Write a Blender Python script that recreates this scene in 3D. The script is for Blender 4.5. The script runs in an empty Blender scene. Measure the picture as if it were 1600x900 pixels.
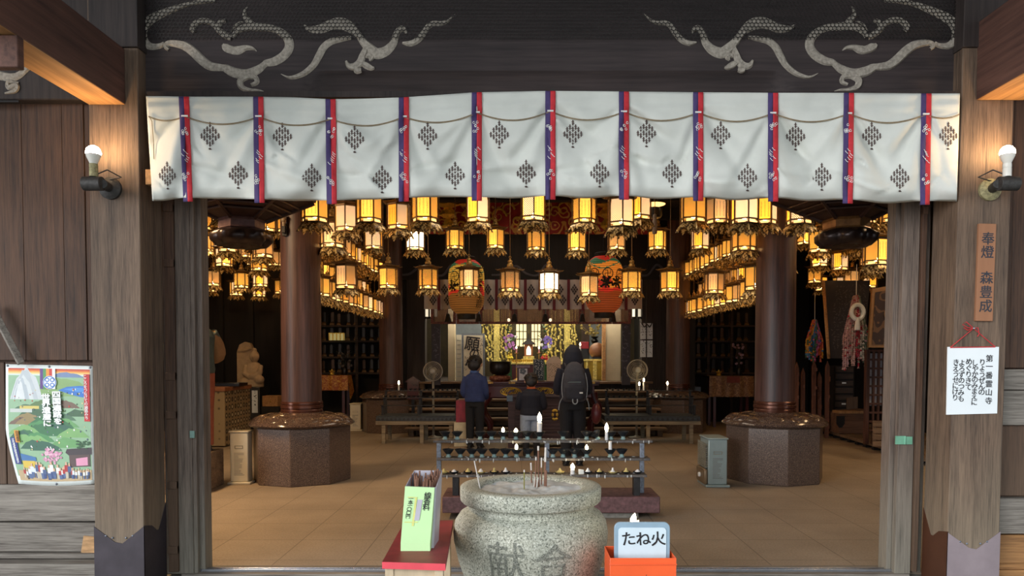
import bpy, math, random
from mathutils import Matrix, Vector, noise
random.seed(7)
PI = math.pi
SC = bpy.context.scene
COL = SC.collection
# ------------------------------------------------------------------ camera
F = 1150.0; CX = 815.0; HOR = 558.0; TH = math.radians(1.8); EYE = 1.55
CPY = HOR + F*math.tan(TH)
cd = bpy.data.cameras.new('camera'); cam = bpy.data.objects.new('camera', cd); COL.objects.link(cam)
cd.sensor_width = 36; cd.sensor_fit = 'HORIZONTAL'; cd.lens = F/1600*36
cd.shift_x = -(CX-800)/1600; cd.shift_y = (CPY-450)/1600
cd.clip_start = .05; cd.clip_end = 200
cam.location = (0, 0, EYE); cam.rotation_euler = (PI/2-TH, 0, 0)
SC.camera = cam
ct, st = math.cos(TH), math.sin(TH)
def ray(px, py):
    a = (px-CX)/F; b = (CPY-py)/F
    return Vector((a, ct+b*st, -st+b*ct))
def W(px, py, d):
    r = ray(px, py); k = d/r.y
    return Vector((r.x*k, d, EYE+r.z*k))
def G(px, py, z=0.0):
    r = ray(px, py); k = (z-EYE)/r.z
    return Vector((r.x*k, r.y*k, z))
def X(px, d, py=HOR): return W(px, py, d).x
def Z(py, d): return W(CX, py, d).z
def L(r, g, b):
    f = lambda c: (c/255/12.92) if c <= 10 else ((c/255+.055)/1.055)**2.4
    return (f(r), f(g), f(b), 1)
# ------------------------------------------------------------------ mesh builder
class MB:
    def __init__(s): s.v=[]; s.f=[]; s.mi=[]; s.uv=[]; s.M=Matrix(); s.m=0
    def add(s, vs, fs, uvs=None, m=None):
        b=len(s.v); M=s.M
        s.v.extend([tuple(M @ Vector(v)) for v in vs])
        for i, f in enumerate(fs):
            s.f.append(tuple(b+k for k in f)); s.mi.append(s.m if m is None else m)
            s.uv.append(uvs[i] if uvs else None)
        return s
    def box(s, c, d, m=None, rz=0, R=None):
        x, y, z = d[0]/2, d[1]/2, d[2]/2
        vs=[Vector((sx*x, sy*y, sz*z)) for sz in (-1,1) for sy in (-1,1) for sx in (-1,1)]
        R = R or Matrix.Rotation(rz, 3, 'Z')
        vs=[R@v+Vector(c) for v in vs]
        return s.add(vs, [(0,2,3,1),(4,5,7,6),(0,1,5,4),(1,3,7,5),(3,2,6,7),(2,0,4,6)], m=m)
    def bb(s, a, b, m=None):
        a, b = Vector(a), Vector(b)
        return s.box((a+b)/2, [abs(q) for q in (b-a)], m)
    def tube(s, pts, r, n=8, m=None, closed=False, ell=None):
        P=[Vector(p) for p in pts]; k=len(P)
        if not hasattr(r,'__len__'): r=[r]*k
        T=[]
        for i in range(k):
            if closed: t=P[(i+1)%k]-P[i-1]
            else: t=P[min(i+1,k-1)]-P[max(i-1,0)]
            T.append(t.normalized() if t.length>1e-9 else Vector((0,0,1)))
        up=Vector((0,0,1)) if abs(T[0].z)<.9 else Vector((1,0,0))
        N=(up-T[0]*up.dot(T[0])).normalized(); vs=[]
        for i in range(k):
            N=N-T[i]*N.dot(T[i])
            N=N.normalized() if N.length>1e-6 else Vector((1,0,0))
            B=T[i].cross(N)
            for j in range(n):
                a=2*PI*j/n
                e=ell or 1
                vs.append(P[i]+N*(math.cos(a)*r[i])+B*(math.sin(a)*r[i]*e))
        fs=[]
        for i in range(k if closed else k-1):
            q=((i+1)%k)*n
            for j in range(n):
                fs.append((i*n+j, i*n+(j+1)%n, q+(j+1)%n, q+j))
        if not closed:
            fs.append(tuple(range(n-1,-1,-1))); fs.append(tuple((k-1)*n+j for j in range(n)))
        return s.add(vs, fs, m=m)
    def lathe(s, prof, n=24, c=(0,0,0), m=None, ph=0, mod=None):
        vs=[]; fs=[]; k=len(prof)
        for i,(r,z) in enumerate(prof):
            for j in range(n):
                a=2*PI*j/n+ph
                rr=r*(mod(a,i) if mod else 1)
                vs.append((c[0]+rr*math.cos(a), c[1]+rr*math.sin(a), c[2]+z))
        for i in range(k-1):
            for j in range(n):
                fs.append((i*n+j, i*n+(j+1)%n, (i+1)*n+(j+1)%n, (i+1)*n+j))
        if prof[0][0]>1e-5: fs.append(tuple(range(n-1,-1,-1)))
        if prof[-1][0]>1e-5: fs.append(tuple((k-1)*n+j for j in range(n)))
        return s.add(vs, fs, m=m)
    def prism(s, poly, y0, y1, m=None):          # poly in (x,z), thickness along y
        n=len(poly)
        vs=[(p[0],y0,p[1]) for p in poly]+[(p[0],y1,p[1]) for p in poly]
        fs=[tuple(range(n)), tuple(range(2*n-1,n-1,-1))]
        fs+=[(i,n+i,n+(i+1)%n,(i+1)%n) for i in range(n)]
        return s.add(vs, fs, m=m)
    def poly(s, pts, m=None): return s.add(pts, [tuple(range(len(pts)))], m=m)
    def ell(s, c, r, n=16, k=10, m=None, R=None):
        if not hasattr(r,'__len__'): r=(r,r,r)
        vs=[]; fs=[]
        for i in range(1,k):
            t=PI*i/k
            for j in range(n):
                a=2*PI*j/n
                vs.append(Vector((r[0]*math.sin(t)*math.cos(a), r[1]*math.sin(t)*math.sin(a), r[2]*math.cos(t))))
        vs.append(Vector((0,0,r[2]))); vs.append(Vector((0,0,-r[2])))
        if R: vs=[R@v for v in vs]
        vs=[v+Vector(c) for v in vs]
        for i in range(k-2):
            for j in range(n): fs.append((i*n+j,(i+1)*n+j,(i+1)*n+(j+1)%n,i*n+(j+1)%n))
        t=(k-1)*n
        for j in range(n):
            fs.append((t,j,(j+1)%n)); fs.append((t+1,(k-2)*n+(j+1)%n,(k-2)*n+j))
        return s.add(vs, fs, m=m)
    def loft(s, rings, n=16, m=None, pw=2.0):           # rings: (cx,cy,z,rx,ry)
        vs=[]; fs=[]; k=len(rings)
        for (cx,cy,z,rx,ry) in rings:
            for j in range(n):
                a=2*PI*j/n; c_,s_=math.cos(a),math.sin(a)
                e=2/pw
                vs.append((cx+rx*math.copysign(abs(c_)**e,c_), cy+ry*math.copysign(abs(s_)**e,s_), z))
        for i in range(k-1):
            for j in range(n): fs.append((i*n+j,i*n+(j+1)%n,(i+1)*n+(j+1)%n,(i+1)*n+j))
        fs.append(tuple(range(n-1,-1,-1))); fs.append(tuple((k-1)*n+j for j in range(n)))
        return s.add(vs, fs, m=m)
    def sheet(s, fn, nu, nv, m=None):
        vs=[fn(i/nu,j/nv) for j in range(nv+1) for i in range(nu+1)]
        fs=[]; uv=[]
        for j in range(nv):
            for i in range(nu):
                a=j*(nu+1)+i
                fs.append((a,a+1,a+nu+2,a+nu+1))
                uv.append(((i/nu,j/nv),((i+1)/nu,j/nv),((i+1)/nu,(j+1)/nv),(i/nu,(j+1)/nv)))
        return s.add(vs, fs, uv, m)
    def text(s, t, size, M, m=None, fn=None):
        v, f = text_geo(t)
        for k,(dx,dy) in enumerate(((0,0),) if fn else ((0,0),(.022,0),(0,.022),(.022,.022))):
            vs=[]
            for a in v:
                p=M@Vector(((a[0]+dx-.011)*size,(a[1]+dy-.011)*size,k*.0002))
                vs.append(fn(p) if fn else p)
            s.add(vs, f, m=m)
        return s
_tc={}
def text_geo(t):
    if t in _tc: return _tc[t]
    c=bpy.data.curves.new('t','FONT'); c.body=t; c.size=1; c.align_x='CENTER'; c.align_y='CENTER'; c.resolution_u=3
    o=bpy.data.objects.new('t',c); COL.objects.link(o)
    dg=bpy.context.evaluated_depsgraph_get(); dg.update()
    me=bpy.data.meshes.new_from_object(o.evaluated_get(dg))
    v=[tuple(q.co) for q in me.vertices]; f=[tuple(p.vertices) for p in me.polygons]
    if v:
        cx=(max(q[0] for q in v)+min(q[0] for q in v))/2; cy=(max(q[1] for q in v)+min(q[1] for q in v))/2
        if len(t)==1 and t not in '一のつ': v=[(q[0]-cx,q[1]-cy,0) for q in v]
        else: v=[(q[0]-cx,q[1]-(cy if len(t)>1 else .02),0) for q in v]
    bpy.data.objects.remove(o); bpy.data.meshes.remove(me); bpy.data.curves.remove(c)
    _tc[t]=(v,f); return _tc[t]
FRONT = Matrix.Rotation(PI/2,4,'X')        # text plane -> facing -y
def obj(name, mb, mats, parent=None, smooth=35, bevel=0, loc=None, rz=0, seg=2):
    me=bpy.data.meshes.new(name)
    me.from_pydata(mb.v,[],mb.f)
    if not isinstance(mats,(list,tuple)): mats=[mats]
    for q in mats: me.materials.append(q)
    me.polygons.foreach_set('material_index',[min(i,len(mats)-1) for i in mb.mi])
    if any(u is not None for u in mb.uv):
        ul=me.uv_layers.new(name='uv'); k=0; data=[0.0]*(2*len(me.loops))
        for p,u in zip(mb.f,mb.uv):
            for q in range(len(p)):
                if u: data[2*k]=u[q][0]; data[2*k+1]=u[q][1]
                k+=1
        ul.data.foreach_set('uv',data)
    if smooth:
        me.shade_smooth(); me.set_sharp_from_angle(angle=math.radians(smooth))
    me.update()
    o=bpy.data.objects.new(name,me); COL.objects.link(o)
    if parent: o.parent=parent
    if loc is not None: o.location=loc
    if rz: o.rotation_euler=(0,0,rz)
    if bevel:
        b=o.modifiers.new('bevel','BEVEL'); b.width=bevel; b.segments=seg; b.limit_method='ANGLE'; b.angle_limit=math.radians(40)
    return o
def tag(o, label=None, cat=None, group=None, kind=None):
    if label: o['label']=label
    if cat: o['category']=cat
    if group: o['group']=group
    if kind: o['kind']=kind
    return o
def thing(name, label, cat, loc=(0,0,0), rz=0, group=None):
    o=bpy.data.objects.new(name,None); COL.objects.link(o); o.empty_display_size=.1
    o.location=loc; o.rotation_euler=(0,0,rz)
    return tag(o,label,cat,group)
def struct(name, mb, mats, parent=None, **k):
    o=obj(name,mb,mats,parent,**k)
    if not parent: o['kind']='structure'
    return o
def dup(root, loc=None, rz=None, label=None, group=None, sc=None):
    r=root.copy(); COL.objects.link(r)
    if loc is not None: r.location=loc
    if rz is not None: r.rotation_euler=(0,0,rz)
    if sc is not None: r.scale=(sc,sc,sc)
    if label: r['label']=label
    if group: r['group']=group
    for ch in list(root.children):
        c=ch.copy(); COL.objects.link(c); c.parent=r
        for g in ch.children:
            d=g.copy(); COL.objects.link(d); d.parent=c
    return r
ORD=('first second third fourth fifth sixth seventh eighth ninth tenth eleventh twelfth thirteenth fourteenth fifteenth sixteenth '
     'seventeenth eighteenth nineteenth twentieth').split()
# ------------------------------------------------------------------ materials
def _new(name):
    m=bpy.data.materials.new(name); m.use_nodes=True; nt=m.node_tree
    return m, nt, nt.nodes['Principled BSDF']
def ramp(nt, stops):
    r=nt.nodes.new('ShaderNodeValToRGB'); e=r.color_ramp.elements
    while len(e)<len(stops): e.new(.5)
    for q,(p,c) in zip(e,stops): q.position=p; q.color=c
    return r
def coords(nt, scale=(1,1,1), uv=False):
    t=nt.nodes.new('ShaderNodeTexCoord'); mp=nt.nodes.new('ShaderNodeMapping'); mp.inputs['Scale'].default_value=scale
    nt.links.new(t.outputs['UV' if uv else 'Object'], mp.inputs['Vector']); return mp.outputs['Vector']
def noise_n(nt, vec, scale, detail=4, rough=.6):
    n=nt.nodes.new('ShaderNodeTexNoise'); n.inputs['Scale'].default_value=scale; n.inputs['Detail'].default_value=detail; n.inputs['Roughness'].default_value=rough
    nt.links.new(vec,n.inputs['Vector']); return n.outputs['Fac']
def mul(c,k): return (c[0]*k,c[1]*k,c[2]*k,1)
def bump_n(nt, bs, h, strength, dist=.01):
    b=nt.nodes.new('ShaderNodeBump'); b.inputs['Strength'].default_value=strength; b.inputs['Distance'].default_value=dist
    nt.links.new(h,b.inputs['Height']); nt.links.new(b.outputs['Normal'],bs.inputs['Normal'])
def MT(name, col, rough=.6, metal=0, var=.18, scale=9, bump=0, stretch=(1,1,1), detail=5, trans=0, coat=0):
    m,nt,bs=_new(name)
    f=noise_n(nt,coords(nt,stretch),scale,detail)
    r=ramp(nt,[(.3,mul(col,1-var)),(.7,mul(col,1+var))]); nt.links.new(f,r.inputs['Fac'])
    nt.links.new(r.outputs['Color'],bs.inputs['Base Color'])
    bs.inputs['Roughness'].default_value=rough; bs.inputs['Metallic'].default_value=metal
    bs.inputs['Coat Weight'].default_value=coat
    if bump: bump_n(nt,bs,f,bump)
    return m
def WOOD(name, c1, c2, axis='z', scale=14, rough=.75, bump=.35, bleach=None, ring=0):
    m,nt,bs=_new(name); s=.045
    sc={'x':(s,1,1),'y':(1,s,1),'z':(1,1,s)}[axis]
    v=coords(nt,sc)
    f=noise_n(nt,v,scale,7,.7); g=noise_n(nt,v,scale*5,3,.6)
    mx=nt.nodes.new('ShaderNodeMath'); mx.operation='MULTIPLY_ADD'; mx.inputs[1].default_value=.45
    nt.links.new(g,mx.inputs[0]); 
    m2=nt.nodes.new('ShaderNodeMath'); m2.operation='MULTIPLY'; m2.inputs[1].default_value=.6; nt.links.new(f,m2.inputs[0]); nt.links.new(m2.outputs[0],mx.inputs[2])
    h=mx.outputs[0]
    r=ramp(nt,[(.33,mul(c1,.3)),(.41,mul(c1,.85)),(.52,tuple((a+b)/2 for a,b in zip(c1,c2))),(.66,mul(c2,1.08))]); nt.links.new(h,r.inputs['Fac'])
    out=r.outputs['Color']
    # broad tonal patches
    big=noise_n(nt,coords(nt,(1,1,.5)),1.7,2)
    rb=ramp(nt,[(.3,(.75,.75,.75,1)),(.7,(1.2,1.2,1.2,1))]); nt.links.new(big,rb.inputs['Fac'])
    mm=nt.nodes.new('ShaderNodeMix'); mm.data_type='RGBA'; mm.blend_type='MULTIPLY'; mm.inputs['Factor'].default_value=1
    nt.links.new(out,mm.inputs['A']); nt.links.new(rb.outputs['Color'],mm.inputs['B']); out=mm.outputs['Result']
    if bleach:        # weathered, bleached foot of old timber
        tc=nt.nodes.new('ShaderNodeTexCoord'); sp=nt.nodes.new('ShaderNodeSeparateXYZ'); nt.links.new(tc.outputs['Object'],sp.inputs[0])
        ad=nt.nodes.new('ShaderNodeMath'); ad.operation='MULTIPLY_ADD'; ad.inputs[1].default_value=.9
        nt.links.new(big,ad.inputs[0]); nt.links.new(sp.outputs['Z'],ad.inputs[2])
        rr=nt.nodes.new('ShaderNodeMapRange'); rr.inputs['From Min'].default_value=bleach[1]+.45; rr.inputs['From Max'].default_value=bleach[2]+.45
        rr.inputs['To Min'].default_value=1; rr.inputs['To Max'].default_value=0
        nt.links.new(ad.outputs[0],rr.inputs['Value'])
        rg=ramp(nt,[(.34,mul(bleach[0],.32)),(.42,mul(bleach[0],.75)),(.53,bleach[0]),(.7,mul(bleach[0],1.3))]); nt.links.new(h,rg.inputs['Fac'])
        q=nt.nodes.new('ShaderNodeMix'); q.data_type='RGBA'; nt.links.new(rr.outputs[0],q.inputs['Factor'])
        nt.links.new(out,q.inputs['A']); nt.links.new(rg.outputs['Color'],q.inputs['B']); out=q.outputs['Result']
    nt.links.new(out,bs.inputs['Base Color']); bs.inputs['Roughness'].default_value=rough
    if bump: bump_n(nt,bs,h,bump,.006)
    return m
def GRAN(name, base, dark, light, scale=160, rough=.6, bump=.1, stain=None):
    m,nt,bs=_new(name); v=coords(nt)
    f=noise_n(nt,v,scale,2,.8)
    r=ramp(nt,[(.36,dark),(.47,base),(.56,base),(.66,light)]); nt.links.new(f,r.inputs['Fac']); out=r.outputs['Color']
    if stain:
        g=noise_n(nt,coords(nt),3.0,5); rs=ramp(nt,[(.35,(1,1,1,1)),(.7,stain)]); nt.links.new(g,rs.inputs['Fac'])
        q=nt.nodes.new('ShaderNodeMix'); q.data_type='RGBA'; q.blend_type='MULTIPLY'; q.inputs['Factor'].default_value=1
        nt.links.new(out,q.inputs['A']); nt.links.new(rs.outputs['Color'],q.inputs['B']); out=q.outputs['Result']
    nt.links.new(out,bs.inputs['Base Color']); bs.inputs['Roughness'].default_value=rough
    if bump: bump_n(nt,bs,f,bump,.004)
    return m
def EMIT(name, col, s):
    m,nt,bs=_new(name); bs.inputs['Base Color'].default_value=(0.02,.02,.02,1)
    bs.inputs['Emission Color'].default_value=col; bs.inputs['Emission Strength'].default_value=s; return m
def LATT(name, paper, s, brass, n=5.0, aspect=2.0, wire=.16, marks=False):
    """lit lantern pane: pierced brass lattice over lit paper, or lit paper with dark columns of marks (uv mapped)"""
    m,nt,bs=_new(name); t=nt.nodes.new('ShaderNodeTexCoord')
    sp=nt.nodes.new('ShaderNodeSeparateXYZ'); nt.links.new(t.outputs['UV'],sp.inputs[0])
    def mt(op,a,b=None,c=None):
        q=nt.nodes.new('ShaderNodeMath'); q.operation=op
        for i,x in enumerate((a,b,c)):
            if x is None: continue
            if isinstance(x,(int,float)): q.inputs[i].default_value=x
            else: nt.links.new(x,q.inputs[i])
        return q.outputs[0]
    u,v=sp.outputs['X'],sp.outputs['Y']
    if not marks:
        a=mt('MULTIPLY',u,n); b=mt('MULTIPLY',v,n*aspect)
        d1=mt('ABSOLUTE',mt('SUBTRACT',mt('FRACT',mt('ADD',a,b)),.5)); d2=mt('ABSOLUTE',mt('SUBTRACT',mt('FRACT',mt('SUBTRACT',mt('ADD',a,20),b)),.5))
        mask=mt('LESS_THAN',mt('MINIMUM',d1,d2),wire)
    else:
        col=mt('LESS_THAN',mt('ABSOLUTE',mt('SUBTRACT',mt('FRACT',mt('ADD',mt('MULTIPLY',u,3),.0)),.5)),.17)
        nz=nt.nodes.new('ShaderNodeTexNoise'); nz.inputs['Scale'].default_value=1; nz.inputs['Detail'].default_value=0
        mp=nt.nodes.new('ShaderNodeMapping'); mp.inputs['Scale'].default_value=(17,34,1); nt.links.new(t.outputs['UV'],mp.inputs['Vector']); nt.links.new(mp.outputs[0],nz.inputs['Vector'])
        ink=mt('GREATER_THAN',nz.outputs['Fac'],.52)
        inside=mt('MULTIPLY',mt('GREATER_THAN',v,.12),mt('LESS_THAN',v,.88))
        edge=mt('MULTIPLY',mt('GREATER_THAN',u,.1),mt('LESS_THAN',u,.9))
        mask=mt('MULTIPLY',mt('MULTIPLY',col,ink),mt('MULTIPLY',inside,mt('MULTIPLY',edge,.75)))
    oi=nt.nodes.new('ShaderNodeObjectInfo')
    st_=nt.nodes.new('ShaderNodeMapRange'); st_.inputs['To Min'].default_value=s*.55; st_.inputs['To Max'].default_value=s*1.45
    nt.links.new(oi.outputs['Random'],st_.inputs['Value'])
    bs.inputs['Base Color'].default_value=brass; bs.inputs['Roughness'].default_value=.5
    bs.inputs['Emission Color'].default_value=paper
    es=mt('MULTIPLY',st_.outputs[0],mt('SUBTRACT',1,mask)); nt.links.new(es,bs.inputs['Emission Strength'])
    tl_=nt.nodes.new('ShaderNodeBsdfTranslucent'); tl_.inputs['Color'].default_value=(paper[0]*.9,paper[1]*.9,paper[2]*.9,1); ad_=nt.nodes.new('ShaderNodeMixShader')
    nt.links.new(mt('MULTIPLY',.65,mt('SUBTRACT',1,mask)),ad_.inputs[0])
    em_=nt.nodes.new('ShaderNodeEmission'); em_.inputs['Color'].default_value=paper; nt.links.new(es,em_.inputs['Strength']); ads=nt.nodes.new('ShaderNodeAddShader')
    for l in list(bs.inputs['Emission Strength'].links): nt.links.remove(l)
    bs.inputs['Emission Strength'].default_value=0
    nt.links.new(bs.outputs[0],ad_.inputs[1]); nt.links.new(tl_.outputs[0],ad_.inputs[2]); nt.links.new(ad_.outputs[0],ads.inputs[0]); nt.links.new(em_.outputs[0],ads.inputs[1]); nt.links.new(ads.outputs[0],nt.nodes['Material Output'].inputs['Surface'])
    return m
def TILE(name, c, grout, size, var=.1):
    m,nt,bs=_new(name)
    v=coords(nt,(1/size,1/size,1))
    b=nt.nodes.new('ShaderNodeTexBrick'); b.offset=0; b.inputs['Scale'].default_value=1; b.inputs['Mortar Size'].default_value=.006
    b.inputs['Brick Width'].default_value=1; b.inputs['Row Height'].default_value=1
    b.inputs['Color1'].default_value=mul(c,1-var); b.inputs['Color2'].default_value=mul(c,1+var); b.inputs['Mortar'].default_value=grout
    nt.links.new(v,b.inputs['Vector'])
    g=noise_n(nt,coords(nt),60,3,.8); r=ramp(nt,[(.35,(.8,.8,.8,1)),(.65,(1.15,1.15,1.15,1))]); nt.links.new(g,r.inputs['Fac'])
    g2=noise_n(nt,coords(nt),1.1,4); r2=ramp(nt,[(.3,(.82,.82,.82,1)),(.7,(1.12,1.12,1.12,1))]); nt.links.new(g2,r2.inputs['Fac'])
    q=nt.nodes.new('ShaderNodeMix'); q.data_type='RGBA'; q.blend_type='MULTIPLY'; q.inputs['Factor'].default_value=1
    nt.links.new(b.outputs['Color'],q.inputs['A']); nt.links.new(r.outputs['Color'],q.inputs['B'])
    q2=nt.nodes.new('ShaderNodeMix'); q2.data_type='RGBA'; q2.blend_type='MULTIPLY'; q2.inputs['Factor'].default_value=1
    nt.links.new(q.outputs['Result'],q2.inputs['A']); nt.links.new(r2.outputs['Color'],q2.inputs['B'])
    nt.links.new(q2.outputs['Result'],bs.inputs['Base Color']); bs.inputs['Roughness'].default_value=.6
    bump_n(nt,bs,g,.08,.003)
    return m
post_w=WOOD('weathered_post_wood',L(78,62,50),L(116,95,77),'z',26,bump=.5,bleach=(L(124,110,92),.1,1.0))
plank_w=WOOD('brown_plank_wood',L(58,39,28),L(88,61,43),'z',22,bump=.5,bleach=(L(92,72,56),.6,1.5))
sill_w=WOOD('grey_board_wood',L(100,92,84),L(148,141,131),'x',20,bump=.7)
sillr_w=WOOD('tan_board_wood',L(132,92,54),L(178,130,80),'x',16,bump=.4)
jamb_w=WOOD('jamb_wood',L(80,68,60),L(116,101,90),'z',26,bleach=(L(128,122,110),.05,.9))
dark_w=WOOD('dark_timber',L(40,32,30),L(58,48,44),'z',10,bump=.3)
darkx_w=WOOD('dark_beam_timber',L(44,36,36),L(62,52,51),'x',9,bump=.2)
blk_w=WOOD('black_timber',L(16,13,13),L(27,22,21),'z',8,bump=.2)
red_w=WOOD('red_brown_beam_paint',L(74,48,40),L(100,68,56),'y',7,bump=.15)
tan_w=WOOD('tan_timber_and_lit_underside',L(150,108,66),L(184,138,88),'y',7,bump=.15)
col_w=WOOD('polished_column_wood',L(56,36,33),L(92,64,57),'z',9,rough=.45,bump=.3)
lacq=MT('dark_red_lacquer',L(70,26,30),.3,var=.2,scale=5)
lacqk=MT('black_lacquer',L(18,15,15),.28,var=.2,scale=5)
iron=MT('dark_iron',L(50,48,48),.5,.6,var=.3,scale=30,bump=.15)
irongrey=MT('worn_grey_steel',L(120,125,135),.45,.55,var=.35,scale=45)
steel=MT('rail_steel',L(185,190,198),.25,.9,var=.08)
brass=MT('aged_brass',L(176,136,70),.4,.4,var=.7,scale=28)
brassd=MT('dark_brass',L(104,76,42),.45,.4,var=.5,scale=30)
gold=MT('gilt',L(226,190,86),.35,.6,var=.25,scale=30)
chalk=MT('limewashed_carving',L(158,150,138),.85,var=.35,scale=55,bump=.4)
wire=MT('wire_netting_steel',L(52,49,47),.6,.5,var=.3,scale=30)
canvas=MT('white_curtain_canvas',L(212,214,206),.85,var=.06,scale=4,bump=.05)
canvas_back=MT('altar_curtain_cotton',L(200,196,196),.85,var=.06,scale=5)
purple=MT('purple_ribbon',L(70,56,104),.8,var=.12,scale=30)
redrib=MT('red_ribbon',L(196,44,54),.8,var=.12,scale=30)
white=MT('white_paint',L(235,235,232),.6,var=.03)
ink=MT('black_ink',L(28,26,30),.7,var=.1)
crest_m=MT('brown_printed_crest',L(82,66,62),.9,var=.1)
cordm=MT('hemp_cord',L(150,132,104),.9,var=.2,scale=60)
metalbase=MT('dark_sheet_metal',L(66,60,66),.55,.35,var=.22,scale=6,bump=.1)
metalpale=MT('pale_sheet_metal',L(152,138,142),.5,.35,var=.12,scale=6)
metalbrown=MT('brown_sheet_metal',L(84,52,36),.5,.3,var=.15,scale=6)
floor_m=TILE('tan_floor_tile',L(150,134,116),L(106,94,80),.62,.03)
ground_m=MT('grey_paving',L(120,116,108),.85,var=.2,scale=25,bump=.2)
gran_red=GRAN('red_brown_granite',L(98,80,70),L(44,36,34),L(146,124,108),105,.3,.03)
gran_urn=GRAN('pale_lichen_granite',L(178,177,160),L(92,94,84),L(224,222,208),90,.75,.25,stain=(.78,.82,.84,1))
ash=MT('pale_ash',L(186,188,186),.95,var=.15,scale=14,bump=.6)
lotus_m=GRAN('polished_dark_granite',L(78,62,54),L(34,28,27),L(140,116,98),110,.14,.02)
# ------------------------------------------------------------------ world and porch light
w=bpy.data.worlds.new('overcast'); SC.world=w; w.use_nodes=True
bg=w.node_tree.nodes['Background']; bg.inputs['Color'].default_value=(.86,.94,1,1); bg.inputs['Strength'].default_value=1.2
vs=SC.view_settings; vs.view_transform='Standard'; vs.look='None'; vs.gamma=1; vs.use_curve_mapping=False; vs.exposure=.45
SC.render.film_transparent=False
SC.cycles.use_denoising=True; SC.cycles.max_bounces=8; SC.cycles.diffuse_bounces=4; SC.cycles.sample_clamp_indirect=6; SC.cycles.caustics_reflective=False; SC.cycles.caustics_refractive=False
# ================================================================== SETTING
AX=.2
mb=MB(); mb.bb((-8,5.28,-.1),(8.6,21.2,0)); struct('floor',mb,floor_m,smooth=0)
mb=MB(); mb.bb((-12,-9,-.2),(12,5.28,-.02)); struct('ground',mb,ground_m,smooth=0)
mb=MB(); mb.bb((-8,5.35,4.5),(8.6,21.2,4.7))
for i in range(9): mb.bb((-7.5,6.2+1.7*i,4.3),(8.1,6.4+1.7*i,4.5))
struct('ceiling',mb,blk_w,smooth=0)
mb=MB(); mb.bb((-12,.6,4.75),(12,5.6,4.9))
for i in range(24): mb.bb((-11.5+i,.6,4.6),(-11.38+i,5.4,4.75))
struct('porch_roof',mb,dark_w,smooth=0)
mb=MB(); mb.bb((-7.7,5.3,0),(-7.5,21,4.5))
for i in range(16): mb.bb((-7.5,5.5+i*.97,0),(-7.46,5.55+i*.97,4.5))
struct('wall_west',mb,blk_w,smooth=0)
mb=MB(); mb.bb((8.1,5.3,0),(8.3,21,4.5)); struct('wall_east',mb,blk_w,smooth=0)
mb=MB(); mb.bb((-7.7,20.8,0),(8.3,21,4.5)); struct('wall_back',mb,blk_w,smooth=0)
# plank walls beside the doorway
def zz(py,d): return Z(py,d)
D=5.08
mb=MB(); z0,z1=zz(757,D),zz(150,D); xs=[-6.2,-5.6,-5.05,-4.5,-4.05,X(40,D),X(103,D),X(137,D),-2.7]
for a,b in zip(xs,xs[1:]): mb.bb((a+.0012,D+random.uniform(0,.012),zz(563,D)),(b-.0012,D+.05,z1))
for a,b in zip([-6.2,-5.3,-4.4,X(5,D),X(150,D)],[-5.3,-4.4,X(5,D),X(150,D),-2.6]): mb.bb((a+.003,D+.012,z0),(b-.003,D+.05,zz(566,D)))
mb.bb((-6.2,D+.05,-.02),(-2.6,D+.12,4.5))
wl=struct('wall_left',mb,plank_w,bevel=.004)
mb=MB(); mb.bb((-6.2,D-.01,zz(814,D)),(-2.6,D+.05,zz(757,D))); mb.bb((-6.2,D-.02,zz(861,D)),(-2.6,D+.05,zz(816,D)))
mb.bb((-6.2,D-.05,zz(870,D)),(-2.6,D+.05,zz(862,D))); mb.bb((-6.2,D-.16,-.02),(-2.6,D+.05,zz(871,D)))
struct('baseboard_left',mb,sill_w,bevel=.005)
# rotten bite in the lowest board
mb=MB()
pts=[(2.85,.30),(3.03,.315),(3.05,.20),(2.97,.165),(2.9,.17),(2.84,.20),(2.80,.185),(2.78,.2),(2.82,.235)]
mb.prism([(-p[0]+0.0,p[1]+.0) for p in pts],D-.026,D-.0205); obj('torn_patch',mb,MT('raw_broken_wood',L(186,146,104),.9,var=.3,scale=50,stretch=(.2,1,1)),bpy.data.objects['baseboard_left'])
mb=MB(); xs=[3.0,X(1578,D),X(1640,D),4.1,4.6,5.2,6.4]
for a,b in zip(xs,xs[1:]): mb.bb((a+.0012,D+random.uniform(0,.012),zz(575,D)),(b-.0012,D+.05,z1))
mb.bb((3.0,D+.05,-.02),(6.4,D+.12,4.5))
mb.bb((3.0,D+.01,zz(775,D)),(6.4,D+.05,zz(665,D)))
struct('wall_right',mb,plank_w,bevel=.004)
mb=MB(); mb.bb((3.0,D-.02,zz(609,D)),(6.4,D+.05,zz(577,D))); mb.bb((3.0,D-.02,zz(664,D)),(6.4,D+.05,zz(610,D))); mb.bb((3.0,D-.02,zz(833,D)),(6.4,D+.05,zz(778,D)))
struct('trim_1',mb,sill_w,bevel=.004)
mb=MB(); mb.bb((3.0,D-.03,zz(878,D)),(6.4,D+.05,zz(835,D))); mb.bb((3.0,D-.03,-.02),(6.4,D+.05,zz(889,D))); mb.bb((3.0,D,-.02),(6.4,D+.05,.2))
struct('baseboard_right',mb,sillr_w,bevel=.004)
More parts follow.
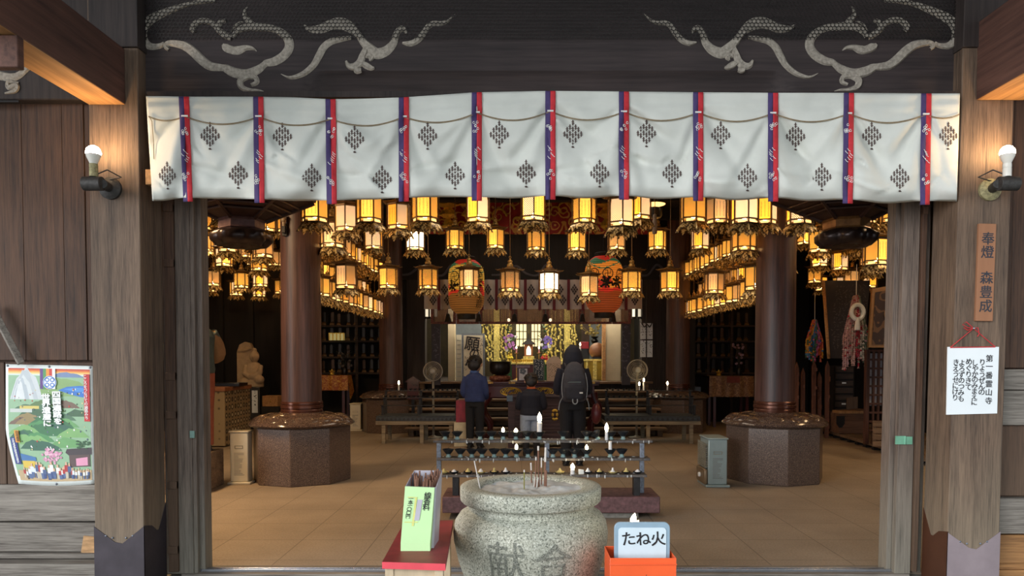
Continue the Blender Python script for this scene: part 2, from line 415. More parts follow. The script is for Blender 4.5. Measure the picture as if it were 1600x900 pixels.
# square posts with folded metal feet
def shear(k): 
    m=Matrix(); m[0][2]=k; m[0][3]=-k*1.55; return m
PD=4.9; PB=5.2; SHR=shear(.013)
PL0,PL1=X(144,PD),X(221.5,PD); PR0,PR1=X(1489.5,PD),X(1571,PD)
ZT=zz(163,PD)
def post(name,x0,x1,M,vfoot,mats,inner):
    mb=MB(); mb.M=M; mb.bb((x0,PD,-.02),(x1,PB,4.6)); o=struct(name,mb,post_w,bevel=.006)
    zf=vfoot; e=.004; c=(x0+x1)/2; f=MB(); f.M=M
    f.prism([(x0-e,-.02),(x1+e,-.02),(x1+e,zf+.05),(c+.02,zf-.07),(c-.03,zf-.06),(x0-e,zf+.045)],PD-e,PD)
    obj('metal_foot',f,mats[0],o)
    f=MB(); f.M=M; xi=x1 if inner>0 else x0; s_=e if inner>0 else -e
    pl=[(PD-e,-.02),(PB,-.02),(PB,zf+.15),(PD+.2,zf-.02),(PD+.17,zf-.02),(PD+.1,zf+.03),(PD-e,zf+.05)]
    vs=[(xi,y,z) for y,z in pl]+[(xi+s_,y,z) for y,z in pl]; n=len(pl)
    f.add(vs,[tuple(range(n)),tuple(range(2*n-1,n-1,-1))]+[(i,n+i,n+(i+1)%n,(i+1)%n) for i in range(n)])
    obj('metal_foot',f,mats[1],o)
    f=MB(); f.M=M
    for k in (-.09,-.045,.045,.09): f.ell((c+k,PD-e,zf-.045+abs(k)*.3),(.007,.004,.007),8,6)
    obj('nail',f,irongrey,o)
    return o
pl_=post('post',PL0,PL1,shear(.003),zz(833,PD),(metalbase,metalbase),1); pl_.name='pillar_left'
pr_=post('post',PR0,PR1,SHR,zz(842,PD),(metalpale,metalbrown),-1); pr_.name='pillar_right'
# dark upper caps of the posts
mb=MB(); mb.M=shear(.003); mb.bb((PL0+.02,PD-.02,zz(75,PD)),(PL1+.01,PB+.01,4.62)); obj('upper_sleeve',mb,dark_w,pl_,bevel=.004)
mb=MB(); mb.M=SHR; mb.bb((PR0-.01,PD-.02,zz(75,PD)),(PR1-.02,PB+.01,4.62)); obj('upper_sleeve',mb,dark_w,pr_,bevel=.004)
# rainbow beam over the opening
BD=5.0; zb=zz(147,BD); BT=4.5
def beam_front(u,v):
    x=PL1-.04+u*(PR0-PL1+.12); z=zb+v*(BT-zb); px=x/BD*F+CX
    e=max(0,min(1,(px-470)/45))*max(0,min(1,(1240-px)/45)); e=e*e*(3-2*e)
    h=(z-zb); lim=.135
    y=BD; 
    if h<lim: y=BD+e*.07*(1-h/lim)**.7+ (e*.006)
    return (x,y,z+(e*.03*(1-h/.3) if h<.3 else 0))
mb=MB(); mb.sheet(beam_front,140,34); mb.bb((PL1-.04,BD+.08,zb+.04),(PR0+.08,BD+.3,BT))
bm=struct('beam_front',mb,darkx_w,smooth=30)
# carved cloud scrolls (traced as strokes, each with its own width)
def cm(P,n=6):
    out=[]
    for i in range(len(P)-1):
        a,b,c,d=P[max(i-1,0)],P[i],P[i+1],P[min(i+2,len(P)-1)]
        for k in range(n):
            t=k/n
            out.append(tuple(.5*((2*b[q])+(-a[q]+c[q])*t+(2*a[q]-5*b[q]+4*c[q]-d[q])*t*t+(-a[q]+3*b[q]-3*c[q]+d[q])*t**3) for q in range(len(b))))
    out.append(tuple(P[-1])); return out
def strokes(mb,list_,conv,h=.016,base=BD):
    for S in list_:
        P=cm([conv(*p) for p in S],7)
        vs=[];fs=[]; K=5
        pr=[(-1,.15),(-.72,.95),(-.1,.75),(.45,.95),(1,.15)]
        for i,(x,y,wd) in enumerate(P):
            a=P[max(i-1,0)];b=P[min(i+1,len(P)-1)]
            tx,ty=b[0]-a[0],b[1]-a[1]; l=math.hypot(tx,ty) or 1; nx,ny=-ty/l,tx/l
            for o_,hh in pr:
                q=W(x+nx*o_*wd/2,y+ny*o_*wd/2,base); vs.append((q.x,base-h*hh*min(1,wd/6),q.z))
        for i in range(len(P)-1):
            for k in range(K-1): fs.append((i*K+k,i*K+k+1,(i+1)*K+k+1,(i+1)*K+k))
        mb.add(vs,fs)
def c1(x,y,w_): return (210+x/5.517,y/5.517,w_/5.517)
def c2(x,y,w_): return (460+x/5.714,y/5.714,w_/5.714)
SA=[[(700,10,30),(560,20,38),(450,42,40),(350,75,55),(250,115,70),(150,165,85),(92,220,85),(70,290,80),(90,365,75),(145,402,60),(225,398,45),(262,375,30)],
 [(300,432,28),(272,405,40),(295,378,50),(360,378,62),(440,400,75),(510,450,80),(585,522,80),(660,572,75),(770,585,60),(790,590,70),(860,625,85),(960,640,85),(1060,605,75),(1120,560,55),(1140,545,60),(1210,530,75),(1290,480,80),(1335,410,80),(1325,340,75),(1265,280,66),(1180,245,62),(1080,235,72),(1000,232,70),(920,250,60),(870,290,45),(850,330,28)],
 [(1010,735,30),(1058,712,40),(1040,668,48),(975,660,60),(915,700,60),(930,755,50),(1000,780,36),(1070,782,24),(1125,793,5)],
 [(765,390,30),(790,410,70),(850,435,70),(900,435,75),(960,415,50),(1020,420,30),(1055,442,6)],
 [(840,330,50),(790,308,56),(730,262,50),(690,212,50),(620,182,52),(545,192,52),(500,240,50),(520,282,30)],
 [(725,235,40),(745,195,45),(790,182,30)],
 [(1010,215,60),(985,180,58),(955,145,40),(955,95,26),(975,60,6)],
 [(835,272,6),(870,225,22),(905,200,20),(940,188,6)]]
SB=[[(-120,660,5),(-60,690,22),(0,692,36),(90,655,50),(170,585,58),(220,500,66),(262,425,66),(325,375,62),(420,352,50),(510,340,30)],
 [(90,225,14),(120,255,40),(180,265,70),(250,255,85),(320,225,95),(390,210,105),(460,225,110),(520,262,85),(570,310,60),(620,380,70),(680,440,90),(740,480,100),(820,455,90),(880,395,70),(900,340,60),(920,290,56),(955,258,56),(990,275,36),(1000,310,10)],
 [(640,430,50),(610,500,62),(585,560,70),(540,595,70),(490,590,52),(462,545,20)],
 [(545,610,30),(560,632,60),(600,630,40)],[(600,560,40),(640,585,60),(690,610,46),(715,605,20)],[(640,520,20),(662,500,46),(690,520,46),(670,545,20)],
 [(965,385,18),(1030,392,50),(1095,365,56),(1150,305,56),(1195,240,52),(1245,212,48),(1310,212,40),(1370,190,26),(1432,128,5)]]
LS=[[c1(*p) for p in s] for s in SA]+[[c2(*p) for p in s] for s in SB]
mb=MB(); strokes(mb,LS,lambda *p:p); obj('cloud_carving',mb,chalk,bm,smooth=60)
mb=MB(); strokes(mb,[[(1717-x+max(0,(x-560))*-.0,y-1,w_) for x,y,w_ in s] for s in LS],lambda *p:p); obj('cloud_carving',mb,chalk,bm,smooth=60)
# hexagonal wire netting over the upper part
mb=MB(); s=.0155; yd=BD-.024; zl=zz(63,BD)
def wireseg(a,b,r=.0021):
    a=Vector(a);b=Vector(b); t=(b-a).normalized(); n=Vector((0,-1,0)); k=t.cross(n)*r
    vs=[a-k,a+k,b+k,b-k]; vs=[(v.x,yd,v.z) for v in vs]
    c=[(vs[0][0],yd+.003,vs[0][2]),(vs[1][0],yd+.003,vs[1][2]),(vs[2][0],yd+.003,vs[2][2]),(vs[3][0],yd+.003,vs[3][2])]
    mb.add(vs+c,[(0,1,2,3),(0,3,7,4),(1,5,6,2)])
wx=s*math.sqrt(3); x=PL1; row=0; z=zl
while z<4.12:
    x=PL1+.01+(wx/2 if row%2 else 0)
    while x<PR0+.02:
        t_=Vector((x,yd,z+s)); l_=Vector((x-wx/2,yd,z+s/2)); r_=Vector((x+wx/2,yd,z+s/2)); lb=Vector((x-wx/2,yd,z-s/2))
        wireseg(l_,t_); wireseg(t_,r_); wireseg(lb,l_); x+=wx
    z+=1.5*s; row+=1
obj('wire_netting',mb,wire,bm,smooth=0)
# small side beams left and right over the plank walls
mb=MB(); mb.bb((-6.2,BD,zz(156,BD)),(PL0+.02,BD+.2,4.6)); ob=struct('beam_left',mb,dark_w,bevel=.01)
mb=MB(); strokes(mb,[[(-30,105,14),(0,118,14),(25,120,12),(45,106,8)],[(30,130,4),(14,128,7),(14,137,8),(26,134,9),(24,142,8),(8,146,3)]],lambda *p:p,.014); obj('scroll_carving',mb,chalk,ob,smooth=60)
mb=MB(); mb.bb((-5,BD-.004,zz(160,BD)),(X(38,BD),BD+.01,zz(157,BD))); obj('slot',mb,blk_w,ob)
mb=MB(); mb.bb((PR1-.02,BD,zz(150,BD)),(6.4,BD+.2,4.6)); struct('beam_right',mb,dark_w,bevel=.01)
# tie beams running out over the porch
def tie(xi,xo,zbot,ztop,sg):
    mb=MB(); mb.bb((min(xi,xo),.8,zbot),(max(xi,xo),PD,ztop)); 
    o=struct('beam_porch_'+('left' if sg<0 else 'right'),mb,[red_w,tan_w],bevel=.008)
    for p in o.data.polygons:
        if p.normal.z<-.9: p.material_index=1  # orange light on the underside put into its colour
    return o
xi=X(203,PD); tie(xi,X(146,PD),zz(164,PD),zz(76,PD),-1)
xi2=X(1517,PD); tie(xi2,X(1590,PD),zz(157,PD),zz(35,PD),1)
mb=MB(); dd=3.83; mb.bb((-6,dd,zz(105,dd)),(X(38,dd),dd+.05,zz(54,dd))); struct('beam_cross',mb,red_w,bevel=.006)
# header inside above the opening
mb=MB(); mb.bb((-7.6,5.3,3.42),(8.2,5.45,4.5)); struct('wall_front',mb,blk_w,smooth=0)
# jambs with sliding-door edges
JD=5.22
def jamb(name,strip,board,edge,M,blocks):
    o=None
    mb=MB(); mb.M=M; mb.bb((board[0],JD,0),(board[1],JD+.1,3.6)); o=struct(name,mb,jamb_w,bevel=.004)
    b=MB(); b.M=M; b.bb((strip[0],JD-.025,.02),(strip[1],JD+.06,3.6))
    for q in blocks: b.bb((strip[0],JD-.035,zz(q+6,JD)),(strip[1],JD-.0,zz(q-6,JD)))
    obj('batten',b,plank_w,o,bevel=.003)
    b=MB(); b.M=M; n=len(edge)
    for i,(a,c,dd) in enumerate(edge): b.bb((a,dd,0),(c,dd+.12,3.6))
    obj('sliding_door_edge',b,jamb_w,o,bevel=.004)
    return o
jx=lambda p:X(p,JD)
jl=jamb('door_1',(jx(261),jx(276)),(jx(255),jx(298)),[(jx(297.5),jx(304),JD+.01),(jx(303),jx(312),JD+.05)],shear(.0),(326,412,588,648,757,858))
jr=jamb('door_2',(jx(1433),jx(1440)),(jx(1407),jx(1432)),[(jx(1399),jx(1407),JD+.05),(jx(1440),jx(1452),JD+.03)],shear(.012),(330,))
mb=MB(); mb.M=shear(.012); mb.bb((jx(1402),JD-.012,zz(694,JD)),(jx(1416),JD-.001,zz(681,JD))); mb.bb((jx(1417),JD-.012,zz(694,JD)),(jx(1428),JD-.001,zz(682,JD))); mb.tube([(jx(1416.5),JD-.012,zz(694,JD)),(jx(1416.5),JD-.012,zz(681,JD))],.006)
obj('hinge',mb,MT('green_enamelled_hinge',L(112,168,140),.5,.2),jr)
mb=MB(); mb.bb((jx(296),JD-.012,zz(684,JD)),(jx(303),JD-.001,zz(673,JD))); obj('hinge',mb,MT('green_steel_catch',L(120,150,140),.5,.3),jl)
# threshold and rail
mb=MB(); mb.bb((jx(280),5.2,-.02),(jx(1425),5.42,.004)); struct('trim_2',mb,sill_w,bevel=.003)
mb=MB(); mb.bb((jx(300),5.26,.0),(jx(1412),5.275,.022)); mb.bb((jx(300),5.295,.0),(jx(1412),5.31,.022)); struct('trim_3',mb,steel,bevel=.002)
# ================================================================== ENTRANCE CURTAIN
CDp=4.86
TOP=[(220,150),(290,151),(404,151),(460,152),(517,155),(575,154),(631,152),(690,148),(745,144),(860,142),(975,143),(1091,144),(1208,145),(1326,145),(1447,146),(1505,146)]
BOT=[(220,314),(245,314),(290,309),(345,311),(404,311),(460,314),(517,313),(575,312),(631,309),(690,308),(745,308),(800,310),(860,306),(915,310),(975,306),(1030,311),(1091,308),(1150,313),(1208,309),(1265,314),(1326,312),(1385,318),(1447,314),(1505,315)]
def ip(T,x):
    for (a,b),(c,d) in zip(T,T[1:]):
        if x<=c:
            t=(x-a)/(c-a); t=t*t*(3-2*t) if T is BOT else t
            return b+(d-b)*t
    return T[-1][1]
RIBX=[289,404,517,631,745,860,975,1091,1208,1326,1447]
def cfold(px,s):
    i=0
    for k,r in enumerate(RIBX):
        if px>=r: i=k+1
    a=RIBX[i-1] if i>0 else 174; b=RIBX[i] if i<len(RIBX) else 1562
    t=(px-a)/(b-a); rr=random.Random(i*7+3); p1,p2,p3=rr.uniform(0,6),rr.uniform(0,6),rr.choice((-1,1))
    sag=1-(2*t-1)**2
    d=.024*math.sin(2*PI*(s*1.1-.42*sag)+p1)*min(1,max(0,(s-.12)*3))
    d+=.018*math.sin(2*PI*(t*.85+p3*s*.75)+p2)*min(1,s*2)*math.sin(PI*t)**.5
    d+=.03*(noise.noise(Vector((px*.012,s*2.4,1.3)))) *min(1,s*1.5+.2)
    d+=.006*noise.noise(Vector((px*.05,s*6,4.3)))
    for k in range(5):                       # soft diagonal creases pulling from the ties
        ta,sa=(0.02,.16) if k%2 else (.98,.16)
        tb,sb=rr.uniform(.25,.8),rr.uniform(.45,1.0)
        if k==4: ta,sa,tb,sb=0,rr.uniform(.6,.85),1,rr.uniform(.6,.95)
        ax_,ay_=(tb-ta)*.49,(sb-sa)*.71; ln=math.hypot(ax_,ay_); qx,qy=(t-ta)*.49,(s-sa)*.71
        al=(qx*ax_+qy*ay_)/ln; pe=(qx*ay_-qy*ax_)/ln; wd=.022+.035*max(0,al/ln)
        if -.05<al<ln*1.15:
            en=min(1,max(0,(al+.05)/.08))*min(1,max(0,(ln*1.15-al)/(ln*.5)))
            d+=rr.choice((-1,1))*.026*math.exp(-(pe/wd)**2)*en if 1 else 0
        else: rr.random()
    if s<.16: d+=.006*math.sin(px*.07)+.004*math.sin(s*60+px*.02)
    if s>.88: d+=.075*((s-.88)/.12)**1.6*(0.35+.65*math.sin(PI*t))
    d*=min(1,.35+2.2*t*(1-t)*2)
    return d
def cpt(px,s,off=0):
    y=ip(TOP,px)+(ip(BOT,px)-ip(TOP,px))*s
    x=px+ (s*10-1 if px<289 else 0)*max(0,(289-px)/60) - (s*5 if px>1447 else 0)*max(0,(px-1447)/53)
    return W(x,y,CDp+cfold(px,s)-off)
ct_=thing('curtain','long white canvas curtain with purple and red ribbons hung across the temple entrance','curtain',(AX,CDp,zz(150,CDp)))
def put(o,par):                                  # world-built mesh under a moved empty
    o.parent=par; o.matrix_parent_inverse=Matrix.Translation(-Vector(par.location)); return o
mb=MB(); mb.sheet(lambda u,v:cpt(229+u*1271,v),340,44)
o=put(obj('cloth',mb,canvas,smooth=180),ct_)
so=o.modifiers.new('thick','SOLIDIFY'); so.thickness=.003; so.offset=1
mb=MB(); mb.bb((W(226,150,CDp).x,CDp+.03,zz(149,CDp)),(W(1500,150,CDp).x,CDp+.06,zz(140,CDp))); put(obj('hanging_rail',mb,dark_w),ct_)
def marks(mb,cx_,s0,kind,sx,px0):
    """white printed motif on a ribbon: short stroke loops"""
    R=random.Random(kind*5+int(px0)); pts=[]
    for q in range(7 if kind==0 else 6):
        if kind==0:
            cxq=cx_+R.uniform(-5.2,5.2); cyq=s0+R.uniform(-.045,.045)
            pl=[(cxq+1.7*math.cos(a),cyq+.012*math.sin(a)) for a in [k*1.1 for k in range(6)]]
        else:
            cxq=cx_+R.uniform(-4,5); cyq=s0-.06+q*.02
            pl=[(cxq-2.4,cyq),(cxq,cyq+.02),(cxq+2.4,cyq+.028)]
        mb.tube([cpt(a,b,.0145) for a,b in pl],.0019,5)
for i,rx in enumerate(RIBX):
    # the ribbon: purple half, red half, hanging a little below the hem
    for half,mat,a,b in ((0,purple,-8,0),(1,redrib,0,8)):
        if half==0: par=None
        m_=MB()
        lean=(6 if i==0 else 2 if i<3 else -2 if i>8 else 0)
        def rp(u,v,off=.011):
            s=v*1.035; px=rx+a+(b-a)*u
            q=cpt(px,min(s,1),off)
            if s>1: q=q+Vector((0,0,-(s-1)*.7))
            q.x+=lean*.0042*(v-.3); return q
        m_.sheet(rp,3,40)
        o=obj('ribbon' if half==0 else 'red_half',m_,mat,smooth=60)
        if half==0: put(o,ct_); rib=o
        else: o.parent=rib
        so=o.modifiers.new('t','SOLIDIFY'); so.thickness=.002; so.offset=1
    m_=MB(); q=cpt(rx,.19,.016); q.x+=lean*.0042*(.19-.3); m_.tube([q+Vector((-.02,0,0)),q,q+Vector((.02,0,0))],.006,6); o=obj('tie_knot',m_,white); o.parent=rib
    for s0_,kd in ((.33,0),(.58,1),(.80,0)):
        m_=MB(); marks(m_,rx,s0_,kd,1,rx+s0_*10); o=obj('printed_motif',m_,white); o.parent=rib
def crest(px,py):
    m_=MB(); R=random.Random(11)
    y0,y1=ip(TOP,px),ip(BOT,px)
    def P(x,y):
        s=(y-ip(TOP,x))/(ip(BOT,x)-ip(TOP,x)); return cpt(x,max(0,min(1,s)),.0035)
    def bar(xa,ya,xb,yb):
        pts=[P(xa,ya),P(xb,ya),P(xb,yb),P(xa,yb)]; m_.poly(pts[::-1])
    for c in range(7):
        x=px-13.2+c*4.4; half=22*(1-abs(c-3)/4.1)-1
        y=py-half-(1.5 if c%2 else 0)
        while y<py+half-2:
            h=min(8.5,py+half-y)
            if x<1498:
                bar(x-.9,y,x+.9,y+h)
                bar(x-2.3,y+h*.28,x+1.9,y+h*.28+1.1); bar(x-1.6,y+h*.62,x+2.5,y+h*.62+1.1)
            y+=h+1.6
    put(obj('printed_crest',m_,crest_m,smooth=0),ct_)
for a,b in [(328,213),(441,214),(554,218),(668,213),(780,211),(895,210),(1010,209),(1126,212),(1243,214),(1362,213),(1483,213),(258,275),(372,274),(487,278),(597,281),(711,275),(822,272),(937,272),(1050,272),(1168,278),(1284,277),(1406,279)]: crest(a,b)
ends=[231]+RIBX+[1500]
for a,b in zip(ends,ends[1:]):
    m_=MB(); pts=[]
    for k in range(15):
        t=k/14; px=a+(b-a)*t; pts.append(cpt(px,.19+.075*(1-(2*t-1)**2)*(min(1,(b-a)/110)),.007))
    m_.tube(pts,.0022,5); m_.tube([p+Vector((0,-.001,-.006)) for p in pts],.0022,5); put(obj('cord',m_,cordm),ct_)
m_=MB(); m_.tube([cpt(232,.19,.008),cpt(236,.24,.008),cpt(237,.45,.01),cpt(236,.6,.01)],.0025,5); put(obj('cord',m_,cordm),ct_)
mb=MB(); mb.bb((W(222,270,CDp).x,CDp+.04,zz(286,CDp)),(W(236,270,CDp).x,CDp+.14,zz(262,CDp))); obj('curtain_peg',mb,tan_w,pl_,bevel=.004)
# ================================================================== FOREGROUND AND FACADE THINGS
def sq(pts): return [Vector(p) for p in pts]
# wall lamps on the posts
bulb_e=EMIT('lit_bulb',(1,.66,.34,1),110); bulbw=MT('white_bulb_base',L(225,222,212),.35,var=.04)
lampiron=MT('old_lamp_iron',L(62,60,58),.6,.4,var=.35,scale=40,bump=.2); lampyel=MT('corroded_lamp_plate',L(150,142,104),.7,.2,var=.4,scale=60)
def sconce(label,px,py,plx,ply,ax0,ax1,ay,platem,sg):
    d=PD-.16; c=W(px,py,d); pl=W(plx,ply,PD)
    t=thing('wall_lamp',label,'lamp',(pl.x,PD,pl.z),0,None)
    def add(name,mb,m,**k): return put(obj(name,mb,m,**k),t)
    mb=MB(); mb.M=Matrix.Translation(pl)@Matrix.Rotation(PI/2,4,'X'); mb.lathe([(.0,0),(.072,0),(.072,.02),(.055,.035),(.03,.045),(0,.045)],24); add('wall_plate',mb,platem)
    a=W(ax0,ay,d); b=W(ax1,ay,d)
    mb=MB(); mb.tube([(a.x,d,a.z),(b.x,d,b.z)],.045,18); mb.tube([(b.x if sg<0 else a.x,d,a.z),pl+Vector((0,-.03,0))],.03,12); add('bracket_arm',mb,lampiron,bevel=.003)
    zt=a.z+.045
    mb=MB(); mb.lathe([(.026,0),(.026,.05),(.024,.055),(.026,.06),(.026,.08)],16,(c.x,d,zt)); add('socket',mb,lampyel if sg<0 else bulbw)
    mb=MB(); mb.lathe([(.022,.08),(.026,.09),(.042,.125),(.045,.14)],20,(c.x,d,zt)); o=add('bulb_base',mb,bulbw)
    mb=MB(); mb.lathe([(.045,.14),(.046,.152),(.040,.172),(.028,.187),(.012,.195),(0,.196)],20,(c.x,d,zt)); add('glowing_bulb',mb,bulb_e)
    mb=MB(); s_=1 if sg<0 else -1
    mb.tube([Vector((c.x+s_*.02,d+.01,zt+.02)),Vector((c.x+s_*.07,d+.03,zt+.05)),Vector((c.x+s_*.12,d+.1,zt+.02)),pl+Vector((0,-.03,.05))],.005,6); add('cable',mb,lampiron)
sconce('lit bulb on an old round iron bracket beside the left end of the curtain',146,248,174,295,131,160,287,lampiron,-1)
sconce('lit bulb on a yellowed round bracket above the narrow wooden plaque',1574,243,1545,297,1560,1590,287,lampyel,1)
# ---- wooden name plaque and white verse sign on the right post
plq=MT('plaque_wood',L(150,104,74),.8,var=.12,scale=12,stretch=(1,1,.1),bump=.1)
d=PD-.012; a=W(1527,350,d); b=W(1551,502,d)
t=thing('wooden_plaque','narrow brown wooden plaque with five brushed characters on the post','plaque',W(1539,426,PD))
mb=MB(); mb.M=Matrix.Translation(W(1539,426,d))@Matrix.Rotation(math.radians(1.0),4,'Y'); hw=(b.x-a.x)/2; hh=(a.z-b.z)/2
mb.bb((-hw,-.012,-hh),(hw,.011,hh)); put(obj('board',mb,plq,bevel=.003),t)
mb=MB(); mb.M=Matrix.Translation(W(1539,426,d))@Matrix.Rotation(math.radians(1.0),4,'Y')
for ch,py in zip('奉燈森豊成',(373,394,434,456,478)):
    q=W(1540,py,d); mb.text(ch,.088,Matrix.Translation((.004,-.0135,q.z-W(1539,426,d).z))@FRONT)
put(obj('lettering',mb,MT('faded_blue_ink',L(52,54,62),.8),smooth=0),t)
paper=MT('laminated_white_paper',L(226,232,234),.35,var=.03,scale=3)
redstr=MT('red_string',L(190,48,52),.8,var=.1)
d=PD-.01; c0=W(1520,594,d)
t=thing('verse_sign','white paper sign of handwritten verse hung by a red string on the post','sign',W(1520,594,PD))
mb=MB(); P4=[W(1479,648,d),W(1558,646,d),W(1561,542,d),W(1481,542,d)]
mb.poly(P4); mb.poly([p+Vector((0,.008,0)) for p in P4][::-1]); n=4
for i in range(4): mb.poly([P4[i],P4[i]+Vector((0,.008,0)),P4[(i+1)%4]+Vector((0,.008,0)),P4[(i+1)%4]][::-1])
put(obj('sheet',mb,paper,smooth=0),t)
mb=MB(); lean=Matrix.Rotation(math.radians(1.2),4,'Y')
cols=[(1546,['第','一','番','霊','山','寺'],560,13.2,.05),(1535,list('りょうぜんの'),566,9.4,.048),(1524,list('しやかのみまえに'),567,8.8,.046),(1514,list('めぐりきて'),565,10,.048),(1503,list('よろずのつみも'),567,9.3,.046),(1494,list('きえうせにけり'),566,9.2,.046)]
for px,chs,py0,dy,s_ in cols:
    for i,ch in enumerate(chs):
        q=W(px-i*.25,py0+i*dy,d-.002); mb.text(ch,s_,Matrix.Translation(q)@lean@FRONT)
put(obj('lettering',mb,ink,smooth=0),t)
mb=MB(); k=W(1521,513,d); mb.tube([W(1485,543,d-.003),k,W(1555,542,d-.003)],.0032,6); mb.tube([W(1485,543,d-.003),W(1555,542,d-.003)],.0035,6)
for pth in ([k,W(1510,503,d-.01),W(1504,507,d-.012),W(1512,512,d-.01),k],[k,W(1528,512,d-.01),W(1530,522,d-.012),W(1527,526,d-.01)],[k,W(1512,516,d-.01),W(1506,512,d-.012)]):
    mb.tube(pth,.0032,6)
put(obj('hanging_string',mb,redstr),t)
mb=MB(); mb.ell(k+Vector((0,-.004,0)),(.008,.006,.008),8,6); put(obj('nail',mb,steel),t)
# ---- illustrated poster on the left wall
POS={}
def pm(r,g,b):
    k=(r,g,b)
    if k not in POS: POS[k]=MT('poster_ink',L(r,g,b),.5,var=.05,scale=20)
    return POS[k]
d0=D-.012
def pos_pt(u,v,off=0):            # u 0..1 across, v 0..1 down the sheet
    l=(9+ (0 if v<.55 else 20*((v-.55)/.45)**1.2), 569+v*187); r=(145+v*3.5, 572+v*184)
    x=l[0]+(r[0]-l[0])*u; y=l[1]+(r[1]-l[1])*u+ (4*math.sin(PI*u)*(v>.5)*(v-.5)*1.5)
    bow=0
    return W(x,y,d0)+Vector((0,-off,0))
t=thing('poster','colourful illustrated pilgrimage poster pinned to the plank wall','poster',W(78,662,D))
mb=MB(); mb.sheet(lambda u,v:pos_pt(u,1-v),16,24); o=put(obj('sheet',mb,pm(226,232,228),smooth=60),t)
so=o.modifiers.new('t','SOLIDIFY'); so.thickness=.0015; so.offset=-1
pmesh=MB(); pmats=[]; lay=[0]
def pp(poly,col,n=1,inc=1):
    m_=pm(*col)
    if m_ not in pmats: pmats.append(m_)
    lay[0]+=inc; off=.0008+lay[0]*.00002
    pmesh.poly([pos_pt(u,v,off) for u,v in poly][::-1],pmats.index(m_))
def prect(u0,v0,u1,v1,col,k=8):
    lay[0]+=1
    for i in range(k): 
        va,vb=v0+(v1-v0)*i/k,v0+(v1-v0)*(i+1)/k
        for j in range(k):
            ua,ub=u0+(u1-u0)*j/k,u0+(u1-u0)*(j+1)/k
            pp([(ua,va),(ub,va),(ub,vb),(ua,vb)],col,inc=0)
def hill(u0,u1,vb,vt,col,R,base=None):
    n=10; P_=[(u0+(u1-u0)*i/n, vb-(vb-vt)*math.sin(PI*i/n)**.8*(1+.12*R.uniform(-1,1))) for i in range(n+1)]
    lay[0]+=1
    for a,b in zip(P_,P_[1:]):
        pp([(a[0],a[1]),(b[0],b[1]),(b[0],(base or vb)+.001),(a[0],(base or vb)+.001)],col,inc=0)
R=random.Random(5)
for i,cl in enumerate([(196,70,48),(226,120,60),(240,180,90),(244,214,150),(214,226,220)]): prect(.03,.03+i*.012,.965,.03+(i+1)*.012+.003,cl,4)
prect(.03,.09,.965,.93,(150,186,150),10)
hill(.5,.9,.10,.06,(120,140,176),R); hill(.3,.97,.22,.10,(138,172,112),R,.26)
for i in range(5): hill(.05+i*.015,.42-i*.05,.29,.03+i*.03,[(206,212,214),(190,198,202),(212,218,218),(182,192,198),(222,226,226)][i],R,.29)
pp([(.6,.21),(.7,.18),(.85,.17),(.94,.175),(.94,.27),(.85,.265),(.72,.24)],(58,120,200)); pp([(.66,.2),(.8,.185),(.93,.19),(.93,.22),(.8,.22)],(84,150,220))
for i in range(16):
    u=R.uniform(.03,.8); v=.30+.035*(i//3); cl=R.choice([(120,98,84),(96,126,80),(150,132,90),(84,120,92),(70,104,76)])
    hill(max(.03,u-.1),min(.965,u+.22),v+.06,v,cl,R)
prect(.16,.345,.38,.37,(214,196,110),3); prect(.05,.37,.3,.40,(200,206,200),3); prect(.14,.535,.4,.575,(92,140,206),4)
for i in range(18):
    u=R.uniform(.03,.75); v=.44+.012*i; cl=R.choice([(62,118,78),(84,146,92),(110,164,104),(58,104,84),(130,178,112)])
    hill(max(.03,u-.12),min(.965,u+.26),v+.07,v-.005,cl,R)
for i in range(90):
    u,v=R.uniform(.06,.94),R.uniform(.2,.72); s_=R.uniform(.004,.011); pp([(u-s_,v),(u,v-s_*1.2),(u+s_,v),(u,v+s_*.9)],R.choice([(240,240,236),(60,80,60),(190,70,60),(236,220,160),(90,100,120)]))
prect(.05,.88,.965,.965,(196,170,132),4)
pp([(.68,.70),(.97,.69),(.97,.75),(.7,.755),(.66,.73)],(70,62,66)); pp([(.7,.75),(.95,.75),(.95,.85),(.7,.85)],(96,78,76)); pp([(.78,.78),(.92,.77),(.92,.84),(.78,.84)],(232,160,188))
pp([(.12,.74),(.3,.77),(.3,.80),(.12,.80)],(70,120,176)); pp([(.13,.80),(.28,.80),(.28,.86),(.13,.86)],(220,190,80))
for i in range(70):
    a=R.uniform(0,2*PI); r_=R.uniform(0,1)**.6; u=.5+.12*r_*math.cos(a); v=.755+.065*r_*math.sin(a); s_=.016; pp([(u-s_,v),(u,v-s_*.8),(u+s_,v),(u,v+s_*.7)],R.choice([(224,164,190),(206,142,172),(236,190,206)]))
for i in range(30):
    u=R.uniform(.8,.95); v=R.uniform(.63,.70); s_=.016; pp([(u-s_,v),(u,v-s_*.5),(u+s_,v),(u,v+s_*.5)],(58,96,66))
for i in range(28):
    u=.12+.84*i/28+R.uniform(-.012,.012); h=R.uniform(.06,.12) if .2<u<.7 else R.uniform(.05,.08); vb=.955-R.uniform(0,.02); w_=.02 if .2<u<.7 else .012
    pp([(u-w_,vb-h*.55),(u+w_,vb-h*.55),(u+w_*.8,vb),(u-w_*.8,vb)],R.choice([(60,80,130),(70,70,80),(200,190,170),(90,110,150)]))
    pp([(u-w_*1.1,vb-h),(u+w_*1.1,vb-h),(u+w_*1.2,vb-h*.5),(u-w_*1.2,vb-h*.5)],R.choice([(236,236,232),(226,232,240),(180,60,60),(80,100,140)]))
    pp([(u-w_*.5,vb-h-.025),(u+w_*.5,vb-h-.025),(u+w_*.5,vb-h),(u-w_*.5,vb-h)],(222,180,150))
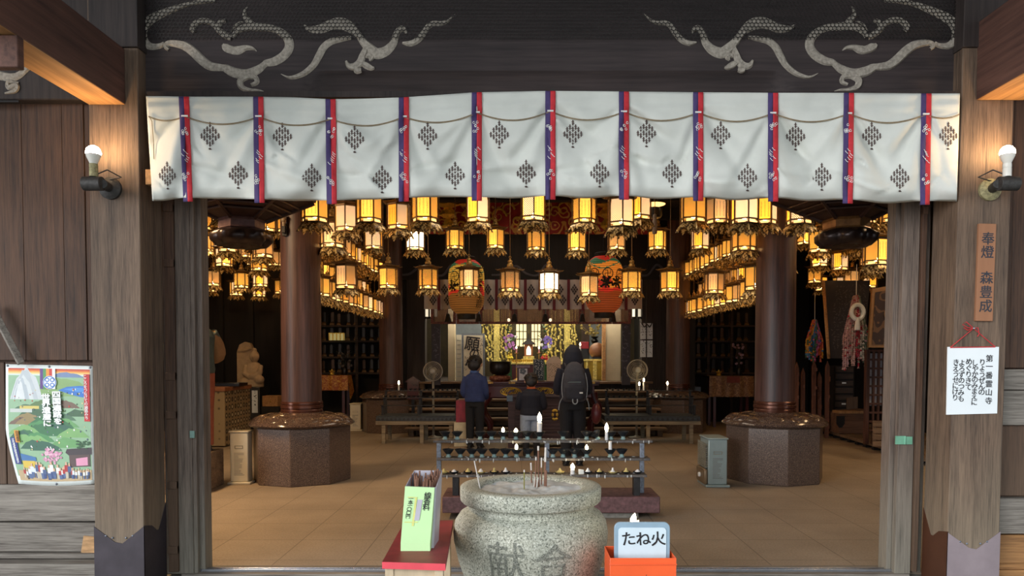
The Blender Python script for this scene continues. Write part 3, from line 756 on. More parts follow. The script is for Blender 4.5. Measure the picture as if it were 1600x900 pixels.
for i,cl in enumerate([(96,60,130),(80,150,90),(236,150,60),(200,60,54),(236,238,236)]): prect(.40+i*.035,.03,.435+i*.035,.2,cl,3)
def disc(u,v,r_,col,asp=.72,n=20,r0=0):
    lay[0]+=1
    for k in range(n):
        a,b=2*PI*k/n,2*PI*(k+1)/n
        pp([(u+r_*math.cos(a),v+r_*asp*math.sin(a)),(u+r_*math.cos(b),v+r_*asp*math.sin(b)),(u+r0*math.cos(b),v+r0*asp*math.sin(b)),(u+r0*math.cos(a),v+r0*asp*math.sin(a))],col,inc=0)
disc(.51,.145,.078,(238,240,244)); disc(.51,.145,.074,(70,120,190),r0=.064)
for sx in (-1,1):
    for sy in (-1,1): disc(.51+sx*.029,.145+sy*.021,.026,(70,120,190),r0=.015)
prect(.90,.07,.965,.47,(200,44,52),4); prect(.045,.61,.115,.83,(52,64,140),4); prect(.10,.55,.15,.65,(232,160,60),3)
put(obj('picture',pmesh,pmats,smooth=0),t)
def ptext(chs,u,v0,dv,size,mat,out=None):
    m_=MB()
    for i,ch in enumerate(chs):
        q=pos_pt(u+(v0+i*dv)*.03,v0+i*dv,.0115); m_.text(ch,size,Matrix.Translation(q)@Matrix.Rotation(math.radians(-2),4,'Y')@FRONT)
    put(obj('lettering',m_,mat,smooth=0),t)
wl_=pm(246,248,246); gsh=pm(96,116,104)
for du,dv,mt_,k in ((.005,.0035,gsh,1),(0,0,wl_,1)):
    m_=MB()
    for chs,u,v0 in (('四国遍路を',.565,.245),('世界遺産に',.445,.265)):
        for i,ch in enumerate(chs):
            q=pos_pt(u+.02+du+i*.004,v0+i*.056+dv,.0105 if k and mt_ is gsh else .0118); 
            for ex,ez in ((0,0),(.003,0),(.0015,.002),(.0015,-.002)): m_.text(ch,.062,Matrix.Translation(q+Vector((ex,-.0002*(ex*1e3+ez*333),ez)))@Matrix.Diagonal((1,1,.74,1))@FRONT)
    put(obj('title_lettering' if mt_ is wl_ else 'title_shadow',m_,mt_,smooth=0),t)
ptext('こころをつなげての遍路みち',.917,.09,.029,.026,wl_); ptext('世界遺産登録推進協議会',.06,.625,.0185,.018,wl_); ptext('四国遍路',.115,.565,.022,.02,pm(60,50,40))
for u,v in ((.02,.012),(.5,.012),(.97,.012),(.5,.985)):
    m_=MB(); m_.ell(pos_pt(u,v,.002),(.008,.005,.008),8,6); put(obj('pin',m_,irongrey),t)
# grey diagonal brace at the far left
mb=MB(); mb.tube([W(-14,478,D-.06),W(33,568,D-.06)],.028,4); tag(obj('wall_mounted_brace',mb,sill_w,bevel=.003),'grey diagonal timber brace on the planks above the poster','brace')
# ---- stone incense urn
ud=4.62; uc=W(829,770,ud); ux=uc.x
t=thing('incense_urn','large round granite incense urn filled with ash before the doorway','urn',(ux,ud,-.02))
R1=.442; prof=[(0.30,0),(.33,.02),(.36,.06),(.40,.14),(.455,.30),(.482,.42),(.486,.48),(.475,.545),(.445,.592),(.41,.612),(.394,.622),(.392,.666)]
mb=MB(); mb.lathe(prof,72); obj('body',mb,gran_urn,t,smooth=50)
rim=[(.392,.664),(.43,.668),(.441,.68),(.444,.72),(.443,.757),(.436,.765),(.40,.768),(.345,.766),(.325,.755),(.315,.735),(.31,.70),(0,.70)]
mb=MB(); mb.lathe(rim,72); obj('rim',mb,gran_urn,t,smooth=50)
mb=MB()
def ashf(u,v):
    r_=.318*u; a=2*PI*v; x,y=r_*math.cos(a),r_*math.sin(a)
    return (x,y,.742+.020*noise.noise(Vector((x*9,y*9,2)))+.008*noise.noise(Vector((x*30,y*30,5)))-.012*(1-u))
mb.sheet(ashf,24,64); obj('ash',mb,ash,t,smooth=180)
def onurn(p):
    x,y,z=p; zl=z
    for (r0,z0),(r1,z1) in zip(prof,prof[1:]):
        if z0<=zl<=z1: rr=r0+(r1-r0)*(zl-z0)/(z1-z0); break
    else: rr=.48
    a=-PI/2+x/.47; return Vector((math.cos(a)*(rr+.004),math.sin(a)*(rr+.004),zl))
carv=GRAN('worn_carved_strokes',L(124,126,115),L(68,70,64),L(180,180,168),150,.9,.3)
for ch,px,py in (('献',791,877),('合',866,879)):
    q=W(px,py,ud-.47); m_=MB(); m_.text(ch,.235,Matrix.Translation((q.x-ux,0,q.z+.02))@FRONT,fn=onurn); obj('carved_character',m_,carv,t,smooth=0)
stk_b=MT('brown_incense',L(124,88,70),.9,var=.15,scale=40); stk_g=MT('green_incense',L(128,124,62),.9,var=.1); stk_w=MT('burnt_white_incense',L(206,200,192),.9,var=.15,scale=30)
def stick(label,p0,p1,r_,mat,tip=None):
    o_=thing('incense_stick',label,'incense stick',p0,0,'incense sticks standing in the urn')
    a=Vector((0,0,-.03)); b=Vector(p1)-Vector(p0); m_=MB(); m_.tube([a,b],r_,7); obj('stick',m_,mat,o_)
    if tip: m_=MB(); m_.tube([b*.62 if tip>1 else b*.9,b+Vector((0,0,.004))],r_*1.12,7); obj('burnt_tip',m_,stk_w,o_)
def aw(px,py): return G(px,py,.728)
def stk(label,bx,by,tx,ty,r_,mat,tip=None):
    a=aw(bx,by); b=W(tx,ty,a.y); stick(label,a,b,r_,mat,tip)
stk('white incense stick leaning at the far left edge of the ash',752,765,741,720,.0035,stk_w)
stk('short green incense stick standing alone in the ash',819,763,819,735,.004,stk_g,1)
stk('shortest brown stick of the clump, with a white burnt top',831,752,829.5,724,.0045,stk_b,2)
stk('tall brown incense stick beside the shortest of the clump',842,756,841,698,.0055,stk_b,1)
stk('thin brown incense stick in the middle of the clump',836,757,837.5,715,.004,stk_b,1)
stk('tallest incense stick, its upper half burnt white, right of the clump',851,757,852.5,700,.006,stk_b,2)
stk('thin white tipped stick just left of the tallest one',846,754,846,716,.004,stk_b,2)
stk('broad brown incense stick standing nearest the front of the clump',853,758,853.5,735,.006,stk_b)
stk('burnt down white stub at the foot of the clump',834,757,836,745,.004,stk_w)
stk('second burnt stub at the foot of the clump, tilted right',838,757,841,746,.004,stk_w)
# ---- red topped stool
sz=.50; fa=G(597,878,sz); fb=G(696,881,sz); bb_=G(708,813,sz); ba=G(633,813,sz)
redp=MT('worn_red_paint',L(140,40,48),.5,var=.3,scale=7,bump=.1); redf=MT('bright_red_edge',L(216,72,84),.5,var=.1)
bare=MT('bare_painted_pine',L(196,176,146),.8,var=.22,scale=10,stretch=(1,1,.2),bump=.15)
t=thing('stool','low bench with a worn red top left of the stone urn','bench',((fa.x+bb_.x)/2,(fa.y+bb_.y)/2,-.02))
mb=MB(); P4=[fa,fb,bb_,ba]; th=.035
mb.add([tuple(p) for p in P4]+[(p.x,p.y,p.z-th) for p in P4],[(0,1,2,3),(7,6,5,4),(1,5,6,2),(2,6,7,3),(3,7,4,0)],m=0); mb.add([tuple(fa),tuple(fb),(fb.x,fb.y,sz-th),(fa.x,fa.y,sz-th)],[(0,3,2,1)],m=1)
put(obj('top',mb,[redp,redf],smooth=0),t)
for (p,q) in ((fa,fb),(fb,fa),(ba,bb_),(bb_,ba)):
    c=p+(q-p).normalized()*.035; c.y+= .035 if p in (fa,fb) else -.035
    mb=MB(); mb.bb((c.x-.022,c.y-.02,-.02),(c.x+.022,c.y+.02,sz-th)); put(obj('leg',mb,bare,bevel=.003),t)
for p,q,dy in ((fa,fb,.03),(ba,bb_,-.03)):
    mb=MB(); mb.bb((p.x+.05,p.y+dy-.012,sz-th-.085),(q.x-.05,p.y+dy+.012,sz-th)); put(obj('apron',mb,bare,bevel=.002),t)
for p,q,dx in ((fa,ba,.03),(fb,bb_,-.03)):
    mb=MB(); mb.add([(p.x+dx-.01,p.y+.05,sz-th-.07),(p.x+dx+.01,p.y+.05,sz-th-.07),(q.x+dx+.01,q.y-.05,sz-th-.07),(q.x+dx-.01,q.y-.05,sz-th-.07),(p.x+dx-.01,p.y+.05,sz-th),(p.x+dx+.01,p.y+.05,sz-th),(q.x+dx+.01,q.y-.05,sz-th),(q.x+dx-.01,q.y-.05,sz-th)],[(0,1,2,3),(4,7,6,5),(0,4,5,1),(1,5,6,2),(2,6,7,3),(3,7,4,0)]); put(obj('side_apron',mb,bare),t)
# ---- green faced incense box
pf=G(626,861,sz); pr=G(672,861,sz); dfr=pf.y
gre=MT('pale_green_card',L(190,226,166),.7,var=.03,scale=4); clear=MT('cloudy_plastic',L(176,172,182),.3,var=.06)
tl=W(633,760,dfr+.12); tr=W(679,762,dfr+.12); bl=W(626,849,dfr+.01); br=W(672,849,dfr+.01)
t=thing('incense_box','tall box with a pale green slanted front, holding incense sticks on the red bench','box',((pf.x+pr.x)/2,dfr+.05,sz))
mb=MB(); mb.add([bl,br,tr,tl,pf,pr,(pr.x,pr.y+.08,sz),(pf.x,pf.y+.08,sz),(tr.x,tr.y+.01,tr.z),(tl.x,tl.y+.01,tl.z)],[(0,1,2,3),(4,5,1,0),(5,6,8,2,1),(4,0,3,9,7),(3,2,8,9)]); put(obj('green_front',mb,gre,smooth=0),t)
bd_=.13; dk=tr.y+.012
A=[Vector((pf.x+.02,dk-.07,sz)),Vector((pr.x+.012,dk-.07,sz)),Vector((pr.x+.02,dk+bd_-.02,sz)),Vector((pf.x+.03,dk+bd_-.02,sz))]
tf=tl.z; Bk=[Vector((tl.x,dk,tl.z)),Vector((tr.x+.008,dk,tr.z)),Vector((tr.x+.028,dk+bd_,tr.z+.075)),Vector((tl.x+.03,dk+bd_,tr.z+.075))]
mb=MB(); mb.add(A+Bk,[(0,1,5,4),(1,2,6,5),(2,3,7,6),(3,0,4,7),(0,3,2,1)]); o=put(obj('plastic_bin',mb,clear,smooth=0),t); so=o.modifiers.new('t','SOLIDIFY'); so.thickness=.004
m_=MB()
def face_pt(u,v,off=.0025):
    p=(bl+(br-bl)*u)+((tl+(tr-tl)*u)-(bl+(br-bl)*u))*v; n=(br-bl).cross(tl-bl).normalized(); return p+n*off
win=MB(); win.poly([face_pt(.40,.40),face_pt(.57,.40),face_pt(.63,.77),face_pt(.46,.77)]); put(obj('window_slot',win,clear),t)
fx=(br-bl).normalized(); fy=(tl-bl).normalized(); fz=fx.cross(fy).normalized(); fy=fz.cross(fx)
def FM(p): return Matrix(((fx.x,fy.x,fz.x,p.x),(fx.y,fy.y,fz.y,p.y),(fx.z,fy.z,fz.z,p.z),(0,0,0,1)))
mb=MB()
for i,ch in enumerate('線香料'): mb.text(ch,.040,FM(face_pt(.79-.01*i,.85-.105*i,.003)))
for i,ch in enumerate('一本一〇〇円'): mb.text(ch,.028,FM(face_pt(.235-.012*i,.78-.062*i,.003)))
put(obj('lettering',mb,ink,smooth=0),t)
tape=MT('yellowed_tape',L(206,206,120),.5); mb=MB(); 
for u0,v0,u1,v1 in ((.33,.30,.40,.80),(.05,.36,.5,.375),(.10,.80,.42,.815)): mb.poly([face_pt(u0,v0,.0022),face_pt(u1,v0,.0022),face_pt(u1+.04,v1,.0022),face_pt(u0+.04,v1,.0022)])
put(obj('tape_strip',mb,tape,smooth=0),t)
R=random.Random(3); k=0
for i in range(40):
    u=R.uniform(.05,.95); w_=R.uniform(.12,.9)
    p=Bk[0]+(Bk[1]-Bk[0])*u+(Bk[3]-Bk[0])*w_; p.z=0
    zt_=tl.z+.015+.055*w_+R.uniform(-.012,.02); base=Vector((p.x-.01,p.y-.005,sz+.04))
    o_=bpy.data.objects.new('incense_bundle_stick',None) if False else None
    m_=MB(); m_.tube([base,Vector((p.x+R.uniform(-.01,.01),p.y,zt_))],.0048,6); o_=obj('packed_incense_stick',m_,stk_b)
    tag(o_,'brown incense stick packed upright in the green fronted box','incense stick','unburnt incense sticks in the green fronted box')
# ---- orange box with the flame sign
od=4.02; a=W(953,872,od); b=W(1057,868,od); oz=a.z
ora=MT('orange_enamel',L(236,96,48),.35,var=.05,scale=6); 
t=thing('flame_box','orange metal box right of the urn with a white sign standing inside','box',((a.x+b.x)/2,od+.12,-.02))
x0,x1=a.x,b.x; dp=.26
mb=MB()
for q in ([(x0,od,-.02),(x1,od+.004,oz)],[(x0,od+dp-.004,-.02),(x1,od+dp,oz)],[(x0,od,-.02),(x0+.004,od+dp,oz)],[(x1-.004,od,-.02),(x1,od+dp,oz)],[(x0,od,-.02),(x1,od+dp,.02)]): mb.bb(*q)
mb.tube([(x0-.003,od-.003,oz-.035),(x1+.003,od-.003,oz-.035)],.004,6); put(obj('box',mb,ora,bevel=.002),t)
mb=MB(); R=random.Random(4)
for i in range(24):
    cx_,cz_=R.uniform(x0+.03,x1-.03),R.uniform(.02,oz-.06); s_=R.uniform(.002,.006); mb.poly([(cx_-s_,od-.001,cz_),(cx_,od-.001,cz_-s_*2),(cx_+s_,od-.001,cz_),(cx_,od-.001,cz_+s_*1.5)])
put(obj('soot_speckle',mb,ink,smooth=0),t)
sy=od+.10
def rr(x0,x1,z0,z1,r_,n=6):
    P_=[]
    for cx_,cz_,a0 in ((x1-r_,z0+r_,-PI/2),(x1-r_,z1-r_,0),(x0+r_,z1-r_,PI/2),(x0+r_,z0+r_,PI)):
        for k in range(n+1): a_=a0+PI/2*k/n; P_.append((cx_+r_*math.cos(a_),cz_+r_*math.sin(a_)))
    return P_
sl=W(960,816,sy); sr=W(1047,816,sy)
enam=MT('pale_blue_white_enamel',L(206,222,230),.35,var=.04); enamg=MT('blue_grey_enamel_edge',L(142,166,182),.35,var=.06)
t=thing('flame_sign','white rounded sign with three handwritten characters standing in the orange box','sign',((sl.x+sr.x)/2,sy,.06))
zt=sl.z
mb=MB(); mb.prism(rr(sl.x,sr.x,.03,zt,.035),sy,sy+.02); put(obj('sign_plate',mb,enamg,bevel=.003),t)
mb=MB(); mb.prism(rr(sl.x+.022,sr.x-.022,.05,zt-.03,.02),sy-.004,sy); put(obj('sign_face',mb,enam),t)
mb=MB()
for ch,px in zip('たね火',(982,1005,1028)):
    q=W(px,841,sy); mb.text(ch,.086,Matrix.Translation((q.x,sy-.006,q.z))@Matrix.Rotation(math.radians(-5),4,'Y')@FRONT)
put(obj('lettering',mb,ink,smooth=0),t)
# flames
flame_o=EMIT('flame_orange',(1,.42,.08,1),14); flame_w=EMIT('flame_core',(1,.8,.45,1),26)
def flame(parent,h,r_,loc,bend=0):
    m_=MB(); P_=[];rs=[]
    for k in range(9):
        s_=k/8; P_.append((loc[0]+bend*s_*s_,loc[1],loc[2]+h*s_)); rs.append(max(.0004,r_*math.sin(PI*min(1,s_*.88+.12))**.9*(1-.35*s_)))
    m_.tube(P_,rs,10); o=obj('flame',m_,flame_w,parent); return o
wax=MT('candle_wax',L(226,224,222),.45,var=.03); 
q=W(989,818,sy+.07)
t=thing('seed_flame','bright open flame burning behind the white sign in the orange box','flame',(q.x,sy+.07,.05))
mb=MB(); mb.lathe([(.03,0),(.03,q.z-.05-.01),(.012,q.z-.05)],14); obj('oil_wick_holder',mb,iron,t)
h=W(989,800,sy+.07).z-q.z; flame(t,h,.020,(0,0,q.z-.055),.012); flame(t,h*.35,.012,(.022,0,q.z-.055),.012)
# ================================================================== CANDLE RACK
rd=7.0
rust=MT('wax_spattered_iron',L(96,90,86),.6,.3,var=.4,scale=35,bump=.25); waxdrip=MT('spilt_wax',L(196,198,196),.6,var=.1)
basem=MT('wax_stained_maroon_base',L(96,66,66),.6,var=.45,scale=22,bump=.2)
t=thing('candle_rack','three tiered iron candle rack behind the urn','candle rack',W(858,776,rd+.2))
bz=Z(770,rd); x0,x1=X(690,rd),X(1033,rd)
mb=MB(); zb0,zb1=Z(802,rd),Z(776,rd); mb.bb((x0,rd,zb0),(x1,rd+.5,zb1)); put(obj('base',mb,basem,bevel=.01),t)
mb=MB(); mb.bb((x0+.2,rd+.06,0),(x1-.2,rd+.44,zb0)); put(obj('plinth',mb,MT('grey_stone_plinth',L(120,116,108),.9,var=.3,scale=20)),t)
tiers=[]
for (py,pxa,pxb,dd,dep,nm) in ((690,676,1021,rd+.26,.17,0),(718,682,1017,rd+.14,.17,1),(744,690,1012,rd+.02,.17,2)):
    zz_=Z(py,dd); xa,xb=X(pxa,dd),X(pxb,dd)
    mb=MB(); mb.bb((xa,dd,zz_-.012),(xb,dd+dep,zz_+.012)); R=random.Random(py)
    put(obj('shelf',mb,rust,bevel=.003),t); tiers.append((dd,zz_+.012,xa,xb))
    mb=MB()
    for i in range(44):
        qx=R.uniform(xa+.02,xb-.02); 
        if R.random()<.5: mb.ell((qx,dd+R.uniform(.01,dep),zz_+.012),(R.uniform(.006,.02),R.uniform(.006,.016),R.uniform(.003,.007)),7,4)
        else: mb.ell((qx,dd-.001,zz_-R.uniform(-.005,.012)),(R.uniform(.004,.008),.004,R.uniform(.008,.022)),7,4)
    tag(put(obj('spilt_wax_drips',mb,waxdrip),t),kind='stuff')
for px in (685,855,1004):
    m_=MB(); xx=X(px,rd+.2); m_.bb((xx-.022,rd+.195,zb1-.01),(xx+.022,rd+.235,tiers[0][1]-.02)); 
    for (dd,zt_,xa,xb) in tiers: m_.bb((xx-.012,min(dd+.1,rd+.2),zt_-.04),(xx+.012,max(dd+.1,rd+.22),zt_-.02))
    put(obj('upright',m_,irongrey,bevel=.003),t)
for px in (712,995):
    m_=MB(); xx=X(px,rd+.1); m_.bb((xx-.03,rd+.05,zb1-.005),(xx+.03,rd+.15,tiers[2][1]-.02)); put(obj('bracket',m_,iron,bevel=.003),t)
cup_m=MT('dark_bronze_cup',L(52,56,62),.4,.6,var=.3,scale=40); cup_s=MT('verdigris_wax_stem',L(140,164,160),.7,.1,var=.25,scale=40)
cupmeta={}
def cup_proto():
    t_=thing('candle_cup','dark candle cup','candle cup')
    m_=MB(); m_.lathe([(.012,.026),(.024,.032),(.05,.064),(.060,.080),(.056,.080),(.046,.066),(.015,.045),(0,.042)],18); obj('bowl',m_,cup_m,t_)
    m_=MB(); m_.lathe([(.026,0),(.027,.008),(.02,.014),(.019,.026),(.024,.032)],14); obj('stem',m_,cup_s,t_)
    m_=MB(); m_.lathe([(.002,.042),(.0015,.092),(0,.105)],6); obj('spike',m_,iron,t_)
    return t_
proto=cup_proto(); used=False
rowname=('top','middle','lowest')
def put_cup(row,i,px,n,extra=''):
    global used
    dd,zt_,xa,xb=tiers[row]; c=(X(px,dd+.08),dd+.075,zt_+.0015)
    lab='dark candle cup, %s from the left on the %s shelf of the rack%s'%(ORD[i],rowname[row],extra)
    if not used: proto.location=c; proto['label']=lab; proto['group']='candle cups on the rack'; used=True; return proto
    return dup(proto,c,label=lab,group='candle cups on the rack')
T0=[695,714,750,768,786,806,824,843,880,917,935,955,974]; T1=[700,719,737,753,772,790,807,825,864,880,898,917,954,972]
cups={}
for i,px in enumerate(T0): cups[0,i]=put_cup(0,i,px,len(T0))
for i,px in enumerate(T1): cups[1,i]=put_cup(1,i,px,len(T1))
cups[0,10].rotation_euler=(.15,-.5,0)
# low cups with melted stubs on the lowest shelf
dish=MT('yellow_wax_dish',L(206,186,120),.5,var=.2,scale=40)
for i,px in enumerate([693,709,731,751,772,790,875,919,937,958,979,997]):
    dd,zt_,xa,xb=tiers[2]; R=random.Random(px)
    t_=thing('wax_dish','shallow wax stub dish, %s from the left on the lowest shelf of the rack'%ORD[i],'candle dish',(X(px,dd+.08),dd+.075,zt_+.0015),0,'wax dishes on the lowest shelf')
    m_=MB(); m_.lathe([(.02,0),(.04,.012),(.046,.022),(.04,.02),(0,.012)],16); obj('dish',m_,cup_m if i%3 else dish,t_)
    m_=MB(); m_.lathe([(.03,.012),(.026,.022),(.012,.026+R.uniform(0,.02)),(.008,.03+R.uniform(0,.03)),(0,.03)],10); obj('wax_stub',m_,wax if i%2 else dish,t_)
def candle(label,pos,h,r_,fl,fh=.03,fr=.010,group='lit candles'):
    t_=thing('candle',label,'candle',pos,0,group)
    m_=MB(); m_.lathe([(r_*1.05,0),(r_,.01),(r_*.96,h*.7),(r_*1.02,h-.004),(r_*.7,h),(0,h-.002)],14); obj('wax',m_,wax,t_)
    if fl: 
        m_=MB(); m_.tube([(0,0,h-.004),(0,0,h+.008)],.0015,5); obj('wick',m_,ink,t_); flame(t_,fh,fr,(0,0,h+.002))
    return t_
def cc(row,i,h,r_,fl,label,fh=.03,fr=.012,dz=.046):
    c=cups[row,i].location; return candle(label,(c.x,c.y,c.z+dz),h,r_,fl,fh,fr)
cc(0,4,.022,.016,True,'short lit candle with a round flame on the top shelf, nearest the boy in blue',.05,.019,.05)
cc(0,5,.012,.018,True,'burnt down lit candle in the next cup right of the round flame',.045,.022,.054)
cc(0,7,.125,.026,True,'tallest lit white candle in the middle of the top shelf',.10,.026)
cc(1,6,.03,.014,True,'small lit candle under the middle of the top shelf',.055,.018)
cc(1,11,.022,.014,True,'small lit candle on the middle shelf below the standing adult',.05,.018,.05)
cc(1,12,.11,.018,False,'unlit white candle on the middle shelf near the right upright')
dd,zt_,xa,xb=tiers[0]; candle('candle with a tall flame at the right of the top shelf',(X(948,dd+.05),dd+.04,zt_),.085,.017,True,.085,.022)
dd,zt_,xa,xb=tiers[2]; candle('short lit candle on the lowest shelf right of the incense clump',(X(895,dd+.05),dd+.05,zt_),.045,.022,True,.06,.024)
mb=MB(); c=W(908,741,tiers[2][0]+.06); mb.M=Matrix.Translation((c.x,c.y,tiers[2][1]+.02))@Matrix.Rotation(-.5,4,'X')@Matrix.Rotation(.3,4,'Z'); mb.box((0,0,0),(.055,.002,.05)); tag(obj('paper_slip',mb,white),'small white paper slip beside the candle on the lowest shelf','paper')
# ================================================================== COLUMNS
for lab,px,d,rot in (('dark round column on an octagonal granite base, nearest left of the doorway axis',471,9.3,.06),('dark round column on an octagonal granite base beside the grey heater',1211,9.35,-.06),
                 ('farther round column standing behind the left candle bench',611,15.4,.0),('farther round column standing behind the right candle bench',1059,15.4,.0)):
    x=X(px,d); t=thing('column',lab,'column',(x,d,0),0)
    mb=MB(); mb.lathe([(.60,0),(.605,.02),(.605,.68),(.595,.695)],8,ph=-PI/2+rot); obj('granite_base',mb,gran_red,t,smooth=20,bevel=.008)
    mb=MB(); mb.lathe([(.56,.69),(.625,.70),(.64,.72),(.632,.74),(.60,.765),(.52,.80),(.40,.825),(.29,.84),(.27,.86)],96,mod=lambda a,i:1+(.03*abs(math.cos(4*a)) if 2<=i<=5 else 0))
    for k in range(8):
        a=k*PI/4+.39; mb.ell((.50*math.cos(a),.50*math.sin(a),.765),(.13,.18,.065),14,10,R=Matrix.Rotation(a,3,'Z')@Matrix.Rotation(.35,3,'Y'))
        a+=PI/8; mb.ell((.56*math.cos(a),.56*math.sin(a),.745),(.06,.10,.06),10,6,R=Matrix.Rotation(a,3,'Z')@Matrix.Rotation(.5,3,'Y'))
    obj('lotus_base',mb,lotus_m,t,smooth=50)
    mb=MB(); mb.lathe([(.245,.99),(.243,2.6),(.235,4.5)],48); obj('shaft',mb,col_w,t,smooth=60)
    mb=MB(); mb.lathe([(.252,.84),(.258,.85),(.258,.89),(.25,.90),(.25,.905),(.262,.915),(.262,.945),(.25,.955),(.25,.96),(.258,.965),(.258,.985),(.247,.995)],48); obj('ring_band',mb,MT('brown_ring_metal',L(96,58,44),.25,.5,var=.15),t,smooth=35)
    if d<12:
        q=W(px-17 if px<800 else px+24,352,d); lx=-.12 if px<800 else .12; ang=math.atan2(-.22,lx)
        mb=MB(); mb.lathe([(.02,0),(.02,.05),(.03,.06),(.036,.1),(.03,.13),(0,.145)],12,(lx,-.27,q.z-.06)); obj('unlit_bulb',mb,MT('dull_glass_bulb',L(150,130,104),.3),t)
        mb=MB(); mb.bb((lx-.02,-.29,q.z-.14),(lx+.02,-.2,q.z-.06)); mb.bb((lx-.03,-.25,q.z-.17),(lx+.03,-.2,q.z-.02)); obj('lamp_socket',mb,lampiron,t,bevel=.003)
# ================================================================== HANGING LANTERNS
pale=(1,.66,.36,1); amber=(1,.40,.035,1); honey=(1,.47,.07,1); cream=(1,.84,.58,1)
S_=1.25
p_lat=LATT('pierced_pale_pane',pale,.95*S_,L(120,84,40)); p_lat2=LATT('pierced_honey_pane',honey,.6*S_,L(120,84,40),5.5,2)
p_txt=LATT('inscribed_amber_pane',amber,.9*S_,L(60,40,16),marks=True); p_txt2=LATT('inscribed_cream_pane',honey,.85*S_,L(60,40,16),marks=True)
p_wht=LATT('pierced_white_pane',cream,2.2*S_,L(150,120,70),5,2,.09); p_dim=LATT('pierced_dim_pane',(.95,.50,.16,1),.38*S_,L(110,80,40))
p_dtx=LATT('inscribed_dim_pane',(.95,.55,.24,1),.45*S_,L(60,40,20),marks=True)
slot_e=LATT('glowing_slot',(1,.62,.22,1),1.1,L(120,84,40),1,1,-1)
RL=.15
def hexp(r,k): a=PI/6+k*PI/3; return (r*math.cos(a),r*math.sin(a))
def lantern_parts():
    fr=MB()
    for k in range(6):
        x,y=hexp(RL,k); fr.box((x,y,.165),(.014,.014,.33),rz=PI/6+k*PI/3)
    def ring(mb,r0,r1,z0,z1):
        for k in range(6):
            a,b=hexp(r1,k),hexp(r1,k+1); c,d_=hexp(r0,k),hexp(r0,k+1)
            mb.add([(c[0],c[1],z0),(d_[0],d_[1],z0),(b[0],b[1],z0),(a[0],a[1],z0),(c[0],c[1],z1),(d_[0],d_[1],z1),(b[0],b[1],z1),(a[0],a[1],z1)],[(0,1,2,3),(4,7,6,5),(2,1,5,6) if 0 else (3,2,6,7),(0,4,5,1)])
    ring(fr,.12,.160,0,.014); ring(fr,.135,.152,.052,.066); ring(fr,.135,.156,.306,.33)
    rf=MB()
    def hl(mb,prof,lift=0,c=1.0):
        for (r0,z0),(r1,z1) in zip(prof,prof[1:]):
            for k in range(6):
                a,b=hexp(r0,k),hexp(r0,k+1); c_,d_=hexp(r1,k),hexp(r1,k+1)
                mb.add([(a[0],a[1],z0),(b[0],b[1],z0),(d_[0],d_[1],z1),(c_[0],c_[1],z1)],[(0,1,2,3)])
    hl(rf,[(.0,.33),(.15,.33),(.205,.342),(.21,.349),(.16,.362),(.10,.376),(.055,.395),(.04,.41),(0,.41)])
    for k in range(6):
        x,y=hexp(.20,k); q=hexp(.228,k); rf.tube([(x*.75,y*.75,.362),(x,y,.349),(q[0],q[1],.362)],[.007,.009,.004],6)
    fin=MB(); fin.lathe([(.042,.40),(.05,.425),(.03,.455),(.038,.475),(.036,.49),(.018,.505),(.008,.515),(.012,.53),(0,.535)],12)
    fin.tube([(.018*math.cos(a),0,.545+.018*math.sin(a)) for a in [i*PI/4 for i in range(8)]],.004,6,closed=True)
    sk=MB(); R=random.Random(2)
    hl(sk,[(.12,0),(.155,-.002),(.18,-.030),(.15,-.02),(.12,-.006)])
    for k in range(6):
        a0=hexp(.18,k); b0=hexp(.18,k+1)
        def lp(t,r_,z): x=a0[0]+(b0[0]-a0[0])*t; y=a0[1]+(b0[1]-a0[1])*t; return (x*r_,y*r_,z)
        pts=[lp(0,1,-.030),lp(1,1,-.030),lp(1,1.16,-.082),lp(.93,1.1,-.085),lp(.88,1.05,-.050),lp(.80,1.07,-.060),lp(.74,1.04,-.046),lp(.66,1.09,-.080),lp(.60,1.09,-.076),lp(.5,1.13,-.108),lp(.40,1.09,-.076),lp(.34,1.09,-.080),lp(.26,1.04,-.046),lp(.20,1.07,-.060),lp(.12,1.05,-.050),lp(.07,1.1,-.085),lp(0,1.16,-.082)]
        sk.poly(pts); sk.poly([(p[0]*.985,p[1]*.985,p[2]) for p in pts][::-1])
    def panes(pattern):
        pn=MB()
        for k in range(6):
            r=.139; a,b=hexp(r,k),hexp(r,k+1); s0=.06
            A=(a[0]+(b[0]-a[0])*s0,a[1]+(b[1]-a[1])*s0); B=(b[0]+(a[0]-b[0])*s0,b[1]+(a[1]-b[1])*s0)
            pn.add([(A[0],A[1],.064),(B[0],B[1],.064),(B[0],B[1],.308),(A[0],A[1],.308)],[(0,1,2,3)],[((0,0),(1,0),(1,1),(0,1))],m=pattern[k%len(pattern)])
            s0=.2; A=(a[0]+(b[0]-a[0])*s0,a[1]+(b[1]-a[1])*s0); B=(b[0]+(a[0]-b[0])*s0,b[1]+(a[1]-b[1])*s0)
            pn.add([(A[0],A[1],.018),(B[0],B[1],.018),(B[0],B[1],.048),(A[0],A[1],.048)],[(0,1,2,3)],[((0,0),(1,0),(1,1),(0,1))],m=7)
        return pn
    return fr,rf,fin,sk,panes
fr,rf,fin,sk,panes=lantern_parts()
PM=[p_lat,p_lat2,p_txt,p_txt2,p_wht,p_dim,p_dtx,slot_e]
ceilz=4.48
leafb,nt_,bs_=_new('painted_glint_leaf_brass'); f_=noise_n(nt_,coords(nt_),30,3,.6); r__=ramp(nt_,[(.44,L(74,54,30)),(.5,L(150,116,62)),(.56,L(236,208,142))]); nt_.links.new(f_,r__.inputs['Fac']); nt_.links.new(r__.outputs['Color'],bs_.inputs['Base Color']); bs_.inputs['Roughness'].default_value=.42; bs_.inputs['Metallic'].default_value=.3  # daylight glints on the leaves put into the colour as bright mottling
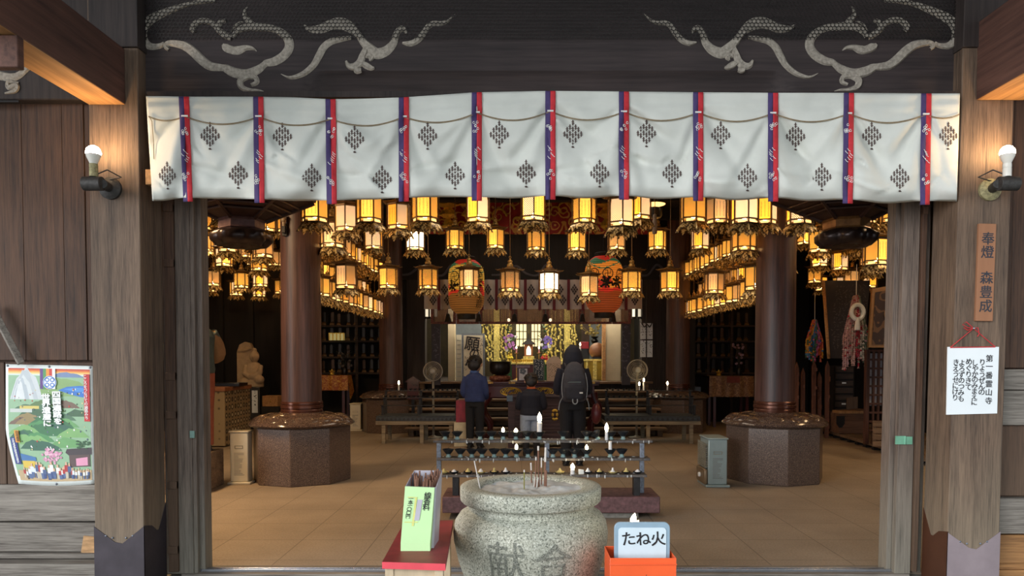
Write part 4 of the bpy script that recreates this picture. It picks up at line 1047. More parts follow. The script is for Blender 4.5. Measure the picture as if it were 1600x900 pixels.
L0=thing('hanging_lantern','x','lantern',(0,0,0))
o_fr=obj('frame',fr,brassd,L0,smooth=0); o_rf=obj('roof',rf,brassd,L0,smooth=0); o_fi=obj('finial',fin,brass,o_rf,smooth=50); o_sk=obj('leaf_skirt',sk,leafb,L0,smooth=0)
o_pn=obj('lit_panes',panes([0,2]),PM,L0,smooth=0)
chb=MB(); chb.tube([(0,0,0),(0,0,1)],.0065,6); o_ch=obj('chain',chb,brassd,L0); o_ch.location=(0,0,.56)
variants={}
for key,pt in {'a':[0,2],'b':[1,1],'c':[0,0,2],'d':[2,0,0],'e':[4,4],'f':[5,6],'g':[1,3],'h':[3,1,1],'i':[5,5],'j':[0,3,1]}.items():
    m_=obj('tmp',panes(pt),PM,None,smooth=0); variants[key]=m_.data; bpy.data.objects.remove(m_)
first=[True]
LPOS=[]
def lantern(loc,rz,var,label,group,sc=1.0):
    LPOS.append(Vector(loc))
    if first[0]:
        first[0]=False; r=L0; r.location=loc; r.rotation_euler=(0,0,rz); r['label']=label; r['group']=group; r.scale=(sc,)*3
    else: r=dup(L0,loc,rz,label,group,sc)
    for c in r.children:
        if c.name.startswith('lit_panes'): c.data=variants[var]
        if c.name.startswith('chain'): c.scale=(1,1,max(.05,(ceilz-loc[2])/sc-.56))
    return r
GR='brass hanging lanterns'
_b=MB(); _b.ell((0,0,0),(.022,.022,.028),8,6); _o=obj('tmp',_b,EMIT('lantern_bulb',(1,.62,.25,1),42)); bulb_me=_o.data; bulb_me.name='bulb'; bpy.data.objects.remove(_o)
FZ=[PI/6,0,.12,PI/6-.15,PI/6+.2,.05]
row1=[(492,350,36,'g',PI/6),(542,364,31,'c',0.1),(577,351,36,'h',PI/6),(623,361,31,'d',.0),(664,350,34,'g',PI/6),(747,350,35,'a',.0),(833,348,37,'j',.05),(913,351,39,'h',PI/6),(970,357,30,'c',0),(998,346,33,'d',0),(1083,350,33,'b',0),(1121,352,34,'f',PI/6),(1163,352,33,'c',0),(1195,353,33,'a',.2),(1249,353,34,'c',0)]
row2=[(519,389,27,'f',PI/6),(584,391,25,'c',0),(649,393,26,'e',PI/6),(711,391,26,'g',PI/6),(774,390,26,'h',.25),(838,393,26,'b',PI/6),(901,394,25,'g',.2),(963,392,25,'i',0),(1027,392,26,'g',PI/6),(1094,391,25,'d',0),(1163,394,26,'b',.2)]
row3=[(541,453,26,'f',.2),(607,452,25,'g',0),(669,453,26,'b',PI/6),(733,454,26,'f',PI/6),(797,457,26,'i',PI/6),(858,459,27,'e',PI/6),(920,464,25,'f',0),(987,457,26,'b',PI/6),(1047,457,27,'g',PI/6),(1116,460,25,'f',.1),(1181,455,26,'b',PI/6+.1)]
for rows,desc in ((row1,'front row just below the curtain hem'),(row2,'second row behind the front one'),(row3,'low row on long chains')):
    for i,(px,py,wd,v,rz) in enumerate(rows):
        d=.285*F/wd if rows is row1 else 11.6
        if rows is row1: d=(8.2,8.95,8.45,9.2)[i%4]
        if rows is row2: d=12.15
        if rows is row3: d=11.5
        if px in (519,541,1163,1181) and rows is not row1: d=9.35 if rows is row2 else 9.8
        r_=lantern(W(px,py,d),rz,v,'brass hexagonal lantern, %s from the left in the %s'%(ORD[i],desc),GR+' of the three middle rows')
        if v not in 'ei':
            bo=bpy.data.objects.new('bulb',bulb_me); COL.objects.link(bo); bo.parent=r_; bo.location=(0,0,.085)
R=random.Random(21); VV='bbgcajhib'
# tiers running back between the columns on both sides
for sd,xc,name in ((0,-2.95,'left'),(1,3.46,'right')):
    sx=-1 if sd==0 else 1
    for ti,(zt,xo,do) in enumerate(((2.42,0,0),(2.81,.35,.2),(3.21,.0,.2),(3.3,.36,.0))):
        tn=('lowest','second','third','uppermost')[ti]
        for k in range(13):
            d=10.45+k*.40+do
            lantern((xc+sx*xo+R.uniform(-.01,.01),d,zt+R.uniform(-.012,.012)),R.uniform(0,1),R.choice(VV),'brass lantern, %s from the front in the %s tier between the %s columns'%(ORD[k],tn,name),GR+' in the %s column tiers'%name,.85)
for px,py,d,l_ in ((1368,416,8.9,'large brass lantern hanging low between the right canopy and the door jamb'),(1399,408,9.9,'large brass lantern half hidden by the right door jamb'),(1395,349,10.2,'brass lantern hanging high beside the right door jamb'),(319,361,12.0,'brass lantern hanging high beside the left door jamb')):
    lantern(W(px,py,d),R.uniform(0,1),'g',l_,GR+' beside the jambs')
# side aisles: a ceiling grid of lanterns in two layers
for sd,pa,pb,name in ((0,306,446,'left'),(1,1246,1412,'right')):
    for ly,zt in enumerate((3.02,3.62)):
        for r_ in range(4):
            d=11.0+r_*2.0+(1.0 if ly else 0); xa_,xb_=X(pa,d),X(pb,d); xb_=min(xb_,7.7); o_=(0,.27,.13,.4)[(r_+ly*2)%4]; k0=math.ceil((xa_-o_)/.54); k=0
            while k0*.54+o_<xb_:
                x=k0*.54+o_; k0+=1; c=None
                for tr in range(6):
                    c=Vector((x+R.uniform(-.04,.04)*(1+tr),min(17.25,d+R.uniform(-.3,.3)*(1+tr*.3)),zt+R.uniform(-.09,.09)))
                    if all((p.xy-c.xy).length>(.48 if abs(p.z-c.z)<.68 else .26) for p in LPOS): break
                else: continue
                lantern(c,R.uniform(0,1),R.choice(VV),'brass lantern, %s across in the %s row of the %s layer, %s aisle'%(ORD[k],ORD[r_],('lower','upper')[ly],name),GR+' in the %s aisle'%name,.98); k+=1
# bulbs inside the nearest lanterns would be hidden by the panes; the panes themselves glow
# ================================================================== HANGING CANOPIES, BROCADE, PAPER LANTERNS
canw=MT('dark_carved_canopy_wood',L(64,42,36),.5,var=.35,scale=9,bump=.3); petal=MT('dark_bronze_petal',L(58,46,44),.28,.5,var=.25,scale=6); canbox=MT('worn_gilt_frieze',L(146,104,62),.45,.4,var=.35,scale=18,bump=.3)
for lab,px,d,bm_ in (('dark hexagonal hanging canopy with bulging bronze petals in the left aisle',378,7.6,canw),('gilt banded hexagonal hanging canopy with dark petals in the right aisle',1322,7.6,canbox)):
    c=W(px,360,d); t=thing('hanging_canopy',lab,'canopy',(c.x,d,c.z))
    def hx(mb,prof,n=6,m=None): mb.lathe(prof,n,ph=PI/6+.2 if px>800 else PI/6-.12,m=m)
    mb=MB(); hx(mb,[(.22,.0),(.233,.01),(.226,.02),(.226,.085),(.238,.095),(.232,.11)]); obj('frieze',mb,bm_ if px>800 else MT('greyed_frieze',L(110,84,84),.5,.2,var=.3,scale=20,bump=.3),t,smooth=0)
    mb=MB(); hx(mb,[(.232,.11),(.70,.33),(.74,.34),(.76,.40),(.70,.42),(.2,.46)]); 
    for k in range(6):
        a=k*PI/3+PI/6+(.2 if px>800 else -.12); mb.tube([(.232*math.cos(a),.232*math.sin(a),.10),(.72*math.cos(a),.72*math.sin(a),.33)],.022,6)
        for f_ in (.3,.5,.7):
            b=a+PI/3; p0=(.27+.43*f_,.11+.22*f_-.006); mb.tube([(p0[0]*math.cos(a),p0[0]*math.sin(a),p0[1]),(p0[0]*math.cos(b),p0[0]*math.sin(b),p0[1])],.013,5)
    obj('flared_roof',mb,canw,t,smooth=0)
    mb=MB(); mb.lathe([(.05,-.10),(.14,-.16),(.225,-.165),(.28,-.11),(.285,-.05),(.255,-.012),(.215,.0)],60,mod=lambda a,i:.88+(.22*abs(math.sin(3*a+.4))**.7 if i<5 else .12)); obj('petal_skirt',mb,petal,t,smooth=60)
    mb=MB(); mb.tube([(0,0,.45),(0,0,ceilz-c.z)],.03,8); obj('hanging_rod',mb,iron,t)
def BROC(name,bgc,fg,sc):
    m,nt,bs=_new(name); v=coords(nt)
    vor=nt.nodes.new('ShaderNodeTexVoronoi'); vor.inputs['Scale'].default_value=sc; vor.feature='SMOOTH_F1'
    n_=nt.nodes.new('ShaderNodeTexNoise'); n_.inputs['Scale'].default_value=sc*.8; n_.inputs['Detail'].default_value=2
    nt.links.new(v,n_.inputs['Vector']); ad=nt.nodes.new('ShaderNodeVectorMath'); ad.operation='MULTIPLY_ADD'; ad.inputs[1].default_value=(.2,.2,.2); nt.links.new(n_.outputs['Color'],ad.inputs[0]); nt.links.new(v,ad.inputs[2])
    nt.links.new(ad.outputs[0],vor.inputs['Vector'])
    wv=nt.nodes.new('ShaderNodeMath'); wv.operation='SINE'; k=nt.nodes.new('ShaderNodeMath'); k.operation='MULTIPLY'; k.inputs[1].default_value=22; nt.links.new(vor.outputs['Distance'],k.inputs[0]); nt.links.new(k.outputs[0],wv.inputs[0])
    r=ramp(nt,[(.45,bgc),(.55,fg)]); nt.links.new(wv.outputs[0],r.inputs['Fac']); nt.links.new(r.outputs['Color'],bs.inputs['Base Color']); bs.inputs['Roughness'].default_value=.5
    return m
broc_red=BROC('red_gold_brocade',L(150,34,34),L(214,164,88),4.5); broc_gold=BROC('orange_brocade',L(150,78,30),L(196,148,64),14); broc_pale=BROC('brown_gold_brocade',L(104,70,48),L(150,116,76),16)
d=13.9; a=W(640,366,d); b=W(1020,300,d)
t=thing('brocade_hanging','red and gold brocade band hung across the hall behind the lanterns','hanging cloth',(AX,d,a.z))
mb=MB(); mb.sheet(lambda u,v:(a.x+(b.x-a.x)*u,d+.02*math.sin(u*60),a.z+(b.z-a.z)*v*1.6),120,4); put(obj('cloth',mb,broc_red,smooth=180),t)
mb=MB(); R=random.Random(8)
for i in range(26):
    x=a.x+(b.x-a.x)*(i+.5)/26; z=a.z+R.uniform(.12,.5); s_=R.uniform(.08,.16); pts=[]
    for k in range(16):
        th=k*.55+R.uniform(-.1,.1); r_=s_*(1-k/18); pts.append((x+r_*math.cos(th),d-.05,z+r_*math.sin(th)))
    mb.tube(pts,[.022*(1-k/20) for k in range(16)],6)
put(obj('gilt_scroll_relief',mb,gold,smooth=60),t)
mb=MB(); mb.tube([(a.x,d,a.z+.66),(b.x,d,a.z+.66)],.03,8); put(obj('hanging_pole',mb,blk_w),t)
for px in (700,735,912,948):
    m_=MB(); q=W(px,338,d-.42); 
    t_=thing('gilt_ornament','gilt openwork ornament, %s from the left, hanging before the red brocade'%ORD[(700,735,912,948).index(px)],'ornament',q,0,'gilt ornaments before the brocade')
    m_.lathe([(.02,.3),(.16,.26),(.2,.2),(.06,.16),(.1,.1),(.14,.02),(.04,-.04),(.09,-.12),(.11,-.18),(.02,-.26)],14,mod=lambda a,i:1+.25*math.sin(5*a+i)); obj('body',m_,gold,t_,smooth=20)
    m_=MB(); m_.tube([(0,0,.28),(0,0,ceilz-q.z)],.006,6); obj('chain',m_,brassd,t_)
# small lit canopy lamp and grey tassel right of centre
q=W(1022,330,10.6); t=thing('ceiling_lamp','round dark lamp with a glowing top hanging right of the middle lanterns','lamp',q)
mb=MB(); mb.lathe([(.0,-.10),(.10,-.09),(.12,-.05),(.12,.04),(.05,.06)],24); obj('shade',mb,lacqk,t)
mb=MB(); mb.lathe([(.05,.06),(.15,.09),(.16,.10),(.05,.105)],24); obj('glowing_ring',mb,EMIT('warm_lamp_glow',(1,.5,.15,1),2),t)
mb=MB(); mb.tube([(0,0,.1),(0,0,ceilz-q.z)],.008,6); obj('hanging_rod',mb,iron,t)
q=W(1023,352,10.4); t=thing('tassel','grey silk tassel hanging under the round dark lamp','tassel',q)
mb=MB(); mb.lathe([(0,.16),(.025,.15),(.03,.11),(.022,.09),(.034,.07),(.036,-.10),(.03,-.12),(0,-.12)],12); obj('fringe',mb,MT('grey_silk',L(120,104,92),.7,var=.2,scale=60,stretch=(1,1,.1)),t)
mb=MB(); mb.tube([(0,0,.15),(0,0,ceilz-q.z)],.005,5); obj('cord',mb,brassd,t)
# big painted paper lanterns
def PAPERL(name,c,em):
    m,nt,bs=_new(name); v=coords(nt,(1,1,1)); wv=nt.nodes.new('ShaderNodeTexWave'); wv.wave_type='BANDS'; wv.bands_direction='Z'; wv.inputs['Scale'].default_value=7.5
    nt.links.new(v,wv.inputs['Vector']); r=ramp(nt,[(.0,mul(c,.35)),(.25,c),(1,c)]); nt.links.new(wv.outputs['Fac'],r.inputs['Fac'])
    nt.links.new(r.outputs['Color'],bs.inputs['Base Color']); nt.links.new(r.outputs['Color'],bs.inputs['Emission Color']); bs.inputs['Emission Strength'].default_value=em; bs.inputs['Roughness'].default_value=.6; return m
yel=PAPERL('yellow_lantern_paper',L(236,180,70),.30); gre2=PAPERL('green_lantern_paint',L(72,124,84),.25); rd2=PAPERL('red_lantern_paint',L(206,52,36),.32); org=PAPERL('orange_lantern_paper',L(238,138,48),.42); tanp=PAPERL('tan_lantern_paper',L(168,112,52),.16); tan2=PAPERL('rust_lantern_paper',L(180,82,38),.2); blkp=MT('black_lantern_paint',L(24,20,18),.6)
def chochin(px,py0,py1,wd,d,label,main,low,accent,rot):
    zt,zb_=Z(py0,d),Z(py1,d); H_=zt-zb_; r_=wd/2/F*d; x=X(px,d)
    t=thing('hanging_paper_lantern',label,'lantern',(x,d,zb_))
    NZ,NA=56,64
    def rr_(s):  # s 0 bottom..1 top
        return r_*min(1,(1-abs(2*s-1)**5*.52))
    mb=MB(); mats=[main,low,accent,gre2,rd2]
    vs=[];fs=[];ms=[]
    for i in range(NZ+1):
        s=i/NZ
        for j in range(NA):
            a_=2*PI*j/NA; q=rr_(s)*(1+.006*math.cos(i*PI)); vs.append((q*math.cos(a_),q*math.sin(a_),H_*(.03+.94*s)))
    base=len(mb.v)
    for i in range(NZ):
        s=(i+.5)/NZ
        for j in range(NA):
            a_=2*PI*(j+.5)/NA+rot
            w1=.80+.05*math.sin(3*a_); w2=.87+.03*math.sin(3*a_+1); w3=.93+.03*math.sin(4*a_)
            if s<.36+.02*math.sin(5*a_): m_=1
            elif s<.42+.02*math.sin(5*a_): m_=4
            elif s<.60 and math.sin(2.5*a_)+ .6*math.sin(9*a_+s*40)>.55: m_=4
            elif s>w3: m_=4
            elif s>w2: m_=3
            elif w1<s<w1+.02: m_=3
            else: m_=0
            mb.add([vs[i*NA+j],vs[i*NA+(j+1)%NA],vs[(i+1)*NA+(j+1)%NA],vs[(i+1)*NA+j]],[(0,1,2,3)],m=m_)
    obj('painted_paper',mb,mats,t,smooth=0)
    mb=MB(); mb.lathe([(r_*.47,-.06),(r_*.5,-.05),(r_*.5,.04),(r_*.46,.05)],32); obj('bottom_ring',mb,blkp,t)
    mb=MB(); mb.lathe([(r_*.46,-.02),(r_*.5,0),(r_*.5,.06),(r_*.46,.07)],32,(0,0,H_*.97)); mb.tube([(0,0,H_),(0,0,ceilz-zb_)],.015,8); obj('top_ring',mb,blkp,t)
    def wrap(p):
        s=max(.02,min(.98,p.z/H_)); q=rr_(s)+.012; a_=-PI/2+p.x/r_; return Vector((q*math.cos(a_),q*math.sin(a_),p.z))
    for k,ax_ in enumerate((-.62,.1,.85)):
        mb=MB(); mb.text('卍',.15,Matrix.Translation((ax_*r_,0,H_*.66))@FRONT,fn=wrap)
        for q in range(20):
            a0,a1=2*PI*q/20,2*PI*(q+1)/20
            mb.poly([wrap(Vector((ax_*r_+rr0*math.cos(aa),0,H_*.66+rr0*math.sin(aa)))) for rr0,aa in ((.105,a0),(.105,a1),(.088,a1),(.088,a0))][::-1])
        obj('painted_crest',mb,blkp,t,smooth=0)
    for cx_,cz_ in ((-.75,.50),(.0,.50),(.62,.52)):
        mb=MB(); R=random.Random(int(cx_*10)+5)
        for q in range(7):
            a0=q*.9+R.uniform(-.2,.2); l_=R.uniform(.09,.16); pts=[]
            for f_,w_ in ((0,.0),(.4,.35),(.65,.2),(.8,.4),(1,0)): pts.append((f_*l_,w_*l_*.6))
            P_=[(p[0],p[1]) for p in pts]+[(p[0],-p[1]) for p in pts[1:-1][::-1]]
            mb.poly([wrap(Vector((cx_*r_+p[0]*math.cos(a0)-p[1]*math.sin(a0),0,H_*cz_+p[0]*math.sin(a0)+p[1]*math.cos(a0)))) for p in P_][::-1])
        obj('painted_leaf',mb,blkp,t,smooth=0)
    return t,wrap,H_,r_
t,wrap,H_,r_=chochin(729,404,494,56,14.4,'yellow painted paper lantern with black crests and side writing, left of centre',yel,tanp,org,0)
mb=MB()
for i,ch in enumerate('奉納御宝前'): mb.text(ch,.17,Matrix.Translation((.86*r_,0,H_*(.72-.13*i)))@FRONT,fn=wrap)
obj('side_lettering',mb,blkp,t,smooth=0)
chochin(943,398,492,59,14.4,'red and orange painted paper lantern with black crests, right of centre',org,tan2,rd2,1.2)
# ================================================================== INNER HALL FRONT
d=15.9
mb=MB(); mb.bb((X(600,d),d,Z(437,d)),(X(1090,d),d+.3,4.5)); ih=struct('beam_inner',mb,blk_w,smooth=0)
def one(*p): return p
SI=[]
for k in range(3):
    cx_=(680,828,1000)[k]
    SI+= [[(cx_-60,430,3),(cx_-40,428,4),(cx_-22,416,4),(cx_-5,428,4),(cx_+12,430,4),(cx_+26,414,4),(cx_+38,424,4),(cx_+30,432,3)]]
mb=MB(); strokes(mb,SI,one,.03,d); obj('scroll_outline',mb,MT('grey_scroll_paint',L(78,76,84),.7),ih,smooth=60)
# side walls of the sanctuary, posts and steps
mb=MB(); mb.bb((X(636,d),d,0),(X(664,d),d+.35,4.5)); struct('pillar_inner_left',mb,dark_w,smooth=0)
mb=MB(); mb.bb((X(1003,d),d,0),(X(1042,d),d+.35,4.5)); struct('pillar_inner_right',mb,dark_w,smooth=0)
mb=MB(); mb.bb((X(600,d),d+.1,0),(X(640,d),d+.2,4.5)); mb.bb((X(1040,d),d+.1,0),(X(1088,d),d+.2,4.5)); struct('wall_inner',mb,blk_w,smooth=0)
PZ=1.02
mb=MB(); mb.bb((-2.75,16.1,0),(3.25,20.8,PZ)); struct('floor_sanctuary',mb,dark_w,smooth=0)
mb=MB(); mb.bb((-2.75,16.2,PZ),(-2.62,20.8,4.5)); mb.bb((3.1,16.2,PZ),(3.25,20.8,4.5)); struct('wall_sanctuary',mb,blk_w,smooth=0)
stp=WOOD('step_wood',L(96,74,56),L(136,110,84),'x',10)
mb=MB()
for i in range(6):
    y=14.25+.32*i; z=.17*(i+1); mb.bb((X(640,15),y,z-.045),(X(1032,15),y+.34,z)); mb.bb((X(640,15)+.03,y+.28,z-.17),(X(1032,15)-.03,y+.30,z-.03),)
for px in (650,840,1022): 
    for i in range(6): mb.bb((X(px,15)-.05,14.3+.32*i,0),(X(px,15)+.05,14.3+.32*i+.3,.17*(i+1)-.045))
struct('stair',mb,stp,smooth=0,bevel=.006)
# small white curtain of the sanctuary
d=15.6; za,zb_=Z(437,d),Z(483,d); xa,xb=X(663,d),X(1003,d)
t=thing('altar_curtain','short greyish white curtain with diamond crests across the sanctuary','curtain',(AX,d,zb_))
rbx=[664+22.4*i for i in range(1,15)]
mb=MB(); mb.sheet(lambda u,v:(xa+(xb-xa)*u,d+.03*math.sin(u*95+v*2)+.015*math.sin(u*31),zb_+(za-zb_)*v),260,10); put(obj('cloth',mb,canvas_back,smooth=180),t)
drib=MT('dark_red_ribbon',L(96,26,44),.7); crk=MT('dark_printed_crest',L(60,56,62),.8)
for i,px in enumerate(rbx):
    mb=MB(); x=X(px,d); mb.bb((x-.03,d-.05,zb_-.03),(x+.03,d-.043,za)); put(obj('ribbon',mb,drib),t)
for i in range(15):
    for k in range(2):
        x=X(664+22.4*(i+.5),d)+(.03 if k else -.03); z=zb_+(za-zb_)*(.30 if k else .66); mb=MB(); s_=.075
        for q in range(3): 
            for r__ in range(3):
                cx_=x+(q-r__)*.028; cz_=z+(q+r__-2)*.042; mb.poly([(cx_-.022,d-.052,cz_),(cx_,d-.052,cz_-.036),(cx_+.022,d-.052,cz_),(cx_,d-.052,cz_+.036)])
        put(obj('printed_crest',mb,crk,smooth=0),t)
# reed blinds below it, bells along the hem
m,nt,bs=_new('brown_reed_blind'); bs.inputs['Roughness'].default_value=.7
f=noise_n(nt,coords(nt,(1,1,.05)),40,3); r=ramp(nt,[(.35,L(54,36,28)),(.65,L(122,88,66))]); nt.links.new(f,r.inputs['Fac']); nt.links.new(r.outputs['Color'],bs.inputs['Base Color'])
tr_=nt.nodes.new('ShaderNodeBsdfTranslucent'); nt.links.new(r.outputs['Color'],tr_.inputs['Color']); mx_=nt.nodes.new('ShaderNodeMixShader'); mx_.inputs[0].default_value=.6
nt.links.new(bs.outputs[0],mx_.inputs[1]); nt.links.new(tr_.outputs[0],mx_.inputs[2]); tp_=nt.nodes.new('ShaderNodeBsdfTransparent'); m2_=nt.nodes.new('ShaderNodeMixShader'); m2_.inputs[0].default_value=.38; nt.links.new(mx_.outputs[0],m2_.inputs[1]); nt.links.new(tp_.outputs[0],m2_.inputs[2]); nt.links.new(m2_.outputs[0],nt.nodes['Material Output'].inputs['Surface']); blindm=m
hem=BROC('rust_brocade_hem',L(96,40,30),L(150,84,60),20)
d=15.85
spans=[(674,712),(714,748),(750,803),(805,852),(854,908),(910,955),(957,985)]
for i,(pa,pb) in enumerate(spans):
    t=thing('reed_blind','rolled down brown reed blind, %s from the left above the altar'%ORD[i],'blind',(X((pa+pb)/2,d),d,Z(505,d)),0,'reed blinds above the altar')
    x0,x1=X(pa,d),X(pb,d); z0,z1=Z(506,d),Z(478,d)
    mb=MB(); mb.bb((x0,d,z0),(x1,d+.01,z1)); put(obj('reed_panel',mb,blindm),t)
    mb=MB(); mb.bb((x0,d-.012,z0-.005),(x1,d+.016,z0+.045)); put(obj('brocade_hem',mb,hem),t)
    mb=MB(); 
    for xx in (x0+.02,x1-.02): mb.bb((xx-.03,d-.01,z0),(xx+.03,d+.014,z1))
    put(obj('brocade_edge',mb,hem),t)
for i,px in enumerate((700,748,804,852,910,958)):
    q=W(px,503,15.75); t_=thing('bell','small dark hanging bell, %s from the left along the blind hem'%ORD[i],'bell',q,0,'bells along the blind')
    m_=MB(); m_.lathe([(.075,0),(.07,.02),(.055,.08),(.045,.14),(.03,.17),(0,.18)],16); obj('bell_body',m_,lacqk,t_); m_=MB(); m_.tube([(0,0,.17),(0,0,.42)],.008,6); obj('cord',m_,lacqk,t_)
# ================================================================== SANCTUARY CONTENTS
gilt=MT('bright_gilt',L(232,212,122),.38,.4,var=.4,scale=25); cream=MT('cream_post_paint',L(206,190,156),.6,var=.08,scale=4)
def slab(name,label,cat,pa,pb,ya,yb,d,dep,mat,bev=.006,group=None):
    t=thing(name,label,cat,(X((pa+pb)/2,d),d+dep/2,Z(yb,d)),0,group); mb=MB(); mb.bb((X(pa,d),d,Z(yb,d)),(X(pb,d),d+dep,Z(ya,d))); put(obj('panel',mb,mat,bevel=bev),t); return t
t=slab('cream_post','narrow cream post left of the hanging scroll','post',700,711,480,600,16.4,.2,cream)
t=slab('cream_board','broad cream board right of the altar opening','board',946,970,480,604,16.4,.08,cream)
mb=MB(); mb.bb((X(941,16.4),16.36,PZ),(X(946,16.4),16.5,3.2)); put(obj('brown_edge',mb,tan_w),t)
def squig(mb,M,h,seed,w_=.04,n=None,th=.007):
    """a column of brush-like marks"""
    R=random.Random(seed); z=h/2
    while z>-h/2+w_*.5:
        for k in range(R.randint(2,4)):
            a=Vector((R.uniform(-w_,w_)*.5,0,z+R.uniform(-w_,w_)*.4)); b=a+Vector((R.uniform(-w_,w_)*.7,0,R.uniform(-w_,w_)*.6)); dv=(b-a); 
            if dv.length<w_*.2: continue
            n_=Vector((-dv.z,0,dv.x)).normalized()*th*R.uniform(.5,1)
            P_=[a-n_*.5,b-n_,b+n_,a+n_*.5]; mb.poly([M@p for p in P_])
        z-=w_*1.25
goldink=MT('gold_lettering',L(176,140,70),.5,.3)
for i,(pa,pb) in enumerate(((674,688),(972,985))):
    t=slab('pillar_plaque','tall dark purple plaque with faded gilt characters %s the altar'%('left of' if i==0 else 'right of'),'plaque',pa,pb,506,602,15.75,.05,MT('dark_purple_plaque',L(50,44,54),.5,var=.3,scale=6))
    mb=MB(); q=W((pa+pb)/2,553,15.75); squig(mb,Matrix.Translation((q.x,15.745,q.z)),1.15,i+4,.1,th=.016); put(obj('lettering',mb,MT('faint_grey_lettering',L(92,88,98),.6),smooth=0),t)
# back wall lattice windows, gilt pillars
d=19.9
mb=MB(); mb.bb((-2.62,20.3,PZ),(3.1,20.4,4.5)); struct('wall_altar',mb,MT('dim_gilt_wall',L(64,54,34),.5,.2,var=.4,scale=5),smooth=0)
winlit=EMIT('lit_paper_window',(1,.80,.36,1),1.3)
for i,(pa,pb) in enumerate(((806,823),(830,845))):
    t=thing('lattice_window','lit yellow lattice window %s the little shrine'%('left behind' if i==0 else 'right behind'),'window',(X((pa+pb)/2,d),d,Z(540,d)))
    x0,x1,z0,z1=X(pa,d),X(pb,d),Z(542,d),Z(506,d)
    mb=MB(); mb.bb((x0,d,z0),(x1,d+.02,z1)); put(obj('paper_pane',mb,winlit),t)
    mb=MB()
    for k in range(4): x=x0+(x1-x0)*k/3; mb.bb((x-.012,d-.03,z0),(x+.012,d,z1))
    for k in range(4): z=z0+(z1-z0)*k/3; mb.bb((x0,d-.03,z-.012),(x1,d,z+.012))
    put(obj('lattice_frame',mb,lacqk),t)
d=18.6
for i,px in enumerate((776,886)):
    t=thing('gilt_pillar','bright gilt pillar %s the altar windows'%('left of' if i==0 else 'right of'),'pillar',(X(px,d),d,PZ)); w_=.075
    mb=MB(); mb.bb((X(px,d)-w_,d-w_,PZ),(X(px,d)+w_,d+w_,3.3)); put(obj('shaft',mb,gilt,bevel=.01),t)
    mb=MB(); 
    for z in (Z(534,d),Z(537,d),Z(508,d)): mb.bb((X(px,d)-w_-.02,d-w_-.02,z-.02),(X(px,d)+w_+.02,d+w_+.02,z+.02))
    put(obj('ring_moulding',mb,gilt),t)
R=random.Random(31)
orn_px=[755,763,768,784,790,796,856,862,868,876,894,899]
for i,px in enumerate(orn_px):
    dd=18.2+R.uniform(-.2,.3); q=W(px,506,dd)
    t_=thing('gilt_pendant','gilt leaf pendant, %s from the left in front of the gilt pillars'%ORD[i],'pendant',(q.x,dd,q.z-.9),0,'gilt pendants over the altar')
    m_=MB()
    for k in range(24):
        z=.9-k*.04; r_=.035+.03*math.sin(k*.9); a=R.uniform(0,6.28); s_=R.uniform(.016,.034)
        m_.ell((r_*math.cos(a),r_*math.sin(a),z),(s_,s_*.6,s_*1.2),6,4)
    m_.tube([(0,0,1.35),(0,0,0)],.006,5); obj('leaves',m_,gilt,t_,smooth=0)
# hanging scroll with large brushed characters
d=16.25; pap=MT('scroll_paper',L(214,204,178),.7,var=.04,scale=3); bro=BROC('grey_blue_brocade',L(104,112,124),L(136,142,146),30)
t=thing('hanging_scroll','framed scroll with large black brushed characters left of the altar','scroll',(X(740,d),d,PZ))
x0,x1,z0,z1=X(721.5,d),X(757.5,d),PZ,Z(521,d)
mb=MB(); mb.bb((x0,d,z0),(x1,d+.04,z1)); put(obj('brocade_mount',mb,bro),t)
mb=MB(); mb.bb((X(724.5,d),d-.006,Z(591,d)),(X(754.5,d),d,Z(524,d))); put(obj('paper',mb,pap),t)
mb=MB()
for ch,px,py,s_ in (('願',738,537,.34),('の',741,553,.24),('心',738,566,.32)): 
    q=W(px,py,d-.012); mb.text(ch,s_,Matrix.Translation(q)@Matrix.Rotation(.12,4,'Y')@FRONT)
put(obj('large_lettering',mb,ink,smooth=0),t)
mb=MB(); q=W(751,545,d-.012); squig(mb,Matrix.Translation(q),.45,3,.045); q=W(728,570,d-.012); squig(mb,Matrix.Translation(q),.3,9,.06); put(obj('small_lettering',mb,ink,smooth=0),t)
mb=MB(); mb.bb((X(713,d+.1),d+.1,PZ),(X(721,d+.1),d+.14,Z(523,d))); t2=thing('folding_screen','pale screen panel with ruled squares half hidden behind the scroll','screen',(X(717,d),d+.1,PZ)); put(obj('panel',mb,pap),t2)
mb=MB()
for k in range(9): mb.bb((X(714,d+.1),d+.095,PZ+.1+k*.1),(X(720.5,d+.1),d+.1,PZ+.106+k*.1))
put(obj('ruled_lines',mb,bro),t2)
# altar table, gong, shrine, flowers, candles
tz=1.10; td=13.55
t=thing('altar_table','dark red lacquer table with gilt openwork panels and curled legs before the altar','table',(X(845,td),td+.3,0))
xa,xb=X(752,td),X(938,td)
mb=MB(); mb.bb((xa,td,tz-.045),(xb,td+.62,tz)); mb.bb((xa+.02,td+.02,tz-.08),(xb-.02,td+.6,tz-.045)); put(obj('top',mb,lacq,bevel=.01),t)
mb=MB(); mb.bb((xa+.1,td+.04,tz-.30),(xb-.1,td+.09,tz-.08)); put(obj('apron',mb,lacq,bevel=.01),t)
for px in (798,849,905):
    mb=MB(); q=W(px,612,td); R=random.Random(px)
    for k in range(9):
        a0=k*.7; mb.tube([(q.x+.16*math.cos(a0+s_*.5)*(1-.1*s_)*(1 if 1 else 0),td+.03,q.z+.06*math.sin(a0+s_*.9)) for s_ in range(4)],.011,5)
    mb.tube([(q.x+.19*math.cos(i*PI/8),td+.03,q.z+.075*math.sin(i*PI/8)) for i in range(16)],.01,5,closed=True); put(obj('gilt_openwork',mb,gold,smooth=50),t)
